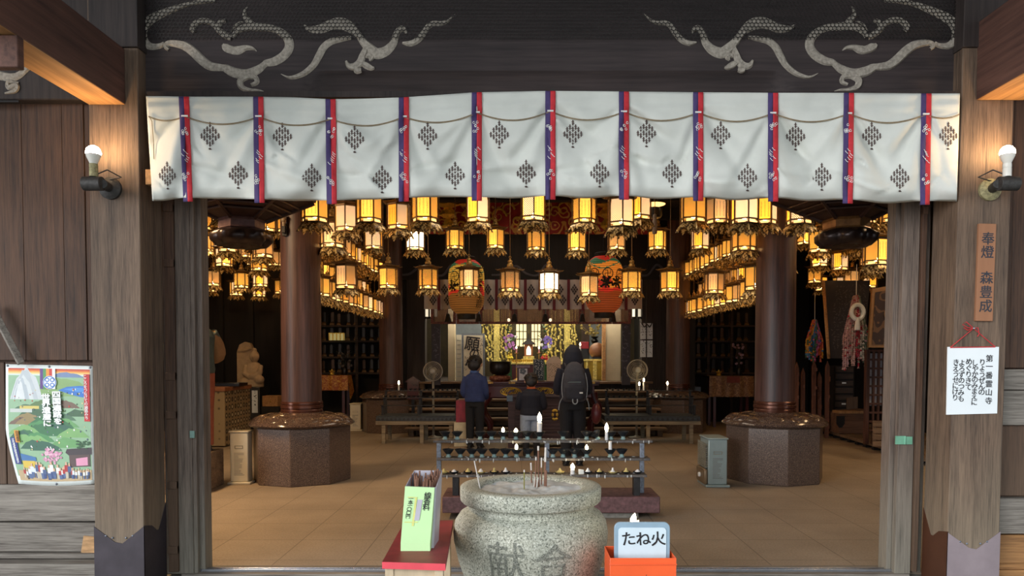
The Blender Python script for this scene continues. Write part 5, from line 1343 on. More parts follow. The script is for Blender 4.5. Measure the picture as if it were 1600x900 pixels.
for px in (765,800,880,925):
    mb=MB(); x=X(px,td); mb.bb((x-.06,td-.004,tz-.042),(x+.06,td,tz-.004)); put(obj('gilt_mount',mb,brass),t)
for sx,x in ((-1,xa+.12),(1,xb-.12)):
    for y in (td+.1,td+.52):
        mb=MB(); mb.tube(cm([(x,y,tz-.2),(x+sx*.02,y,tz-.34),(x+sx*.10,y,tz-.48),(x+sx*.08,y,tz-.62),(x-sx*.02,y,tz-.78),(x-sx*.02,y,.14),(x+sx*.05,y,.05),(x+sx*.10,y,.08),(x+sx*.09,y,.14)],5),[.085-.055*min(1,i/34) for i in range(41)],10); put(obj('leg',mb,lacq,smooth=60),t)
gd=13.75
q=W(781,585,gd); t=thing('gong_cushion','round brown and red brocade cushion under the black bowl gong','cushion',(q.x,gd+.15,tz))
mb=MB(); mb.lathe([(.02,0),(.17,.0),(.205,.03),(.21,.06),(.19,.095),(.1,.11),(0,.112)],28); obj('cushion',mb,BROC('cushion_brocade',L(96,44,32),L(150,100,70),12),t)
t=thing('bowl_gong','large black bronze bowl gong on a cushion on the altar table','gong',(q.x,gd+.15,tz+.113))
mb=MB(); mb.lathe([(.09,0),(.16,.02),(.195,.07),(.2,.16),(.19,.235),(.20,.25),(.19,.255),(.175,.24),(.18,.1),(.1,.03),(0,.03)],40); obj('bowl',mb,MT('black_bronze',L(38,32,28),.35,.6,var=.3,scale=8),t,smooth=50)
d=13.8
t=thing('white_box','white fronted box with a grey flower crest under a little grey roof','box',(X(817,d),d,tz))
mb=MB(); mb.bb((X(808,d),d,tz),(X(826,d),d+.2,Z(574.5,d))); put(obj('box_body',mb,lacq,bevel=.004),t)
mb=MB(); mb.bb((X(811,d),d-.012,tz+.02),(X(824,d),d,Z(576,d))); put(obj('white_front',mb,MT('silver_white_front',L(196,196,204),.5)),t)
mb=MB(); mb.bb((X(806,d),d-.03,Z(574.5,d)),(X(828,d),d+.22,Z(571,d))); put(obj('roof',mb,MT('mauve_roof',L(128,112,128),.5)),t)
mb=MB(); q=W(817,580,d)
for k in range(5): mb.ell((q.x+.035*math.cos(k*1.2566),d-.014,q.z+.035*math.sin(k*1.2566)),(.028,.004,.028),10,6)
put(obj('crest',mb,MT('grey_crest',L(96,104,116),.6)),t)
t=thing('notice_board','dark framed notice board with white writing on the altar table','sign',(X(842,d),d,tz))
mb=MB(); mb.bb((X(833,d),d,tz),(X(850.5,d),d+.03,Z(561,d))); put(obj('frame',mb,MT('grey_frame',L(108,106,96),.5),bevel=.004),t)
mb=MB(); mb.bb((X(834.5,d),d-.004,tz+.02),(X(849,d),d,Z(562.5,d))); put(obj('board',mb,MT('slate_board',L(40,52,66),.5)),t)
mb=MB()
for k,px in enumerate((837.5,842,846.5)): q=W(px,578,d); squig(mb,Matrix.Translation((q.x,d-.006,q.z)),.32,k+40,.03,th=.005)
put(obj('lettering',mb,white,smooth=0),t)
t=thing('house_sign','pale house shaped wooden sign with written columns beside the hooded adult','sign',(X(865,d),d,tz))
x0,x1=X(853.5,d),X(877,d); c=(x0+x1)/2
mb=MB(); mb.prism([(x0+.01,tz),(x1-.01,tz),(x1-.01,Z(567,d)),(x0+.01,Z(567,d))],d,d+.03); put(obj('board',mb,MT('pale_bare_wood',L(206,182,158),.7,var=.08),bevel=.003),t)
mb=MB(); mb.prism([(x0-.015,Z(567.5,d)),(x1+.015,Z(567.5,d)),(x1-.05,Z(558,d)),(c,Z(555.5,d)),(x0+.05,Z(560,d))],d-.02,d+.05); put(obj('roof_board',mb,MT('pale_bare_wood_roof',L(210,186,164),.7,var=.06)),t)
mb=MB()
for k,px in enumerate((858,862,866,870,874)): q=W(px,580,d); squig(mb,Matrix.Translation((q.x,d-.006,q.z)),.28,k+60,.028,th=.004)
put(obj('lettering',mb,ink,smooth=0),t)
# inner offering shelf
d=17.2
t=thing('offering_shelf','gilt edged offering shelf in front of the little shrine','shelf',(X(826,d),d,PZ))
zs=Z(566,d); mb=MB(); mb.bb((X(796,d),d,zs-.05),(X(880,d),d+.7,zs)); put(obj('top',mb,gilt,bevel=.01),t)
mb=MB(); mb.bb((X(798,d),d+.04,PZ),(X(878,d),d+.6,zs-.05)); put(obj('body',mb,lacq),t)
R=random.Random(4)
for i in range(12):
    px=800+i*3.1; m_=MB(); s_=R.uniform(.03,.05); t_=thing('offering_cup','small gilt offering cup, %s from the left along the shelf edge'%ORD[i],'cup',(X(px,d+.06),d+.06,zs),0,'offering cups on the shelf')
    m_.lathe([(.025,0),(.012,.02),(.014,.035),(.035,.06),(.03,.062),(0,.05)],10); obj('cup',m_,gold,t_)
t=thing('little_shrine','small roofed shrine holding a lit niche at the middle of the altar','shrine',(X(826,d),d+.4,zs))
cx_=X(826,d+.3); z0=zs
mb=MB(); mb.bb((cx_-.17,d+.2,z0),(cx_+.17,d+.5,z0+.08)); mb.bb((cx_-.13,d+.22,z0+.08),(cx_+.13,d+.48,z0+.14)); put(obj('plinth',mb,gilt,bevel=.005),t)
mb=MB(); mb.bb((cx_-.10,d+.24,z0+.14),(cx_+.10,d+.46,z0+.42)); put(obj('cabinet',mb,MT('orange_lacquer',L(176,104,56),.4)),t)
mb=MB(); mb.prism([(cx_-.055,z0+.17),(cx_+.055,z0+.17),(cx_+.055,z0+.30),(cx_+.03,z0+.36),(cx_,z0+.39),(cx_-.03,z0+.36),(cx_-.055,z0+.30)],d+.232,d+.24); put(obj('lit_niche',mb,EMIT('pale_niche_light',(.9,1,.75,1),1.2)),t)
mb=MB(); mb.lathe([(.24,0),(.17,.05),(.08,.10),(.03,.15),(.012,.26),(0,.27)],4,(cx_,d+.35,z0+.42),ph=PI/4); put(obj('roof',mb,MT('matte_black_roof',L(30,26,28),.9)),t)
leaf=MT('dark_green_leaf',L(40,84,48),.5,var=.35,scale=12); pinkf=MT('purple_pink_flower',L(176,116,190),.6,var=.25,scale=20); bluef=MT('violet_flower',L(136,116,206),.6,var=.25,scale=20); yelf=MT('yellow_flower',L(226,206,60),.6); redf_=MT('red_flower',L(200,60,60),.6); whf=MT('white_flower',L(214,218,222),.6)
def bouquet(label,px,d,fl,fl2,seed):
    q=W(px,560,d); R=random.Random(seed); z0=zs
    t=thing('flower_vase',label,'flowers',(q.x,d,z0))
    m_=MB(); m_.lathe([(.06,0),(.05,.03),(.03,.06),(.05,.12),(.06,.17),(.045,.2),(.06,.22)],14); obj('vase',m_,gold,t)
    m_=MB(); f1=MB(); f2=MB(); H0=Z(508,d)-z0
    for i in range(150):
        z=R.uniform(.2,1)*H0; r_=.16*math.sin(PI*min(1,(z/H0)*.9+.1))+.05; a=R.uniform(0,6.28); c=Vector((r_*R.random()**.5*math.cos(a),r_*R.random()**.5*math.sin(a),z)); l_=R.uniform(.05,.09); ax_=Vector((math.cos(a),math.sin(a),R.uniform(-.3,.9))).normalized(); s2=ax_.cross(Vector((0,0,1))).normalized()*l_*.35
        m_.poly([c,c+ax_*l_*.5+s2,c+ax_*l_,c+ax_*l_*.5-s2])
    for i in range(6): a=i*1.05; m_.tube([(0,0,.2),(.08*math.cos(a),.08*math.sin(a),H0*.6)],.004,5)
    obj('foliage',m_,leaf,t,smooth=0)
    for i in range(16):
        z=R.uniform(.32,.72)*H0; a=R.uniform(3.4,6.0); r_=R.uniform(.08,.17); c=(r_*math.cos(a),r_*math.sin(a)-.05,z); tgt=f1 if i%4 else f2
        for k in range(5): b=k*1.2566; tgt.ell((c[0]+.022*math.cos(b),c[1]-.01,c[2]+.022*math.sin(b)),(.02,.012,.02),6,4)
    obj('blossom_spray',f1,fl,t); obj('pale_blossoms',f2,fl2,t)
bouquet('tall vase of dark leaves and pink purple flowers left of the shrine',797,17.25,pinkf,whf,1)
bouquet('tall vase of dark leaves and violet flowers right of the shrine',851,17.25,bluef,whf,2)
for i,(px,m2) in enumerate(((797,yelf),(851,redf_))):
    q=W(px,556,17.15); t=thing('flower_bunch',('small yellow' if i==0 else 'small red')+' flower bunch at the foot of the tall vase','flowers',(q.x-.0,16.95,zs-.1))
    m_=MB(); R=random.Random(i)
    for k in range(9): m_.ell((R.uniform(-.08,.08),R.uniform(-.04,.0),.2+R.uniform(-.04,.05)),(.028,.02,.022),7,5)
    obj('blossoms',m_,m2,t); m_=MB()
    for k in range(5): m_.tube([(0,0,0),(R.uniform(-.06,.06),0,.2)],.006,5)
    m_.lathe([(.05,-zs+.1+PZ),(.04,0),(.05,.02)],10); obj('stem_holder',m_,leaf,t)
for i,px in enumerate((807,842)):
    t=thing('altar_candlestick','pink candle burning on a tall brass stand %s the shrine'%('left of' if i==0 else 'right of'),'candlestick',(X(px,17.1),17.0,PZ))
    h=Z(551,17)-PZ; m_=MB(); m_.lathe([(.08,0),(.05,.02),(.012,.05),(.012,h-.03),(.05,h-.01),(.05,h)],12); obj('stand',m_,brass,t)
    m_=MB(); m_.lathe([(.016,h),(.016,h+.09),(0,h+.09)],10); obj('wax',m_,MT('pink_wax',L(226,150,160),.5),t); flame(t,.06,.016,(0,0,h+.092))
# right hand side of the altar: chest, drum, vase, red box, candle
t=thing('yellow_chest','low yellow panelled chest at the right of the altar','chest',(X(930,16.9),16.9,PZ))
d=16.8; mb=MB(); mb.bb((X(915,d),d,PZ),(X(943,d),d+.4,Z(562,d))); put(obj('body',mb,MT('olive_yellow_paint',L(160,132,36),.5,.2),bevel=.01),t)
mb=MB(); 
for px in (917,928,931,941): mb.bb((X(px,d)-.02,d-.01,PZ),(X(px,d)+.02,d,Z(562,d)))
mb.bb((X(914,d),d-.02,Z(564,d)),(X(944,d),d+.42,Z(561,d))); put(obj('frame',mb,gilt),t)
dz=Z(561,d)
t=thing('wooden_drum','round brown wooden drum on the yellow chest','drum',(X(933,d),d+.2,dz))
mb=MB(); c=W(934,545,d+.1); mb.M=Matrix.Translation((c.x,d+.05,dz+.19)); mb.ell((0,.15,0),(.19,.15,.19),24,14); put(obj('body',mb,MT('drum_wood',L(128,84,56),.35,var=.2,scale=5)),t)
mb=MB(); mb.bb((c.x-.12,d+.05,dz),(c.x+.12,d+.3,dz+.05)); put(obj('cradle',mb,lacqk),t)
t=thing('black_vase','black flared vase of pale branches behind the drum','vase',(X(929,18),18,PZ))
d2=18.0; zt=Z(526,d2); mb=MB(); mb.lathe([(.09,0),(.07,.05),(.05,zt-PZ-.18),(.09,zt-PZ-.1),(.05,zt-PZ-.05),(.1,zt-PZ)],14); obj('vase',mb,lacqk,t)
mb=MB(); R=random.Random(9)
for k in range(26):
    a=R.uniform(0,6.28); l_=R.uniform(.1,.34); b=Vector((l_*math.cos(a),.1*math.sin(a),zt-PZ+R.uniform(.05,.42))); mb.tube([(0,0,zt-PZ-.02),b],.004,5); mb.ell(b,(.035,.02,.03),7,5)
obj('branches',mb,MT('dried_yellow_leaf',L(170,150,80),.7,var=.3),t)
t=thing('red_box','small red lacquer box with white mark beside the altar candle','box',(X(914,17),17,PZ))
d3=17.3; mb=MB(); mb.bb((X(906,d3),d3,PZ),(X(921,d3),d3+.2,Z(545,d3))); put(obj('stand',mb,lacqk),t); mb=MB(); mb.bb((X(907,d3),d3,Z(545,d3)),(X(920,d3),d3+.15,Z(534,d3))); put(obj('lid',mb,MT('red_lacquer',L(150,34,44),.3),bevel=.01),t)
q=W(906.5,552,16.6); t=thing('altar_candle','tall white candle burning beside the hooded adult\'s shoulder','candle',(q.x,16.6,PZ))
m_=MB(); m_.lathe([(.07,0),(.02,.04),(.015,q.z-PZ-.02),(.05,q.z-PZ)],12); obj('stand',m_,lacqk,t); m_=MB(); m_.lathe([(.02,q.z-PZ),(.019,q.z-PZ+.17),(0,q.z-PZ+.17)],10); obj('wax',m_,wax,t); flame(t,.07,.018,(0,0,q.z-PZ+.175))
# offering box in front of the table
od=12.55; zt=Z(618,od)
t=thing('offering_box','dark purple slatted offering box with a gilt emblem behind the smaller boy','offering box',(X(848,od),od+.3,0))
x0,x1=X(792,od),X(908,od); purp=WOOD('purple_brown_slats',L(54,40,46),L(84,64,70),'x',9,rough=.5)
mb=MB(); mb.bb((x0+.03,od,.1),(x1-.03,od+.55,zt-.03)); put(obj('body',mb,purp,bevel=.006),t)
mb=MB()
for k in range(11): z=.14+k*.058; mb.bb((x0+.12,od-.012,z),(x1-.12,od,z+.046))
put(obj('front_slat',mb,purp,bevel=.003),t)
mb=MB(); mb.bb((x0,od-.03,zt-.03),(x1,od+.06,zt)); mb.bb((x0,od+.5,zt-.03),(x1,od+.58,zt)); mb.bb((x0,od+.06,zt-.03),(x0+.06,od+.5,zt)); mb.bb((x1-.06,od+.06,zt-.03),(x1,od+.5,zt)); put(obj('top_frame',mb,MT('grey_lacquer_top',L(86,74,82),.45),bevel=.005),t)
for x in (x0+.02,x1-.14):
    mb=MB(); mb.bb((x,od-.02,.0),(x+.12,od+.06,zt-.03)); put(obj('corner_post',mb,purp,bevel=.004),t)
mm_=MT('blue_grey_metal_corner',L(96,108,120),.4,.5)
for x in (x0-.004,x1-.10):
    mb=MB(); mb.bb((x,od-.034,zt-.10),(x+.104,od+.1,zt+.003)); put(obj('metal_corner',mb,mm_,bevel=.003),t)
for px in (829,867):
    mb=MB(); q=W(px,648,od); 
    for k in range(6):
        a0=k*1.05; c=Vector((q.x+.035*math.cos(a0)*1.1,od-.022,q.z+.085*math.sin(a0)))
        mb.ell(c,(.022,.008,.035),8,5,R=Matrix.Rotation(-a0,3,'Y'))
    put(obj('gilt_emblem',mb,gold),t)

greyw=MT('blue_grey_inner_wall',L(132,142,152),.8,var=.08)
slab('inner_wall_panel','pale blue grey panel behind the black vase','panel',912,946,470,600,19.6,.05,greyw); slab('inner_wall_panel','pale blue grey panel behind the hanging scroll','panel',712,752,470,600,19.6,.05,greyw)
slab('inner_post','dark brown post between the altar and the blue grey panel','post',909,921,470,600,19.0,.12,MT('dark_brown_post',L(72,54,44),.5))

for i,px in enumerate((795,860)):
    q=W(px,500,17.0); t=thing('altar_bulb','small glowing bulb hanging %s of the lattice windows'%('just left' if i==0 else 'just right'),'lamp',q); mb=MB(); mb.ell((0,0,0),(.035,.035,.04),12,8); obj('glowing_globe',mb,EMIT('small_bulb_glow',(1,.75,.5,1),7),t); mb=MB(); mb.tube([(0,0,.03),(0,0,1.0)],.006,5); obj('cord',mb,lacqk,t)
for i,px in enumerate((667,674,681,990,999)):
    q=W(px,495,15.98); t=thing('candle_lamp','slim lit white lamp, %s from the left under the ends of the short curtain'%ORD[i],'lamp',q,0,'slim lamps at the curtain ends'); mb=MB(); mb.lathe([(.03,0),(.03,.19),(0,.2)],10); obj('lit_tube',mb,EMIT('slim_lamp_glow',(1,.85,.6,1),(.7,.45,.35,1.0,.5)[i]),t); mb=MB(); mb.lathe([(.05,-.04),(.05,-.0),(.02,.0)],10); mb.tube([(0,0,.2),(0,0,.6)],.008,5); obj('holder',mb,lacqk,t)
# ================================================================== HALL FURNITURE
woodb=WOOD('plain_bench_wood',L(112,98,78),L(150,134,108),'x',10); metald=MT('dark_tray_metal',L(62,66,70),.5,.4,var=.3,scale=20)
def bench_rack(label,side,p0,p1,d,cups_n):
    x0,x1=X(p0,d),X(p1,d); t=thing('candle_bench',label,'candle bench',((x0+x1)/2,d,0)); zt=.60
    zA=Z(656,d)
    for px in ((p0+12,p0+72,p1-12) if side<0 else (p0+12,p0+70,p1-14)):
        for y in (d+.03,d+.62):
            mb=MB(); x=X(px,d); mb.bb((x-.035,y,0),(x+.035,y+.06,zA-.06)); put(obj('leg',mb,woodb,bevel=.004),t)
    mb=MB(); mb.bb((x0,d,zA-.09),(x1,d+.05,zA-.02)); mb.bb((x0,d+.65,zA-.09),(x1,d+.70,zA-.02)); mb.bb((x0,d+.05,zA-.09),(x0+.05,d+.65,zA-.02)); mb.bb((x1-.05,d+.05,zA-.09),(x1,d+.65,zA-.02)); put(obj('bench_frame',mb,woodb,bevel=.004),t)
    zB=Z(640,d)
    mb=MB(); mb.bb((x0+.01,d-.015,zA-.02),(x1-.01,d+.68,zA+.05)); mb.bb((x0+.01,d+.02,zA+.05),(x1-.01,d+.66,zA+.07)); put(obj('sand_tray',mb,metald,bevel=.006),t)
    mb=MB(); n=19
    for k in range(n):
        x=x0+.06+(x1-x0-.12)*k/(n-1); mb.prism([(x-.03,zA+.012),(x,zA-.012),(x+.03,zA+.012),(x,zA+.036)],d-.019,d-.0145)
    put(obj('cut_out_pattern',mb,blkp,smooth=0),t)
    tz_=[]
    for py,dd in ((633,d+.16),(621,d+.34),(610,d+.52)):
        z=Z(py,dd); mb=MB(); mb.bb((x0+.06,dd-.03,z-.012),(x1-.03,dd+.07,z)); put(obj('rail',mb,iron),t); tz_.append((dd,z))
    for f_ in (.06,.5,.96):
        mb=MB(); x=x0+(x1-x0)*f_
        for dd,z in tz_: mb.bb((x-.018,dd+.03,zA+.07),(x+.018,dd+.06,z-.012))
        put(obj('rail_post',mb,iron),t)
    return x0,x1,tz_
tinycup=None
for lab,side,p0,p1 in (('long wooden candle bench with iron rails left of the three visitors',-1,586,716),('long wooden candle bench with iron rails right of the adult',1,944,1096)):
    x0,x1,tz_=bench_rack(lab,side,p0,p1,13.12,0)
    nm='left' if side<0 else 'right'
    for r_i,(dd,z) in enumerate(tz_[1:]):
        n=16
        for k in range(n):
            x=x0+.12+(x1-x0-.2)*k/(n-1); l_='tiny candle cup, %s along the %s rail of the %s candle bench'%(ORD[k],('middle','top')[r_i],nm)
            if tinycup is None:
                m_=MB(); m_.lathe([(.02,0),(.014,.012),(.04,.03),(.036,.03),(.01,.018),(0,.018)],10); tinycup=tag(obj('small_candle_cup',m_,cup_m),l_,'candle cup','tiny cups on the %s bench'%nm); tinycup.location=(x,dd+.02,z+.001)
            else: dup(tinycup,(x,dd+.02,z+.001),label=l_,group='tiny cups on the %s bench'%nm)
    dd,z=tz_[2]
    for px,h,l_ in ([(623,.11,'single lit candle on the left candle bench')] if side<0 else [(999,.09,'shorter of two lit candles in front of the right fan'),(1006,.16,'taller of two lit candles in front of the right fan'),(1043,.10,'lit candle standing alone on the right candle bench')]):
        candle(l_,(X(px,dd),dd-.01,z+.002),h,.016,True,.07,.02,'lit candles on the benches')
# standing fans
fanm=MT('grey_fan_plastic',L(150,142,126),.5,var=.06); fang=MT('fan_guard_wire',L(170,164,150),.4,.4,var=.1)
def fan(label,px,py,d,rpx):
    q=W(px,py,d); r_=rpx/F*d; t=thing('standing_fan',label,'fan',(q.x,d,0)); h=q.z
    mb=MB(); mb.lathe([(.0,0),(.16,0),(.16,.02),(.05,.04),(.03,.06),(0,.06)],24); obj('base',mb,fanm,t)
    mb=MB(); mb.tube([(0,0,.05),(0,0,h-.1)],.022,10); mb.tube([(0,.0,h-.12),(0,.0,h+.0)],.035,10); obj('pole',mb,fanm,t)
    mb=MB(); mb.M=Matrix.Translation((0,-.02,h))@Matrix.Rotation(PI/2,4,'X'); mb.lathe([(0,-.20),(.05,-.19),(.07,-.12),(.07,-.02),(.03,.02),(0,.02)],16); obj('motor',mb,fanm,t)
    mb=MB()
    for k in range(3):
        a=k*2.094
        for i in range(5):
            pass
        P_=[]
        for s_,o_ in ((.05,-.1),(.4,-.42),(.8,-.38),(.97,-.1),(.92,.22),(.5,.3),(.1,.2)): P_.append((r_*.92*s_*math.cos(a+o_),-.055+o_*.05,h+r_*.92*s_*math.sin(a+o_)))
        mb.poly(P_); mb.poly([(p[0],p[1]+.004,p[2]) for p in P_][::-1])
    obj('blade',mb,MT('translucent_blade',L(110,104,94),.3),t)
    mb=MB()
    for y in (-.10,-.01): 
        mb.tube([(r_*math.cos(i*PI/24),y,h+r_*math.sin(i*PI/24)) for i in range(48)],.006,5,closed=True)
    mb.tube([(r_*1.02*math.cos(i*PI/24),-.055,h+r_*1.02*math.sin(i*PI/24)) for i in range(48)],.009,6,closed=True)
    for rr0 in (.3,.5,.7,.86):
        mb.tube([(r_*rr0*math.cos(i*PI/16),-.115,h+r_*rr0*math.sin(i*PI/16)) for i in range(32)],.003,4,closed=True)
    for k in range(40):
        a=k*2*PI/40; mb.tube([(.04*math.cos(a),-.12,h+.04*math.sin(a)),(r_*.7*math.cos(a),-.12,h+r_*.7*math.sin(a)),(r_*math.cos(a),-.07,h+r_*math.sin(a))],.0025,3)
    mb.ell((0,-.122,h),(.05,.008,.05),14,6); obj('wire_guard',mb,fang,t)
fan('grey standing fan behind the left candle bench',677,580,14.04,14.5); fan('grey standing fan behind the right candle bench',995,578,14.04,15.5)
# small house shaped plaque left
d=14.6; t=thing('shrine_plaque','small brown house shaped plaque beside the far left column','plaque',(X(645,d),d,Z(622,d)))
x0,x1=X(636,d),X(654,d); mb=MB(); mb.bb((x0,d,Z(624,d)),(x1,d+.03,Z(596,d))); put(obj('board',mb,lacq),t); mb=MB(); mb.prism([(x0-.05,Z(597,d)),(x1+.05,Z(597,d)),((x0+x1)/2,Z(588,d))],d-.03,d+.08); put(obj('roof',mb,lacq),t)
mb=MB(); q=W(645,609,d); squig(mb,Matrix.Translation((q.x,d-.004,q.z)),.3,77,.1,th=.012); put(obj('lettering',mb,ink,smooth=0),t)
mb=MB(); mb.bb(((x0+x1)/2-.03,d,0),((x0+x1)/2+.03,d+.05,Z(624,d))); put(obj('stand',mb,lacqk),t)
# hanging paper scripts right of the altar
d=15.8
for i,(ya,yb,l_) in enumerate(((505,530,'upper white paper script hung on the dark pillar right of the altar'),(532,558,'lower white paper script hung on the dark pillar right of the altar'))):
    t=thing('paper_script',l_,'sign',(X(1010,d),d,Z(yb,d)),0,'paper scripts on the dark pillar'); x0,x1=X(1000.5,d),X(1019.5,d)
    mb=MB(); mb.bb((x0,d,Z(yb,d)),(x1,d+.008,Z(ya,d))); put(obj('sheet',mb,paper),t)
    mb=MB()
    for k,px in enumerate((1004,1010,1016)): q=W(px,(ya+yb)/2,d); squig(mb,Matrix.Translation((q.x,d-.004,q.z)),.3,k+80+i*7,.045,th=.007)
    put(obj('lettering',mb,ink,smooth=0),t)
mb=MB(); q=W(1010,505,d-.05); mb.tube(cm([(X(1002,d),d-.03,Z(505,d)),(X(1006,d),d-.06,Z(511,d)),(X(1010,d),d-.06,Z(507,d)),(X(1014,d),d-.06,Z(511,d)),(X(1018,d),d-.03,Z(505,d))]),.012,6); mb.tube([W(1010,440,d-.03),W(1010,508,d-.04),W(1010,580,d-.03)],.012,6); tag(obj('black_cable',mb,lacqk),'black cable hanging down over the white paper scripts','cable')
# tablet shelves at the back
shelfw=WOOD('dark_shelf_wood',L(46,36,32),L(72,58,50),'x',8,bump=.1); tabm=[MT('dark_tablet',L(58,44,38),.4,var=.3,scale=8),MT('black_tablet',L(30,26,26),.35,var=.3,scale=8),MT('brown_tablet',L(84,60,46),.4,var=.3,scale=8)]
def tab_proto(m_):
    t=thing('memorial_tablet','x','tablet'); mb=MB(); mb.box((0,0,.025),(.13,.08,.05)); mb.box((0,0,.06),(.10,.06,.02)); mb.lathe([(.05,0),(.06,.02),(.04,.03)],10,(0,0,.07)); obj('stand',mb,brassd,t)
    mb=MB(); mb.prism([(-.04,.10),(.04,.10),(.042,.34),(.02,.365),(0,.37),(-.02,.365),(-.042,.34)],-.012,.012); obj('tablet',mb,m_,t); return t
tp=[tab_proto(m_) for m_ in tabm]; usedt=[False]*3; R=random.Random(12)
for nm,pa,pb,d in (('left',440,618,17.2),('right',1068,1182,17.2)):
    x0,x1=X(pa,d),X(pb,d); t=thing('tablet_shelf','tall dark shelves of memorial tablets at the back %s of the hall'%nm,'shelf',((x0+x1)/2,d,0)); zs_=[Z(p,d) for p in (508,532,557,582)]
    mb=MB(); mb.bb((x0,d+.42,0),(x1,d+.46,2.8)); put(obj('back_panel',mb,blk_w),t)
    for z in zs_+[Z(476,d)]:
        mb=MB(); mb.bb((x0,d,z-.04),(x1,d+.42,z)); put(obj('shelf_board',mb,shelfw),t)
    for f_ in (0,.34,.66,1):
        mb=MB(); x=x0+(x1-x0)*f_; mb.bb((x-.03,d-.01,0),(x+.03,d+.03,2.8)); put(obj('upright',mb,shelfw),t)
    n=13 if nm=='left' else 8
    for r_,z in enumerate(zs_):
        for k in range(n):
            x=x0+.2+(x1-x0-.4)*k/(n-1)+R.uniform(-.02,.02)
            v=R.randint(0,2); l_='memorial tablet, %s from the left on the %s shelf at the back %s'%(ORD[k],('topmost','second','third','lowest')[r_],nm); g_='memorial tablets on the back %s shelves'%nm
            if not usedt[v]: usedt[v]=True; o_=tp[v]; o_.scale=(.83,)*3; o_.location=(x,d+.15,z+.002); o_['label']=l_; o_['group']=g_
            else: dup(tp[v],(x,d+.15,z+.002),label=l_,group=g_,sc=R.choice((.74,.8,.83)))
    q=W(524 if nm=='left' else 1118,532,d)
d=17.0; z=Z(532,17.2); t=thing('lit_case','small lit yellow glass case among the tablets on the left shelves','case',(X(524,d),d,z+.002))
x0,x1=X(514,d),X(537,d); mb=MB(); mb.bb((x0,d+.05,z+.002),(x1,d+.12,z+.16)); put(obj('case',mb,EMIT('pale_yellow_case_light',(1,.8,.3,1),.22)),t)
mb=MB()
for k in range(5): x=x0+(x1-x0)*k/4; mb.bb((x-.012,d+.03,z+.002),(x+.012,d+.05,z+.165))
mb.bb((x0-.01,d+.03,z+.155),(x1+.01,d+.13,z+.175)); put(obj('frame',mb,gold),t)
# brocade covered tables
for nm,lab,pa,pb,ytop,ybot,d,cl in (('l','table draped in orange patterned brocade behind the nearest left column',470,543,587,610,16.2,broc_gold),('r','table draped in brown gold brocade between the right columns',1109,1177,588,620,16.2,broc_pale)):
    x0,x1=X(pa,d),X(pb,d); zt=Z(ytop,d); t=thing('offering_table',lab,'table',((x0+x1)/2,d+.3,0))
    mb=MB(); mb.bb((x0,d,zt-.04),(x1,d+.6,zt)); put(obj('top',mb,lacqk),t)
    for x in (x0+.1,x1-.14):
        for y in (d+.05,d+.5): mb=MB(); mb.bb((x,y,0),(x+.06,y+.06,zt-.04)); put(obj('leg',mb,lacq),t)
    mb=MB(); zb=Z(ybot,d)
    mb.sheet(lambda u,v:(x0-.01+(x1-x0+.02)*u,d-.02-.008*math.sin(u*30),zb+(zt+.006-zb)*v),40,4); mb.sheet(lambda u,v:(x0-.01+(x1-x0+.02)*u,d-.02+.62*v,zt+.006),4,4)
    if nm=='l': mb.add([(x1+.012,d-.03,zt+.004),(x1+.03,d+.25,zt+.004),(x1+.12,d+.1,zb-.02),(x1+.06,d-.04,zb-.22)],[(0,1,2,3)])
    else: mb.add([(x1+.012,d-.03,zt+.004),(x1+.012,d+.6,zt+.004),(x1+.012,d+.6,zb),(x1+.012,d-.03,zb)],[(0,1,2,3)])
    o_=put(obj('brocade_cloth',mb,cl,smooth=60),t)
    if nm=='r': mb=MB(); q=W(1145,592,d); mb.bb((q.x-.14,d-.05,zt-.14),(q.x+.14,d-.03,zt)); put(obj('red_tassel_panel',mb,MT('dark_red_silk',L(110,44,34),.6)),t)
def small_bell(px,d,z,l_): 
    t=thing('brass_bell',l_,'bell',(X(px,d),d+.25,z+.008)); mb=MB(); mb.lathe([(.05,0),(.055,.02),(.04,.05),(.07,.09),(.06,.10),(0,.09)],14); obj('bowl',mb,gold,t); mb=MB(); mb.ell((0,0,.11),(.02,.02,.025),8,6); obj('knob',mb,gold,t)
small_bell(514,16.2,Z(587,16.2),'small gold bell on the orange brocade table'); small_bell(1128,16.2,Z(588,16.2),'small gold bell on the brown brocade table')
def plant(label,px,d,z,h,col1,fl,seed):
    t=thing('vase_of_flowers',label,'flowers',(X(px,d),d+.25,z+.008)); R=random.Random(seed)
    mb=MB(); mb.lathe([(.05,0),(.07,.06),(.06,.14),(.04,.18),(.055,.2)],12); obj('vase',mb,lacqk,t)
    mb=MB(); f_=MB()
    for i in range(60):
        a=R.uniform(0,6.28); r_=R.uniform(.03,.16); c=Vector((r_*math.cos(a),r_*math.sin(a),.2+R.uniform(0,h))); dd=Vector((math.cos(a),math.sin(a),.5))*.07; s2=dd.cross(Vector((0,0,1))).normalized()*.02
        mb.poly([c,c+dd*.5+s2,c+dd,c+dd*.5-s2])
        if i%4==0: f_.ell(c,(.035,.03,.03),7,5)
    for i in range(5): mb.tube([(0,0,.15),(.06*math.cos(i),.06*math.sin(i),.2+h*.7)],.005,5)
    obj('leaves',mb,col1,t,smooth=0); obj('blossoms',f_,fl,t)
plant('vase of dark flowers beside the small gold bell',534,16.25,Z(587,16.2),.36,MT('dark_leaf',L(40,44,40),.6),MT('faded_dark_flower',L(84,80,78),.6),5)
plant('vase with a tall spray of pale mauve orchids on the brown brocade table',1160,16.25,Z(588,16.2),.55,MT('dark_leaf',L(44,44,38),.6),MT('mauve_orchid',L(160,130,150),.6),6)
plant('bunch of orange flowers beside the far right column',1082,16.3,.9,.2,leaf,MT('orange_flower',L(200,100,50),.6),7)
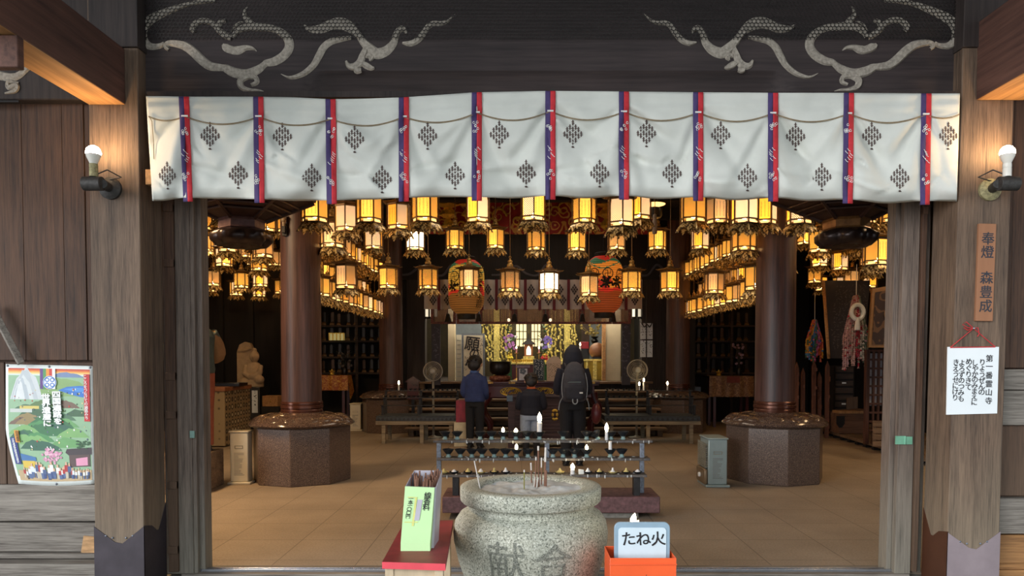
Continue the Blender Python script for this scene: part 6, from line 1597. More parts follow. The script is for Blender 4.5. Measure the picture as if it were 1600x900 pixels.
mb=MB(); mb.bb((X(1072,16.3),16.3,0),(X(1096,16.3),16.8,.9)); tag(obj('flower_stand',mb,lacqk,bevel=.01),'low black stand under the orange flowers','stand')
# heaters
hw=MT('cream_heater_enamel',L(206,196,172),.4,.1,var=.04); hg=MT('grey_green_heater_enamel',L(150,164,162),.35,.15,var=.05); hgrill=MT('heater_grille',L(168,160,140),.35,.6)
def heater(label,pa,pb,ytop,ybase,d,dep,front,mat,rz=0):
    x0,x1=X(pa,d),X(pb,d); w_=x1-x0; h=Z(ytop,d); t=thing('heater',label,'heater',((x0+x1)/2,d+dep/2,0),rz)
    mb=MB(); mb.bb((-w_/2-.03,-dep/2-.02,0),(w_/2+.03,dep/2+.02,.03)); obj('base_plate',mb,mat,t,bevel=.008)
    mb=MB(); mb.bb((-w_/2,-dep/2,.03),(w_/2,dep/2,h)); obj('casing',mb,mat,t,bevel=.012)
    mb=MB(); mb.bb((-w_/2-.012,-dep/2-.012,h),(w_/2+.012,dep/2+.012,h+.02)); obj('lid',mb,mat,t,bevel=.008)
    mb=MB(); 
    zc=h*.72
    for a_,b_ in (((-.05,zc-.018),(.05,zc-.012)),((-.05,zc+.012),(.05,zc+.018)),((-.05,zc-.018),(-.044,zc+.018)),((.044,zc-.018),(.05,zc+.018))): mb.bb((a_[0],-dep/2-.004,a_[1]),(b_[0],-dep/2,b_[1]))
    obj('carry_handle',mb,hgrill,t)
    mb=MB(); R=random.Random(2)
    for k in range(16):
        z=h*.6-k*h*.028; mb.bb((-.06,-dep/2-.002,z),(R.uniform(-.01,.065),-dep/2,z+.005))
    obj('printed_notice',mb,MT('grey_print',L(120,118,110),.6),t)
    if front:
        mb=MB()
        for k in range(13): z=h*.42+k*h*.038; mb.bb((-w_/2-.03,-dep/2+.02,z),(-w_/2,dep/2-.02,z+.008))
        for k in range(9): y=-dep/2+.02+k*(dep-.04)/8; mb.bb((-w_/2-.034,y,h*.40),(-w_/2-.028,y+.006,h*.93))
        obj('grille',mb,hgrill,t)
        mb=MB(); mb.bb((-w_/2-.05,-dep/2+.005,.03),(-w_/2,dep/2-.005,h*.38)); obj('control_panel',mb,MT('brown_heater_front',L(120,100,76),.4,.3),t,bevel=.02)
        mb=MB(); mb.M=Matrix.Translation((-w_/2-.05,0,h*.22))@Matrix.Rotation(-PI/2,4,'Y'); mb.lathe([(.028,0),(.026,.02),(0,.022)],14); obj('knob',mb,white,t)
heater('cream kerosene heater standing left of the nearest left column base',357,385.5,676,755,8.92,.15,False,hw,.0)
heater('smaller cream heater standing on the floor behind the nearest left column',546,563,632,670,15.4,.34,False,hw,0)
heater('grey green kerosene heater with a wire grille beside the nearest right column base',1108,1138,687,762,8.72,.40,True,hg,0)
# ---- left side: stone figure, plinth, patterned cabinet, tray
stone=MT('pale_carved_stone',L(176,152,122),.85,var=.12,scale=12,bump=.2)
d=15.8
x0,x1=X(362,d),X(405,d); zp=Z(605,d)
t=thing('stone_plinth','polished black plinth with a white nameplate under the stone figure','plinth',((x0+x1)/2,d+.25,0)); mb=MB(); mb.bb((x0,d,0),(x1,d+.6,zp)); put(obj('block',mb,MT('black_granite',L(52,50,48),.25,var=.25,scale=60),bevel=.01),t)
mb=MB(); mb.bb((X(393,d),d-.01,Z(645,d)),(X(402,d),d,Z(610,d))); put(obj('nameplate',mb,paper),t); mb=MB(); q=W(397.5,628,d); squig(mb,Matrix.Translation((q.x,d-.014,q.z)),.42,91,.08,th=.012); put(obj('lettering',mb,ink,smooth=0),t)
def fused(name,mb,mat,par,vox=.012,smooth_it=4):
    """one continuous surface from overlapping lofts"""
    o=obj(name,mb,mat,par,smooth=180)
    r=o.modifiers.new('fuse','REMESH'); r.mode='VOXEL'; r.voxel_size=vox; r.use_smooth_shade=True
    s_=o.modifiers.new('smooth','SMOOTH'); s_.iterations=smooth_it; s_.factor=.5
    dg=bpy.context.evaluated_depsgraph_get(); dg.update()
    me=bpy.data.meshes.new_from_object(o.evaluated_get(dg)); o.modifiers.clear(); old=o.data; o.data=me; me.name=name; bpy.data.meshes.remove(old)
    return o
t=thing('stone_figure','pale carved stone seated figure with a tall rounded halo slab on the black plinth','statue',(X(384,d),d+.3,zp))
mb=MB()
mb.M=Matrix.Translation((-.08,.08,0)); mb.prism([(-.24,0),(.1,0),(.13,.5),(.13,.8),(.06,.95),(-.06,.98),(-.18,.92),(-.24,.75)],-.07,.07); mb.M=Matrix()
mb.loft([(.05,-.05,0,.24,.16),(.05,-.05,.12,.24,.16),(.06,-.04,.2,.17,.13),(.07,-.03,.42,.18,.12),(.08,-.03,.5,.13,.09),(.09,-.04,.54,.06,.06)],20)
mb.ell((.10,-.06,.66),(.10,.11,.13),18,12); mb.ell((.10,-.05,.80),(.05,.05,.05),12,8); mb.tube([(-.08,-.04,.46),(-.10,-.12,.28),(.06,-.2,.2)],[.06,.055,.045],10); mb.tube([(.22,-.04,.46),(.24,-.12,.3),(.12,-.2,.24)],[.06,.055,.045],10); mb.ell((.09,-.2,.23),(.07,.05,.06),10,8); mb.ell((.20,-.1,.66),(.02,.03,.05),8,6); mb.ell((.1,-.165,.65),(.018,.02,.03),8,6)
mb.tube([(-.28,.02,.78),(-.1,-.02,.80),(.02,-.03,.84)],[.03,.03,.02],8); mb.ell((.24,-.12,.34),(.06,.06,.07),10,8); mb.ell((.22,-.14,.16),(.12,.1,.1),10,8); mb.ell((-.1,-.14,.10),(.12,.1,.1),10,8)
fused('carved_body',mb,stone,t,.014,3)
# patterned counter with tray
d=12.6; x0,x1=X(296,d),X(350,d); zc_=Z(605,d)
pat_m,nt,bs=_new('honeycomb_cloth'); bs.inputs['Roughness'].default_value=.7
vv=coords(nt); vo=nt.nodes.new('ShaderNodeTexVoronoi'); vo.inputs['Scale'].default_value=7.5; vo.inputs['Randomness'].default_value=.12; nt.links.new(vv,vo.inputs['Vector'])
rr_=ramp(nt,[(.27,L(196,182,146)),(.33,L(52,42,34)),(.43,L(52,42,34)),(.48,L(140,120,88))]); nt.links.new(vo.outputs['Distance'],rr_.inputs['Fac']); nt.links.new(rr_.outputs['Color'],bs.inputs['Base Color'])
t=thing('reception_counter','counter covered with honeycomb patterned cloth at the far left of the hall','counter',((x0+x1)/2,d+.4,0))
mb=MB(); mb.bb((x0,d,.02),(x1,d+1.2,zc_-.07)); put(obj('patterned_front',mb,pat_m,bevel=.01),t); mb=MB(); mb.bb((x0-.02,d-.03,zc_-.07),(x1+.02,d+1.22,zc_)); put(obj('counter_top',mb,WOOD('counter_wood',L(110,66,40),L(150,96,62),'x',8)),t)
t=thing('black_tray','flat black tray on the patterned counter','tray',(X(338,d),d+.5,zc_)); mb=MB(); mb.bb((-.26,-.2,.0),(.26,.2,.02)); 
for a_,b_ in (((-.27,-.21,.0),(.27,-.19,.06)),((-.27,.19,.0),(.27,.21,.06)),((-.27,-.19,0),(-.25,.19,.06)),((.25,-.19,0),(.27,.19,.06))): mb.bb(a_,b_)
obj('tray',mb,lacqk,t,bevel=.006)
d=14.2; t=thing('side_table','low orange draped side table between the counter and the black plinth','table',(X(354,d),d,0)); mb=MB(); mb.bb((-.16,-.2,.78),(.16,.2,.82)); obj('top',mb,lacqk,t)
mb=MB(); mb.bb((-.17,-.21,.66),(.17,-.2,.825)); obj('cloth',mb,broc_gold,t)
for sx in (-.14,.11):
    for sy in (-.17,.14): mb=MB(); mb.bb((sx,sy,0),(sx+.03,sy+.03,.78)); obj('leg',mb,lacqk,t)
d=15.5; t=thing('wooden_chest','small light wooden chest right of the black plinth','chest',(X(425,d),d,0)); mb=MB(); mb.bb((-.18,-.15,0),(.18,.15,.52)); obj('stand',mb,blk_w,t); mb=MB(); mb.bb((-.16,-.16,.52),(.16,.14,.74)); obj('drawer_front',mb,tan_w,t,bevel=.006); mb=MB(); mb.ell((.02,-.17,.63),(.02,.015,.02),8,6); obj('knob',mb,brass,t)
# dark panels behind the left aisle
mb=MB()
for px in (318,345,392): mb.bb((X(px,17.6)-.06,17.6,0),(X(px,17.6)+.06,17.75,4.3))
mb.bb((-7.5,17.7,0),(X(440,17.6),17.8,4.4)); struct('wall_alcove',mb,blk_w,smooth=0)
# ---- right side: paper crane garlands, dark board, painting, lattice, drawers, box, bench, stakes
def cranes(label,px,ytop,ybot,wpx,d,cols,seed,ring=False):
    q=W(px,ytop,d); t=thing('paper_crane_garland',label,'paper cranes',(q.x,d,q.z)); R=random.Random(seed); H_=q.z-Z(ybot,d); w_=wpx/F*d
    mats=[MT('folded_paper',L(*c),.6,var=.2,scale=30) for c in cols]; mb=MB(); n=int(w_/.035)
    for s_ in range(n):
        for row in range(2):
            x0=-w_/2+w_*(s_+.5)/n; y0=(-.04,.04)[row]; L_=H_*R.uniform(.8,1)
            k=0; nb=int(L_/.032)
            for i in range(nb):
                f_=i/nb; sp=min(1,.15+f_*1.6); x=x0*sp; z=-.05-f_*L_; c_=int((s_/n*len(cols)*.99+ (f_*2.2 if seed%2 else 0))%len(cols)) if R.random()<.8 else R.randrange(len(cols)); h=.02
                a=R.uniform(0,3.14); r_=.026
                v=[(x+r_*math.cos(a+j*2.09),y0+r_*math.sin(a+j*2.09),z) for j in range(3)]+[(x,y0,z+.04)]
                mb.add(v,[(0,1,3),(1,2,3),(2,0,3)],m=c_)
    obj('strung_cranes',mb,mats,t,smooth=0); mb=MB(); mb.tube([(0,0,-.06),(0,0,.5)],.006,5); obj('hanging_string',mb,white,t)
    if ring: mb=MB(); mb.tube([(-.03+.10*math.cos(i*PI/10),-.12,-.30+.12*math.sin(i*PI/10)) for i in range(20)],.035,8,closed=True); obj('white_paper_ring',mb,paper,t); mb=MB(); mb.tube([(-.03,-.13,-.4),(-.04,-.14,-.6)],[.03,.05],8); obj('white_tassel',mb,paper,t)
d=12.3
cranes('large garland of pink white and crimson folded paper cranes with a white ring',1338,460,578,38,d,[(190,150,150),(206,170,160),(170,40,60),(200,196,180),(120,130,110)],2,True)
cranes('small rainbow garland of folded paper cranes in the shade behind the right column',1273,498,566,26,14.2,[(200,90,60),(210,150,50),(60,120,170),(70,110,80),(180,90,140)],3)
cranes('pale garland of paper cranes half hidden by the right door jamb',1402,500,580,22,10.5,[(190,170,150),(170,140,120),(180,180,160)],4)
d=13.6
t=thing('hanging_inscribed_board','tall dark wooden board carved with rows of characters, tilted forward','board',(X(1315,d),d,Z(560,d))); x0,x1=X(1283,d),X(1350,d)
mb=MB(); P_=[(X(1295,d),d,Z(560,d)),(X(1348,d),d,Z(560,d)),(X(1350,d),d-.2,Z(440,d)),(X(1278,d),d-.2,Z(440,d))]; mb.add(P_+[(p[0],p[1]+.05,p[2]) for p in P_],[(0,1,2,3),(7,6,5,4),(0,4,5,1),(1,5,6,2),(2,6,7,3),(3,7,4,0)]); put(obj('board',mb,MT('dark_board_wood',L(48,40,38),.6,var=.2,scale=6),smooth=0),t)
mb=MB()
for k in range(7):
    for r_ in range(3):
        qx=X(1299+k*7.2,d); qz=Z(465+r_*33,d); yy=d-.012-.2*((qz-Z(560,d))/(Z(440,d)-Z(560,d))); squig(mb,Matrix.Translation((qx,yy-.02,qz)),.36,k*5+r_,.05,th=.007)
put(obj('carved_lettering',mb,MT('dusty_lettering',L(92,82,76),.8),smooth=0),t)
mb=MB(); mb.tube([P_[0],P_[3]],.03,6); put(obj('edge_strip',mb,tan_w),t)
d=11.4; t=thing('framed_painting','brown framed painting of a pale seated form beside the right door jamb','painting',(X(1385,d),d,Z(545,d)))
x0,x1=X(1357,d),X(1425,d); mb=MB()
def fr_(u,v): return (x0+(x1-x0)*u,d-.10*v,Z(543,d)+(Z(452,d)-Z(543,d))*v+.12*u*(v>.5))
A=[fr_(0,0),fr_(1,0),fr_(1,1),fr_(0,1)]
mb.add(A+[(p[0],p[1]+.05,p[2]) for p in A],[(0,1,2,3),(7,6,5,4),(0,4,5,1),(1,5,6,2),(2,6,7,3),(3,7,4,0)]); put(obj('frame',mb,MT('gilt_brown_frame',L(140,104,66),.5,.2)),t)
mb=MB(); B=[fr_(.06,.05),fr_(.94,.05),fr_(.94,.93),fr_(.06,.93)]; mb.poly([(p[0],p[1]-.012,p[2]) for p in B]); put(obj('canvas',mb,BROC('dim_brown_painting',L(52,36,28),L(96,70,48),5),smooth=0),t)
mb=MB(); cq=fr_(.55,.55)
for i in range(6): mb.ell((cq[0]+(.05,-.02,.1,0,.04,-.06)[i],cq[1]-.03,cq[2]+(.28,.22,.15,.05,-.1,-.05)[i]),(.12,.006,.12),14,8)
put(obj('painted_form',mb,MT('ochre_paint',L(150,112,74),.7,var=.3,scale=9)),t)
d=12.05; t=thing('lattice_screen','dark wooden lattice screen with a pale backing behind it under the painting','screen',(X(1385,d),d,.118)); x0,x1=X(1358,d),X(1430,d)
mb=MB()
for k in range(10): x=x0+(x1-x0)*k/9; mb.bb((x-.015,d,.118),(x+.015,d+.04,Z(548,d)))
for k in range(10): z=.35+(Z(548,d)-.35)*k/9; mb.bb((x0,d-.01,z-.016),(x1,d+.03,z+.016))
mb.bb((x0-.05,d-.02,.118),(x0,d+.06,Z(546,d))); put(obj('lattice',mb,WOOD('dark_red_lattice',L(58,34,26),L(86,52,40),'z',8)),t)
mb=MB(); mb.bb((x0+.02,d+.05,.75),(x1,d+.06,Z(552,d))); put(obj('paper_backing',mb,MT('dusty_white_paper',L(150,150,156),.8,var=.2,scale=5)),t)  # plain pale sheet filling the lattice from behind
d=14.5; x0,x1=X(1297,d)+.08,X(1333,d)+.03
t=thing('drawer_cabinet','tall dark drawer cabinet with small white labels under the inscribed board','cabinet',((x0+x1)/2,d+.25,0)); mb=MB(); mb.bb((x0,d,.118),(x1,d+.45,Z(572,d))); put(obj('carcass',mb,blk_w,bevel=.006),t); hh=(Z(572,d)-.13)/9
for k in range(9):
    mb=MB(); mb.bb((x0+.03,d-.02,k*hh+.15),(x1-.03,d,k*hh+hh+.115)); o_=put(obj('drawer',mb,shelfw,bevel=.004),t)
    if k in (3,6,8): m_=MB(); m_.bb(((x0+x1)/2-.05,d-.026,k*hh+hh*.5+.13),((x0+x1)/2+.03,d-.02,k*hh+hh*.5+.16)); l_=obj('label',m_,white); l_.parent=o_
d=13.75; t=thing('wooden_bin','brown wooden bin with a sloping lid and a dark round opening','bin',(X(1330,d),d+.2,.118)); x0,x1=X(1307,d)+.06,X(1357,d)
mb=MB(); mb.prism([(x0,.118),(x1,.118),(x1,Z(640,d)),(x0,Z(646,d))],d,d+.5); put(obj('box',mb,WOOD('bin_wood',L(92,62,44),L(124,86,62),'x',8),bevel=.006),t); mb=MB(); mb.bb((x0-.02,d-.03,Z(646,d)),(x1+.02,d+.25,Z(642,d))); put(obj('lid',mb,tan_w,bevel=.004),t); mb=MB(); mb.prism([(X(1335,d),Z(642,d)),(X(1352,d),Z(640,d)),(X(1352,d),Z(621,d)),(X(1335,d),Z(623,d))],d+.28,d+.31); put(obj('lid_flap',mb,plank_w),t)
mb=MB(); mb.prism([(X(1308,d),Z(650,d)),(X(1321,d),Z(650,d)),(X(1321,d),Z(662,d)),(X(1317,d),Z(668,d)),(X(1312,d),Z(668,d)),(X(1308,d),Z(662,d))],d-.006,d+.0); put(obj('dark_opening',mb,blkp),t)
a=G(1288,680); b=G(1404,716)
t=thing('duckboard','low slatted wooden platform with dark feet along the right side of the hall','platform',((a.x+b.x)/2+.6,(a.y+b.y)/2,0)); dv=(b-a); ln=dv.length; dn=dv.normalized(); nn=Vector((1,0,0))
for k in range(9):
    mb=MB(); p0=a-dn*.5+nn*(.0+k*.19); p1=b+dn*.8+nn*(.0+k*.19); z=.065
    mb.add([p0+Vector((0,0,z)),p1+Vector((0,0,z)),p1+nn*.17+Vector((0,0,z)),p0+nn*.17+Vector((0,0,z)),p0+Vector((0,0,z+.05)),p1+Vector((0,0,z+.05)),p1+nn*.17+Vector((0,0,z+.05)),p0+nn*.17+Vector((0,0,z+.05))],[(0,3,2,1),(4,5,6,7),(0,1,5,4),(1,2,6,5),(2,3,7,6),(3,0,4,7)]); put(obj('slat',mb,stp,smooth=0),t)
for k in range(12):
    mb=MB(); p=a-dn*.4+dn*((ln+1.1)*(k+.3)/12); mb.bb((p.x+.03,p.y-.05,0),(p.x+1.6,p.y+.05,.066)); put(obj('foot_bearer',mb,blk_w),t)
d=11.75; x0,x1=X(1366,d),X(1418,d)
t=thing('slatted_crate','low slatted wooden crate below the lattice screen','crate',((x0+x1)/2,d+.1,.116))
for k in range(4): mb=MB(); mb.bb((x0,d,.118+k*.105),(x1,d+.03,.118+k*.105+.09)); put(obj('slat',mb,stp,bevel=.004),t)
for x in (x0+.02,x1-.06): mb=MB(); mb.bb((x,d+.03,.118),(x+.04,d+.07,.53)); put(obj('corner_post',mb,stp),t)
d=14.1
for i,px in enumerate((1245,1258,1272,1284,1293)):
    t=thing('wooden_stake','tall rough reddish wooden stake, %s from the left behind the right column'%ORD[i],'stake',(X(px,d),d+.1*(i%2),0),0,'wooden stakes behind the right column'); mb=MB(); h=Z((575,584,572,590,573)[i],d); mb.box((0,0,h/2),(.07,.05,h)); mb.lathe([(.045,0),(0,.12)],4,(0,0,h),ph=PI/4); R=random.Random(i)
    for k in range(12): mb.box((R.uniform(-.03,.03),-.03,R.uniform(.1,h)),(.04,.02,.06),rz=R.uniform(-.5,.5))
    obj('stake_body',mb,WOOD('rough_red_stake',L(84,50,36),L(122,78,58),'z',12,bump=.6),t)
# low red and cream boxes beside the offering box
d=12.7; t=thing('red_box_stack','worn red box standing on a cream box left of the boy in blue','box',(X(720,d),d+.2,0))
mb=MB(); mb.bb((X(709,d),d,Z(690,d)*0),(X(735,d),d+.4,Z(660,d))); put(obj('cream_box',mb,MT('cream_box',L(196,182,150),.6),bevel=.008),t); mb=MB(); mb.bb((X(712,d),d+.02,Z(660,d)+.001),(X(733,d),d+.36,Z(626,d))); put(obj('worn_red_upper_box',mb,MT('worn_crimson_paint',L(140,34,50),.5,var=.35,scale=8),bevel=.006),t)
# ================================================================== PEOPLE
skin=MT('skin',L(206,160,132),.55,var=.04); hairm=MT('black_hair',L(26,22,22),.5,var=.4,scale=60,stretch=(1,1,.2),bump=.2); shoem=MT('dark_shoe',L(24,24,28),.5)
eyem=MT('eye_white',L(230,228,224),.3); iris=MT('dark_iris',L(40,28,22),.3)
def person(label,loc,rz,h,top,trou,pose='pray',hair='short',tilt=.25,collar=None,hood=False,lower=None,bulk=1.0,child=False,loose=1.0):
    s=h/1.70; t=thing('person',label,'person',loc,rz); M0=Matrix.Diagonal((s*bulk,s*bulk,s,1)); hs=(1.27 if child else 1.06)   # children have relatively bigger heads
    HM=M0@Matrix.Translation((0,.01,1.47))@Matrix.Rotation(-tilt,4,'X')@Matrix.Diagonal((hs/bulk*(1.3 if child else 1),hs/bulk*(1.1 if child else 1),hs,1))
    # ---- body
    mb=MB(); mb.M=M0
    tor=[(0,0,.86,.15,.105),(0,0,.95,.16,.112),(0,0,1.06,.138,.10),(0,0,1.2,.15,.108),(0,0,1.32,.172,.112),(0,0,1.40,.15,.09),(0,.0,1.45,.07,.065)]
    mb.loft(tor,20); mb.tube([(0,-.01,1.38),(0,.015,1.54)],[.062,.052],14)
    arms=[]
    for sx in (-1,1):
        mb.tube(cm([(sx*.085,0,.92),(sx*.095,.005,.70),(sx*.095,.012,.48),(sx*.098,-.01,.30),(sx*.1,-.02,.08)],4),[.09-.05*i/16 for i in range(17)],12)
        mb.ell((sx*.105,.045,.035),(.045,.125,.035),14,8)
        if pose=='pray': J=[(sx*.165,0,1.37),(sx*.215,-.01,1.22),(sx*.235,.03,1.07),(sx*.17,.16,1.10),(sx*.045,.26,1.20)]
        elif pose=='down': J=[(sx*.165,0,1.37),(sx*.215,-.02,1.22),(sx*.235,-.01,1.07),(sx*.20,.12,.98),(sx*.12,.22,.98)]
        else: J=[(sx*.165,0,1.37),(sx*.25,.03,1.25),(sx*.30,.08,1.12),(sx*.22,.22,1.10),(sx*.10,.30,1.14)]
        arms.append(J); A_=cm(J,4); mb.tube(A_,[.056-.026*i/(len(A_)-1) for i in range(len(A_))],12)
        w_=Vector(J[-1]); f_=Vector((-.1*sx,.35,1)).normalized() if pose=='pray' else (Vector((-sx*.5,.8,.1)).normalized())
        sd=Vector((0,1,-.35)).normalized() if pose=='pray' else Vector((sx*.5,.3,-.8)).normalized()
        sd=(sd-f_*sd.dot(f_)).normalized()
        pc=w_+f_*.05; mb.tube([w_,w_+f_*.045,w_+f_*.09],[.026,.036,.034],10,ell=.55 if pose=='pray' else .8)
        for k,(o_,l_) in enumerate(((-.027,.062),(-.009,.074),(.009,.07),(.026,.055))):
            b=w_+f_*.085+sd*o_; c=Vector((-sx*.012,-.01,0)) if pose=='pray' else Vector((-sx*.02,-.0,-.03)); mb.tube([b,b+f_*l_*.5+c*.4,b+f_*l_+c],[.0095,.009,.007],8)
        b=w_+f_*.03-sd*.03; mb.tube([b,b-sd*.025+f_*.03,b-sd*.03+f_*.062],[.012,.011,.008],8)
    mb.M=HM
    mb.ell((0,.0,.135),(.076,.094,.112),24,16); mb.ell((0,.035,.06),(.056,.06,.055),18,12); mb.ell((0,.098,.10),(.014,.022,.024),10,8); mb.ell((0,.09,.052),(.026,.012,.008),10,6); mb.ell((0,.088,.038),(.022,.012,.009),10,6)
    for sx in (-1,1): mb.ell((sx*.078,-.005,.115),(.012,.026,.034),10,8); mb.ell((sx*.03,.086,.147),(.024,.012,.008),10,6)
    o=fused('body',mb,skin,t,.0095*max(s,.8),2)
    for sx in (-1,1):
        mb=MB(); mb.M=HM; mb.ell((sx*.031,.083,.128),(.014,.010,.010),12,8); obj('eye',mb,[eyem],t)
        mb=MB(); mb.M=HM; mb.ell((sx*.031,.0915,.128),(.006,.004,.006),10,6); obj('iris',mb,iris,t)
    # ---- trousers
    mb=MB(); mb.M=M0; g=1.0*loose
    mb.loft([(0,0,.80,.172*g,.125*g),(0,0,.88,.178*g,.13*g),(0,0,.97,.168*g,.122*g),(0,0,1.03,.155*g,.115*g)],20)
    zend=.06 if lower is None else lower[0]
    for sx in (-1,1):
        P_=[(sx*.088,0,.90),(sx*.097,.004,.70),(sx*.099,.01,.48),(sx*.10,-.005,.30),(sx*.102,-.012,zend)]
        if zend>.3: P_=[(sx*.088,0,.90),(sx*.097,.004,.70),(sx*.10,.01,zend)]
        A_=cm(P_,4); n=len(A_)-1; mb.tube(A_,[(.107-(.038 if zend<.3 else .015)*i/n)*g for i in range(n+1)],14)
    fused('trousers',mb,trou,t,.0105*max(s,.8),2)
    if lower:
        mb=MB(); mb.M=M0
        for sx in (-1,1): mb.tube([(sx*.098,.01,.62),(sx*.099,.01,.46),(sx*.10,-.005,.3),(sx*.102,-.012,.06)],[.08,.07,.066,.055],12); 
        obj('dark_legging',mb,blks,t)
    # ---- top
    mb=MB(); mb.M=M0; k=.028*loose
    mb.loft([(0,0,.90,.172+k,.125+k),(0,0,.95,.178+k,.13+k),(0,0,1.06,.165+k,.118+k),(0,0,1.2,.168+k,.122+k),(0,-.005,1.32,.178+k,.118+k),(0,-.005,1.40,.155+k*.6,.095+k*.6),(0,.0,1.455,.078+k*.4,.072+k*.4),(0,.0,1.475,.066,.062)],24)
    for J in arms:
        A_=cm(J[:4]+[tuple(Vector(J[3])*.12+Vector(J[4])*.88)],4); n=len(A_)-1; mb.tube(A_,[.075*loose-.03*i/n for i in range(n+1)],14)
    fused('hooded_jacket' if hood else 'sweatshirt',mb,top,t,.0105*max(s,.8),2)
    for sx in (-1,1):
        mb=MB(); mb.M=M0; mb.ell((sx*.105,.05,.035),(.052,.14,.042),16,8); mb.bb((sx*.105-.05,-.08,.0),(sx*.105+.05,.18,.014)); mb.tube([(sx*.1,-.015,.04),(sx*.1,-.02,.10)],.055,12); fused('shoe',mb,shoem if lower is None else lower[1],t,.011,2)
    if collar:
        mb=MB(); mb.M=M0; mb.tube([(.07*math.cos(a),.0+.066*math.sin(a),1.475+.012*math.sin(a)) for a in [i*PI/12 for i in range(24)]],.017,8,closed=True); mb.prism([(-.085,1.46),(.085,1.46),(.06,1.50),(-.06,1.50)],-.082,-.06); obj('collar',mb,collar,t,smooth=60)
    mb=MB(); mb.M=HM
    if hood:
        mb.loft([(0,-.01,-.10,.155,.12),(0,-.015,-.04,.148,.125),(0,-.015,.04,.138,.13),(0,-.01,.12,.124,.13),(0,.0,.18,.10,.112),(0,.01,.222,.066,.075),(0,.012,.246,.03,.035)],24)
        fused('hood',mb,top,t,.012,4)
        mb=MB(); mb.M=HM; mb.ell((0,.03,.17),(.075,.07,.075),16,10); obj('hair',mb,hairm,t,smooth=180)
    else:
        mb.ell((0,-.012,.155),(.088,.101,.105),24,16); mb.ell((0,-.055,.10),(.078,.055,.085),20,12); mb.ell((0,-.05,.055),(.055,.045,.05),14,10); R=random.Random(int(h*100))
        for i in range(70):
            a=R.uniform(0,6.28); th=R.uniform(.1,1.5); n=Vector((math.sin(th)*math.cos(a),math.sin(th)*math.sin(a)-.1,math.cos(th))); 
            if n.y>.45 and n.z<.45: continue
            c=Vector((n.x*.086,n.y*.1-.012,.155+n.z*.103)); mb.tube([c-n*.012,c+n*.010+Vector((R.uniform(-.012,.012),R.uniform(-.012,.012),-.006))],[.014,.005],6)
        fused('hair',mb,hairm,t,.0085,1)
    return t
def cloth(n,c,**k): return MT(n,L(*c),.85,var=.14,scale=14,bump=.12,**k)
navyj=cloth('navy_black_jacket',(30,32,46)); blks=cloth('black_trousers',(28,29,34)); blue=cloth('blue_sweatshirt',(48,62,108)); navy=cloth('navy_pullover',(26,28,42)); bluc=cloth('light_blue_collar',(70,96,150)); orc=cloth('orange_collar',(176,84,40)); greyt=cloth('pale_blue_grey_trousers',(150,166,190))
ad=G(895,727); A=person('person in a dark hooded jacket and black trousers standing in prayer with a grey backpack',(ad.x,ad.y,0),0,1.70,navyj,blks,hood=True,tilt=.2,bulk=.94,loose=1.08)
k1=G(742,700); person('child in a blue sweatshirt and black trousers standing with hands joined, at the left',(k1.x,k1.y,0),-.25,1.50,blue,blks,collar=bluc,child=True,tilt=.12,bulk=.98,pose='down')
k2=G(830,715); person('smallest child in a navy pullover with an orange collar, praying in the middle',(k2.x,k2.y,0),.0,1.24,navy,greyt,collar=orc,child=True,tilt=.3,bulk=1.12,loose=1.15,lower=(.56,shoem))
# person half hidden behind the left jamb
lj=Vector((X(306,8.6),8.6,.45))
teal=cloth('dark_teal_shirt',(74,84,78)); terra=cloth('rust_orange_trousers',(150,78,52)); tan_c=cloth('tan_sleeve',(150,112,72))
pl=person('person in a teal top and rust orange trousers behind the left door jamb',lj,.9,1.72,teal,terra,pose='carry',hair='short',tilt=.3,bulk=1.05,loose=1.1)
mb=MB(); mb.tube(cm([(.16,.0,1.37),(.26,.03,1.25),(.31,.08,1.12),(.24,.2,1.10)],4),[.088,.09,.092,.094,.095,.094,.093,.092,.09,.088,.084,.08,.076],14); fused('tan_sleeve',mb,tan_c,pl,.012,2)
mb=MB(); mb.loft([(0,0,.93,.212,.165),(0,0,.99,.212,.165)],24); obj('black_belt_bag',mb,MT('black_strap',L(22,22,24),.6),pl)
mb=MB(); mb.bb((lj.x-.34,lj.y-.35,0),(lj.x+.17,lj.y+.35,.438)); tag(obj('wooden_step',mb,stp,bevel=.01),'wooden step behind the left door jamb carrying the person in teal','step')
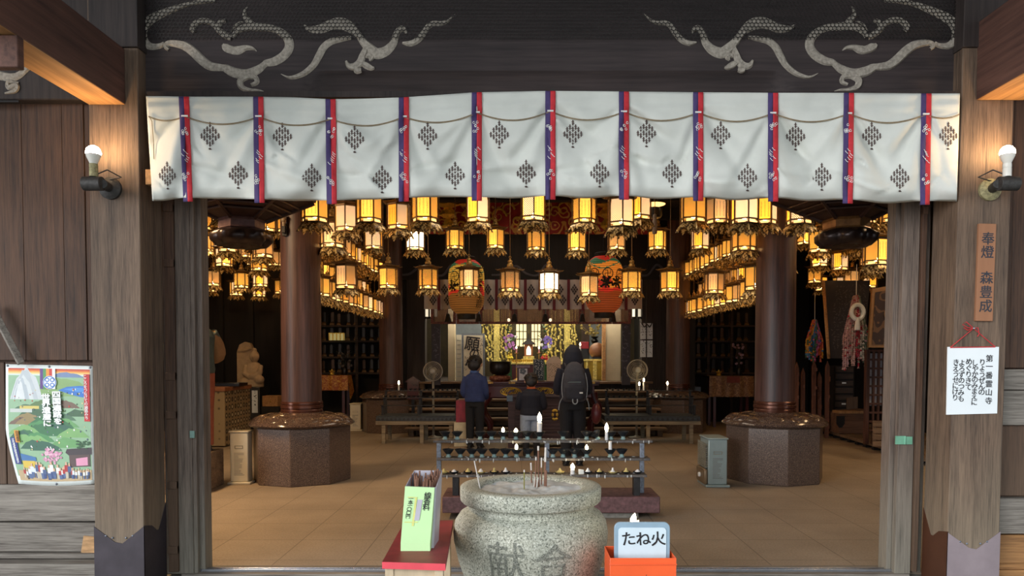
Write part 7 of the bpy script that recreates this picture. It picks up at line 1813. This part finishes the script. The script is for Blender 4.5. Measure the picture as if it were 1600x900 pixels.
# backpack
t=thing('backpack','dark grey backpack with pale side piping worn by the hooded adult','backpack',(ad.x,ad.y-.16,.93)); gp=cloth('grey_backpack_nylon',(66,66,74)); gp2=cloth('dark_backpack_nylon',(50,50,58))
mb=MB(); mb.loft([(0,-.10,.0,.13,.07),(0,-.11,.03,.165,.10),(0,-.12,.15,.175,.12),(0,-.115,.32,.168,.115),(0,-.10,.44,.14,.10),(0,-.08,.52,.095,.075),(0,-.06,.555,.04,.04)],28,pw=2.6); mb.bb((-.12,-.06,.02),(.12,.03,.46)); fused('main_bag',mb,gp,t,.012,3)
mb=MB(); mb.loft([(0,-.15,.03,.125,.09),(0,-.165,.06,.14,.10),(0,-.165,.20,.14,.095),(0,-.15,.245,.12,.085)],24,pw=3); fused('front_pocket',mb,gp2,t,.012,2)
pale=MT('pale_piping',L(150,156,160),.5)
for sx in (-1,1):
    mb=MB(); mb.tube(cm([(sx*.165,-.17,.06),(sx*.178,-.16,.18),(sx*.17,-.16,.30),(sx*.15,-.14,.40)],4),.006,6); obj('side_piping',mb,pale,t)
    mb=MB(); mb.tube(cm([(sx*.10,-.05,.46),(sx*.125,.10,.535),(sx*.13,.20,.50),(sx*.13,.30,.36),(sx*.15,.28,.2),(sx*.16,.12,.1),(sx*.13,-.03,.08)],4),.016,6); obj('shoulder_strap',mb,gp2,t)
    mb=MB(); mb.tube(cm([(sx*.16,-.08,.06),(sx*.20,-.06,-.02),(sx*.215,-.05,-.12)],4),.007,5); obj('loose_strap',mb,pale,t)
mb=MB(); mb.tube([(-.08,-.258,.275),(.08,-.258,.275)],.007,6); mb.tube([(-.08,-.258,.275),(-.1,-.25,.27)],.004,5); obj('zip',mb,MT('green_grey_zip',L(96,112,112),.4),t)
mb=MB(); mb.bb((.06,-.275,.12),(.105,-.262,.14)); obj('white_label',mb,white,t)
mb=MB(); mb.tube(cm([(-.03,-.24,.05),(-.03,-.265,.0),(0,-.265,-.025),(.03,-.265,.0),(.03,-.24,.05)],4),.009,6); obj('loop',mb,pale,t)
t=thing('shoulder_bag','dark red round bag hanging at the right hip of the hooded adult','bag',(ad.x+.335,ad.y+.02,.62)); mb=MB(); mb.ell((0,0,.12),(.075,.12,.15),18,12); obj('bag_body',mb,MT('dark_red_leather',L(92,34,36),.4,var=.2),t); mb=MB(); mb.tube(cm([(0,-.04,.25),(-.04,-.02,.36),(-.06,.02,.44)],4),.01,6); obj('bag_strap',mb,gp2,t)
# ================================================================== UNSEEN INDOOR LIGHTS, MOSTLY ADDED FILLS, AND THE SUN
def area(name,loc,size,power,col,rot=(0,0,0),sy=None):
    l=bpy.data.lights.new(name,'AREA'); l.size=size; l.energy=power; l.color=col
    if sy: l.shape='RECTANGLE'; l.size_y=sy
    o=bpy.data.objects.new(name,l); COL.objects.link(o); o.location=loc; o.rotation_euler=rot; return o
WARM=(1,.66,.34); NEUT=(1,.82,.62)
area('unseen_hall_light',(-4.6,7.0,3.9),.5,180,WARM,sy=1.6)
area('unseen_hall_light',(.2,9.6,4.2),1.2,40,NEUT,sy=3)  # added fill to lift the dark hall, no known fitting here
area('unseen_hall_light',(5.6,9.0,4.0),.6,46,WARM,sy=1.6)
area('added_altar_fill',(.2,17.4,4.2),3.5,85,(1,.88,.66),sy=1)  # added to brighten the sanctuary gilding, not a known lamp
area('added_altar_fill',(.2,19.2,4.2),3.5,38,(1,.9,.6),sy=.6)  # second added fill, for the back of the sanctuary
area('unseen_hall_light',(.2,14.9,4.3),3,9,NEUT,sy=.6)  # added weak fill in front of the inner beam
area('added_altar_front_fill',(.25,16.02,2.75),4.2,26,(1,.9,.74),rot=(math.radians(38),0,0),sy=.12)  # added out of sight behind the blinds to brighten the scroll
area('added_alcove_fill',(-5.6,13.9,4.1),.4,26,WARM,sy=.8)  # added to brighten the stone figure and the counter

sl_=bpy.data.lights.new('hazy_sun','SUN'); sl_.energy=2.2; sl_.angle=math.radians(38); sl_.color=(.98,.98,1); so_=bpy.data.objects.new('hazy_sun',sl_); COL.objects.link(so_)
so_.rotation_euler=Vector((1,.85,-.27)).to_track_quat('-Z','Y').to_euler()
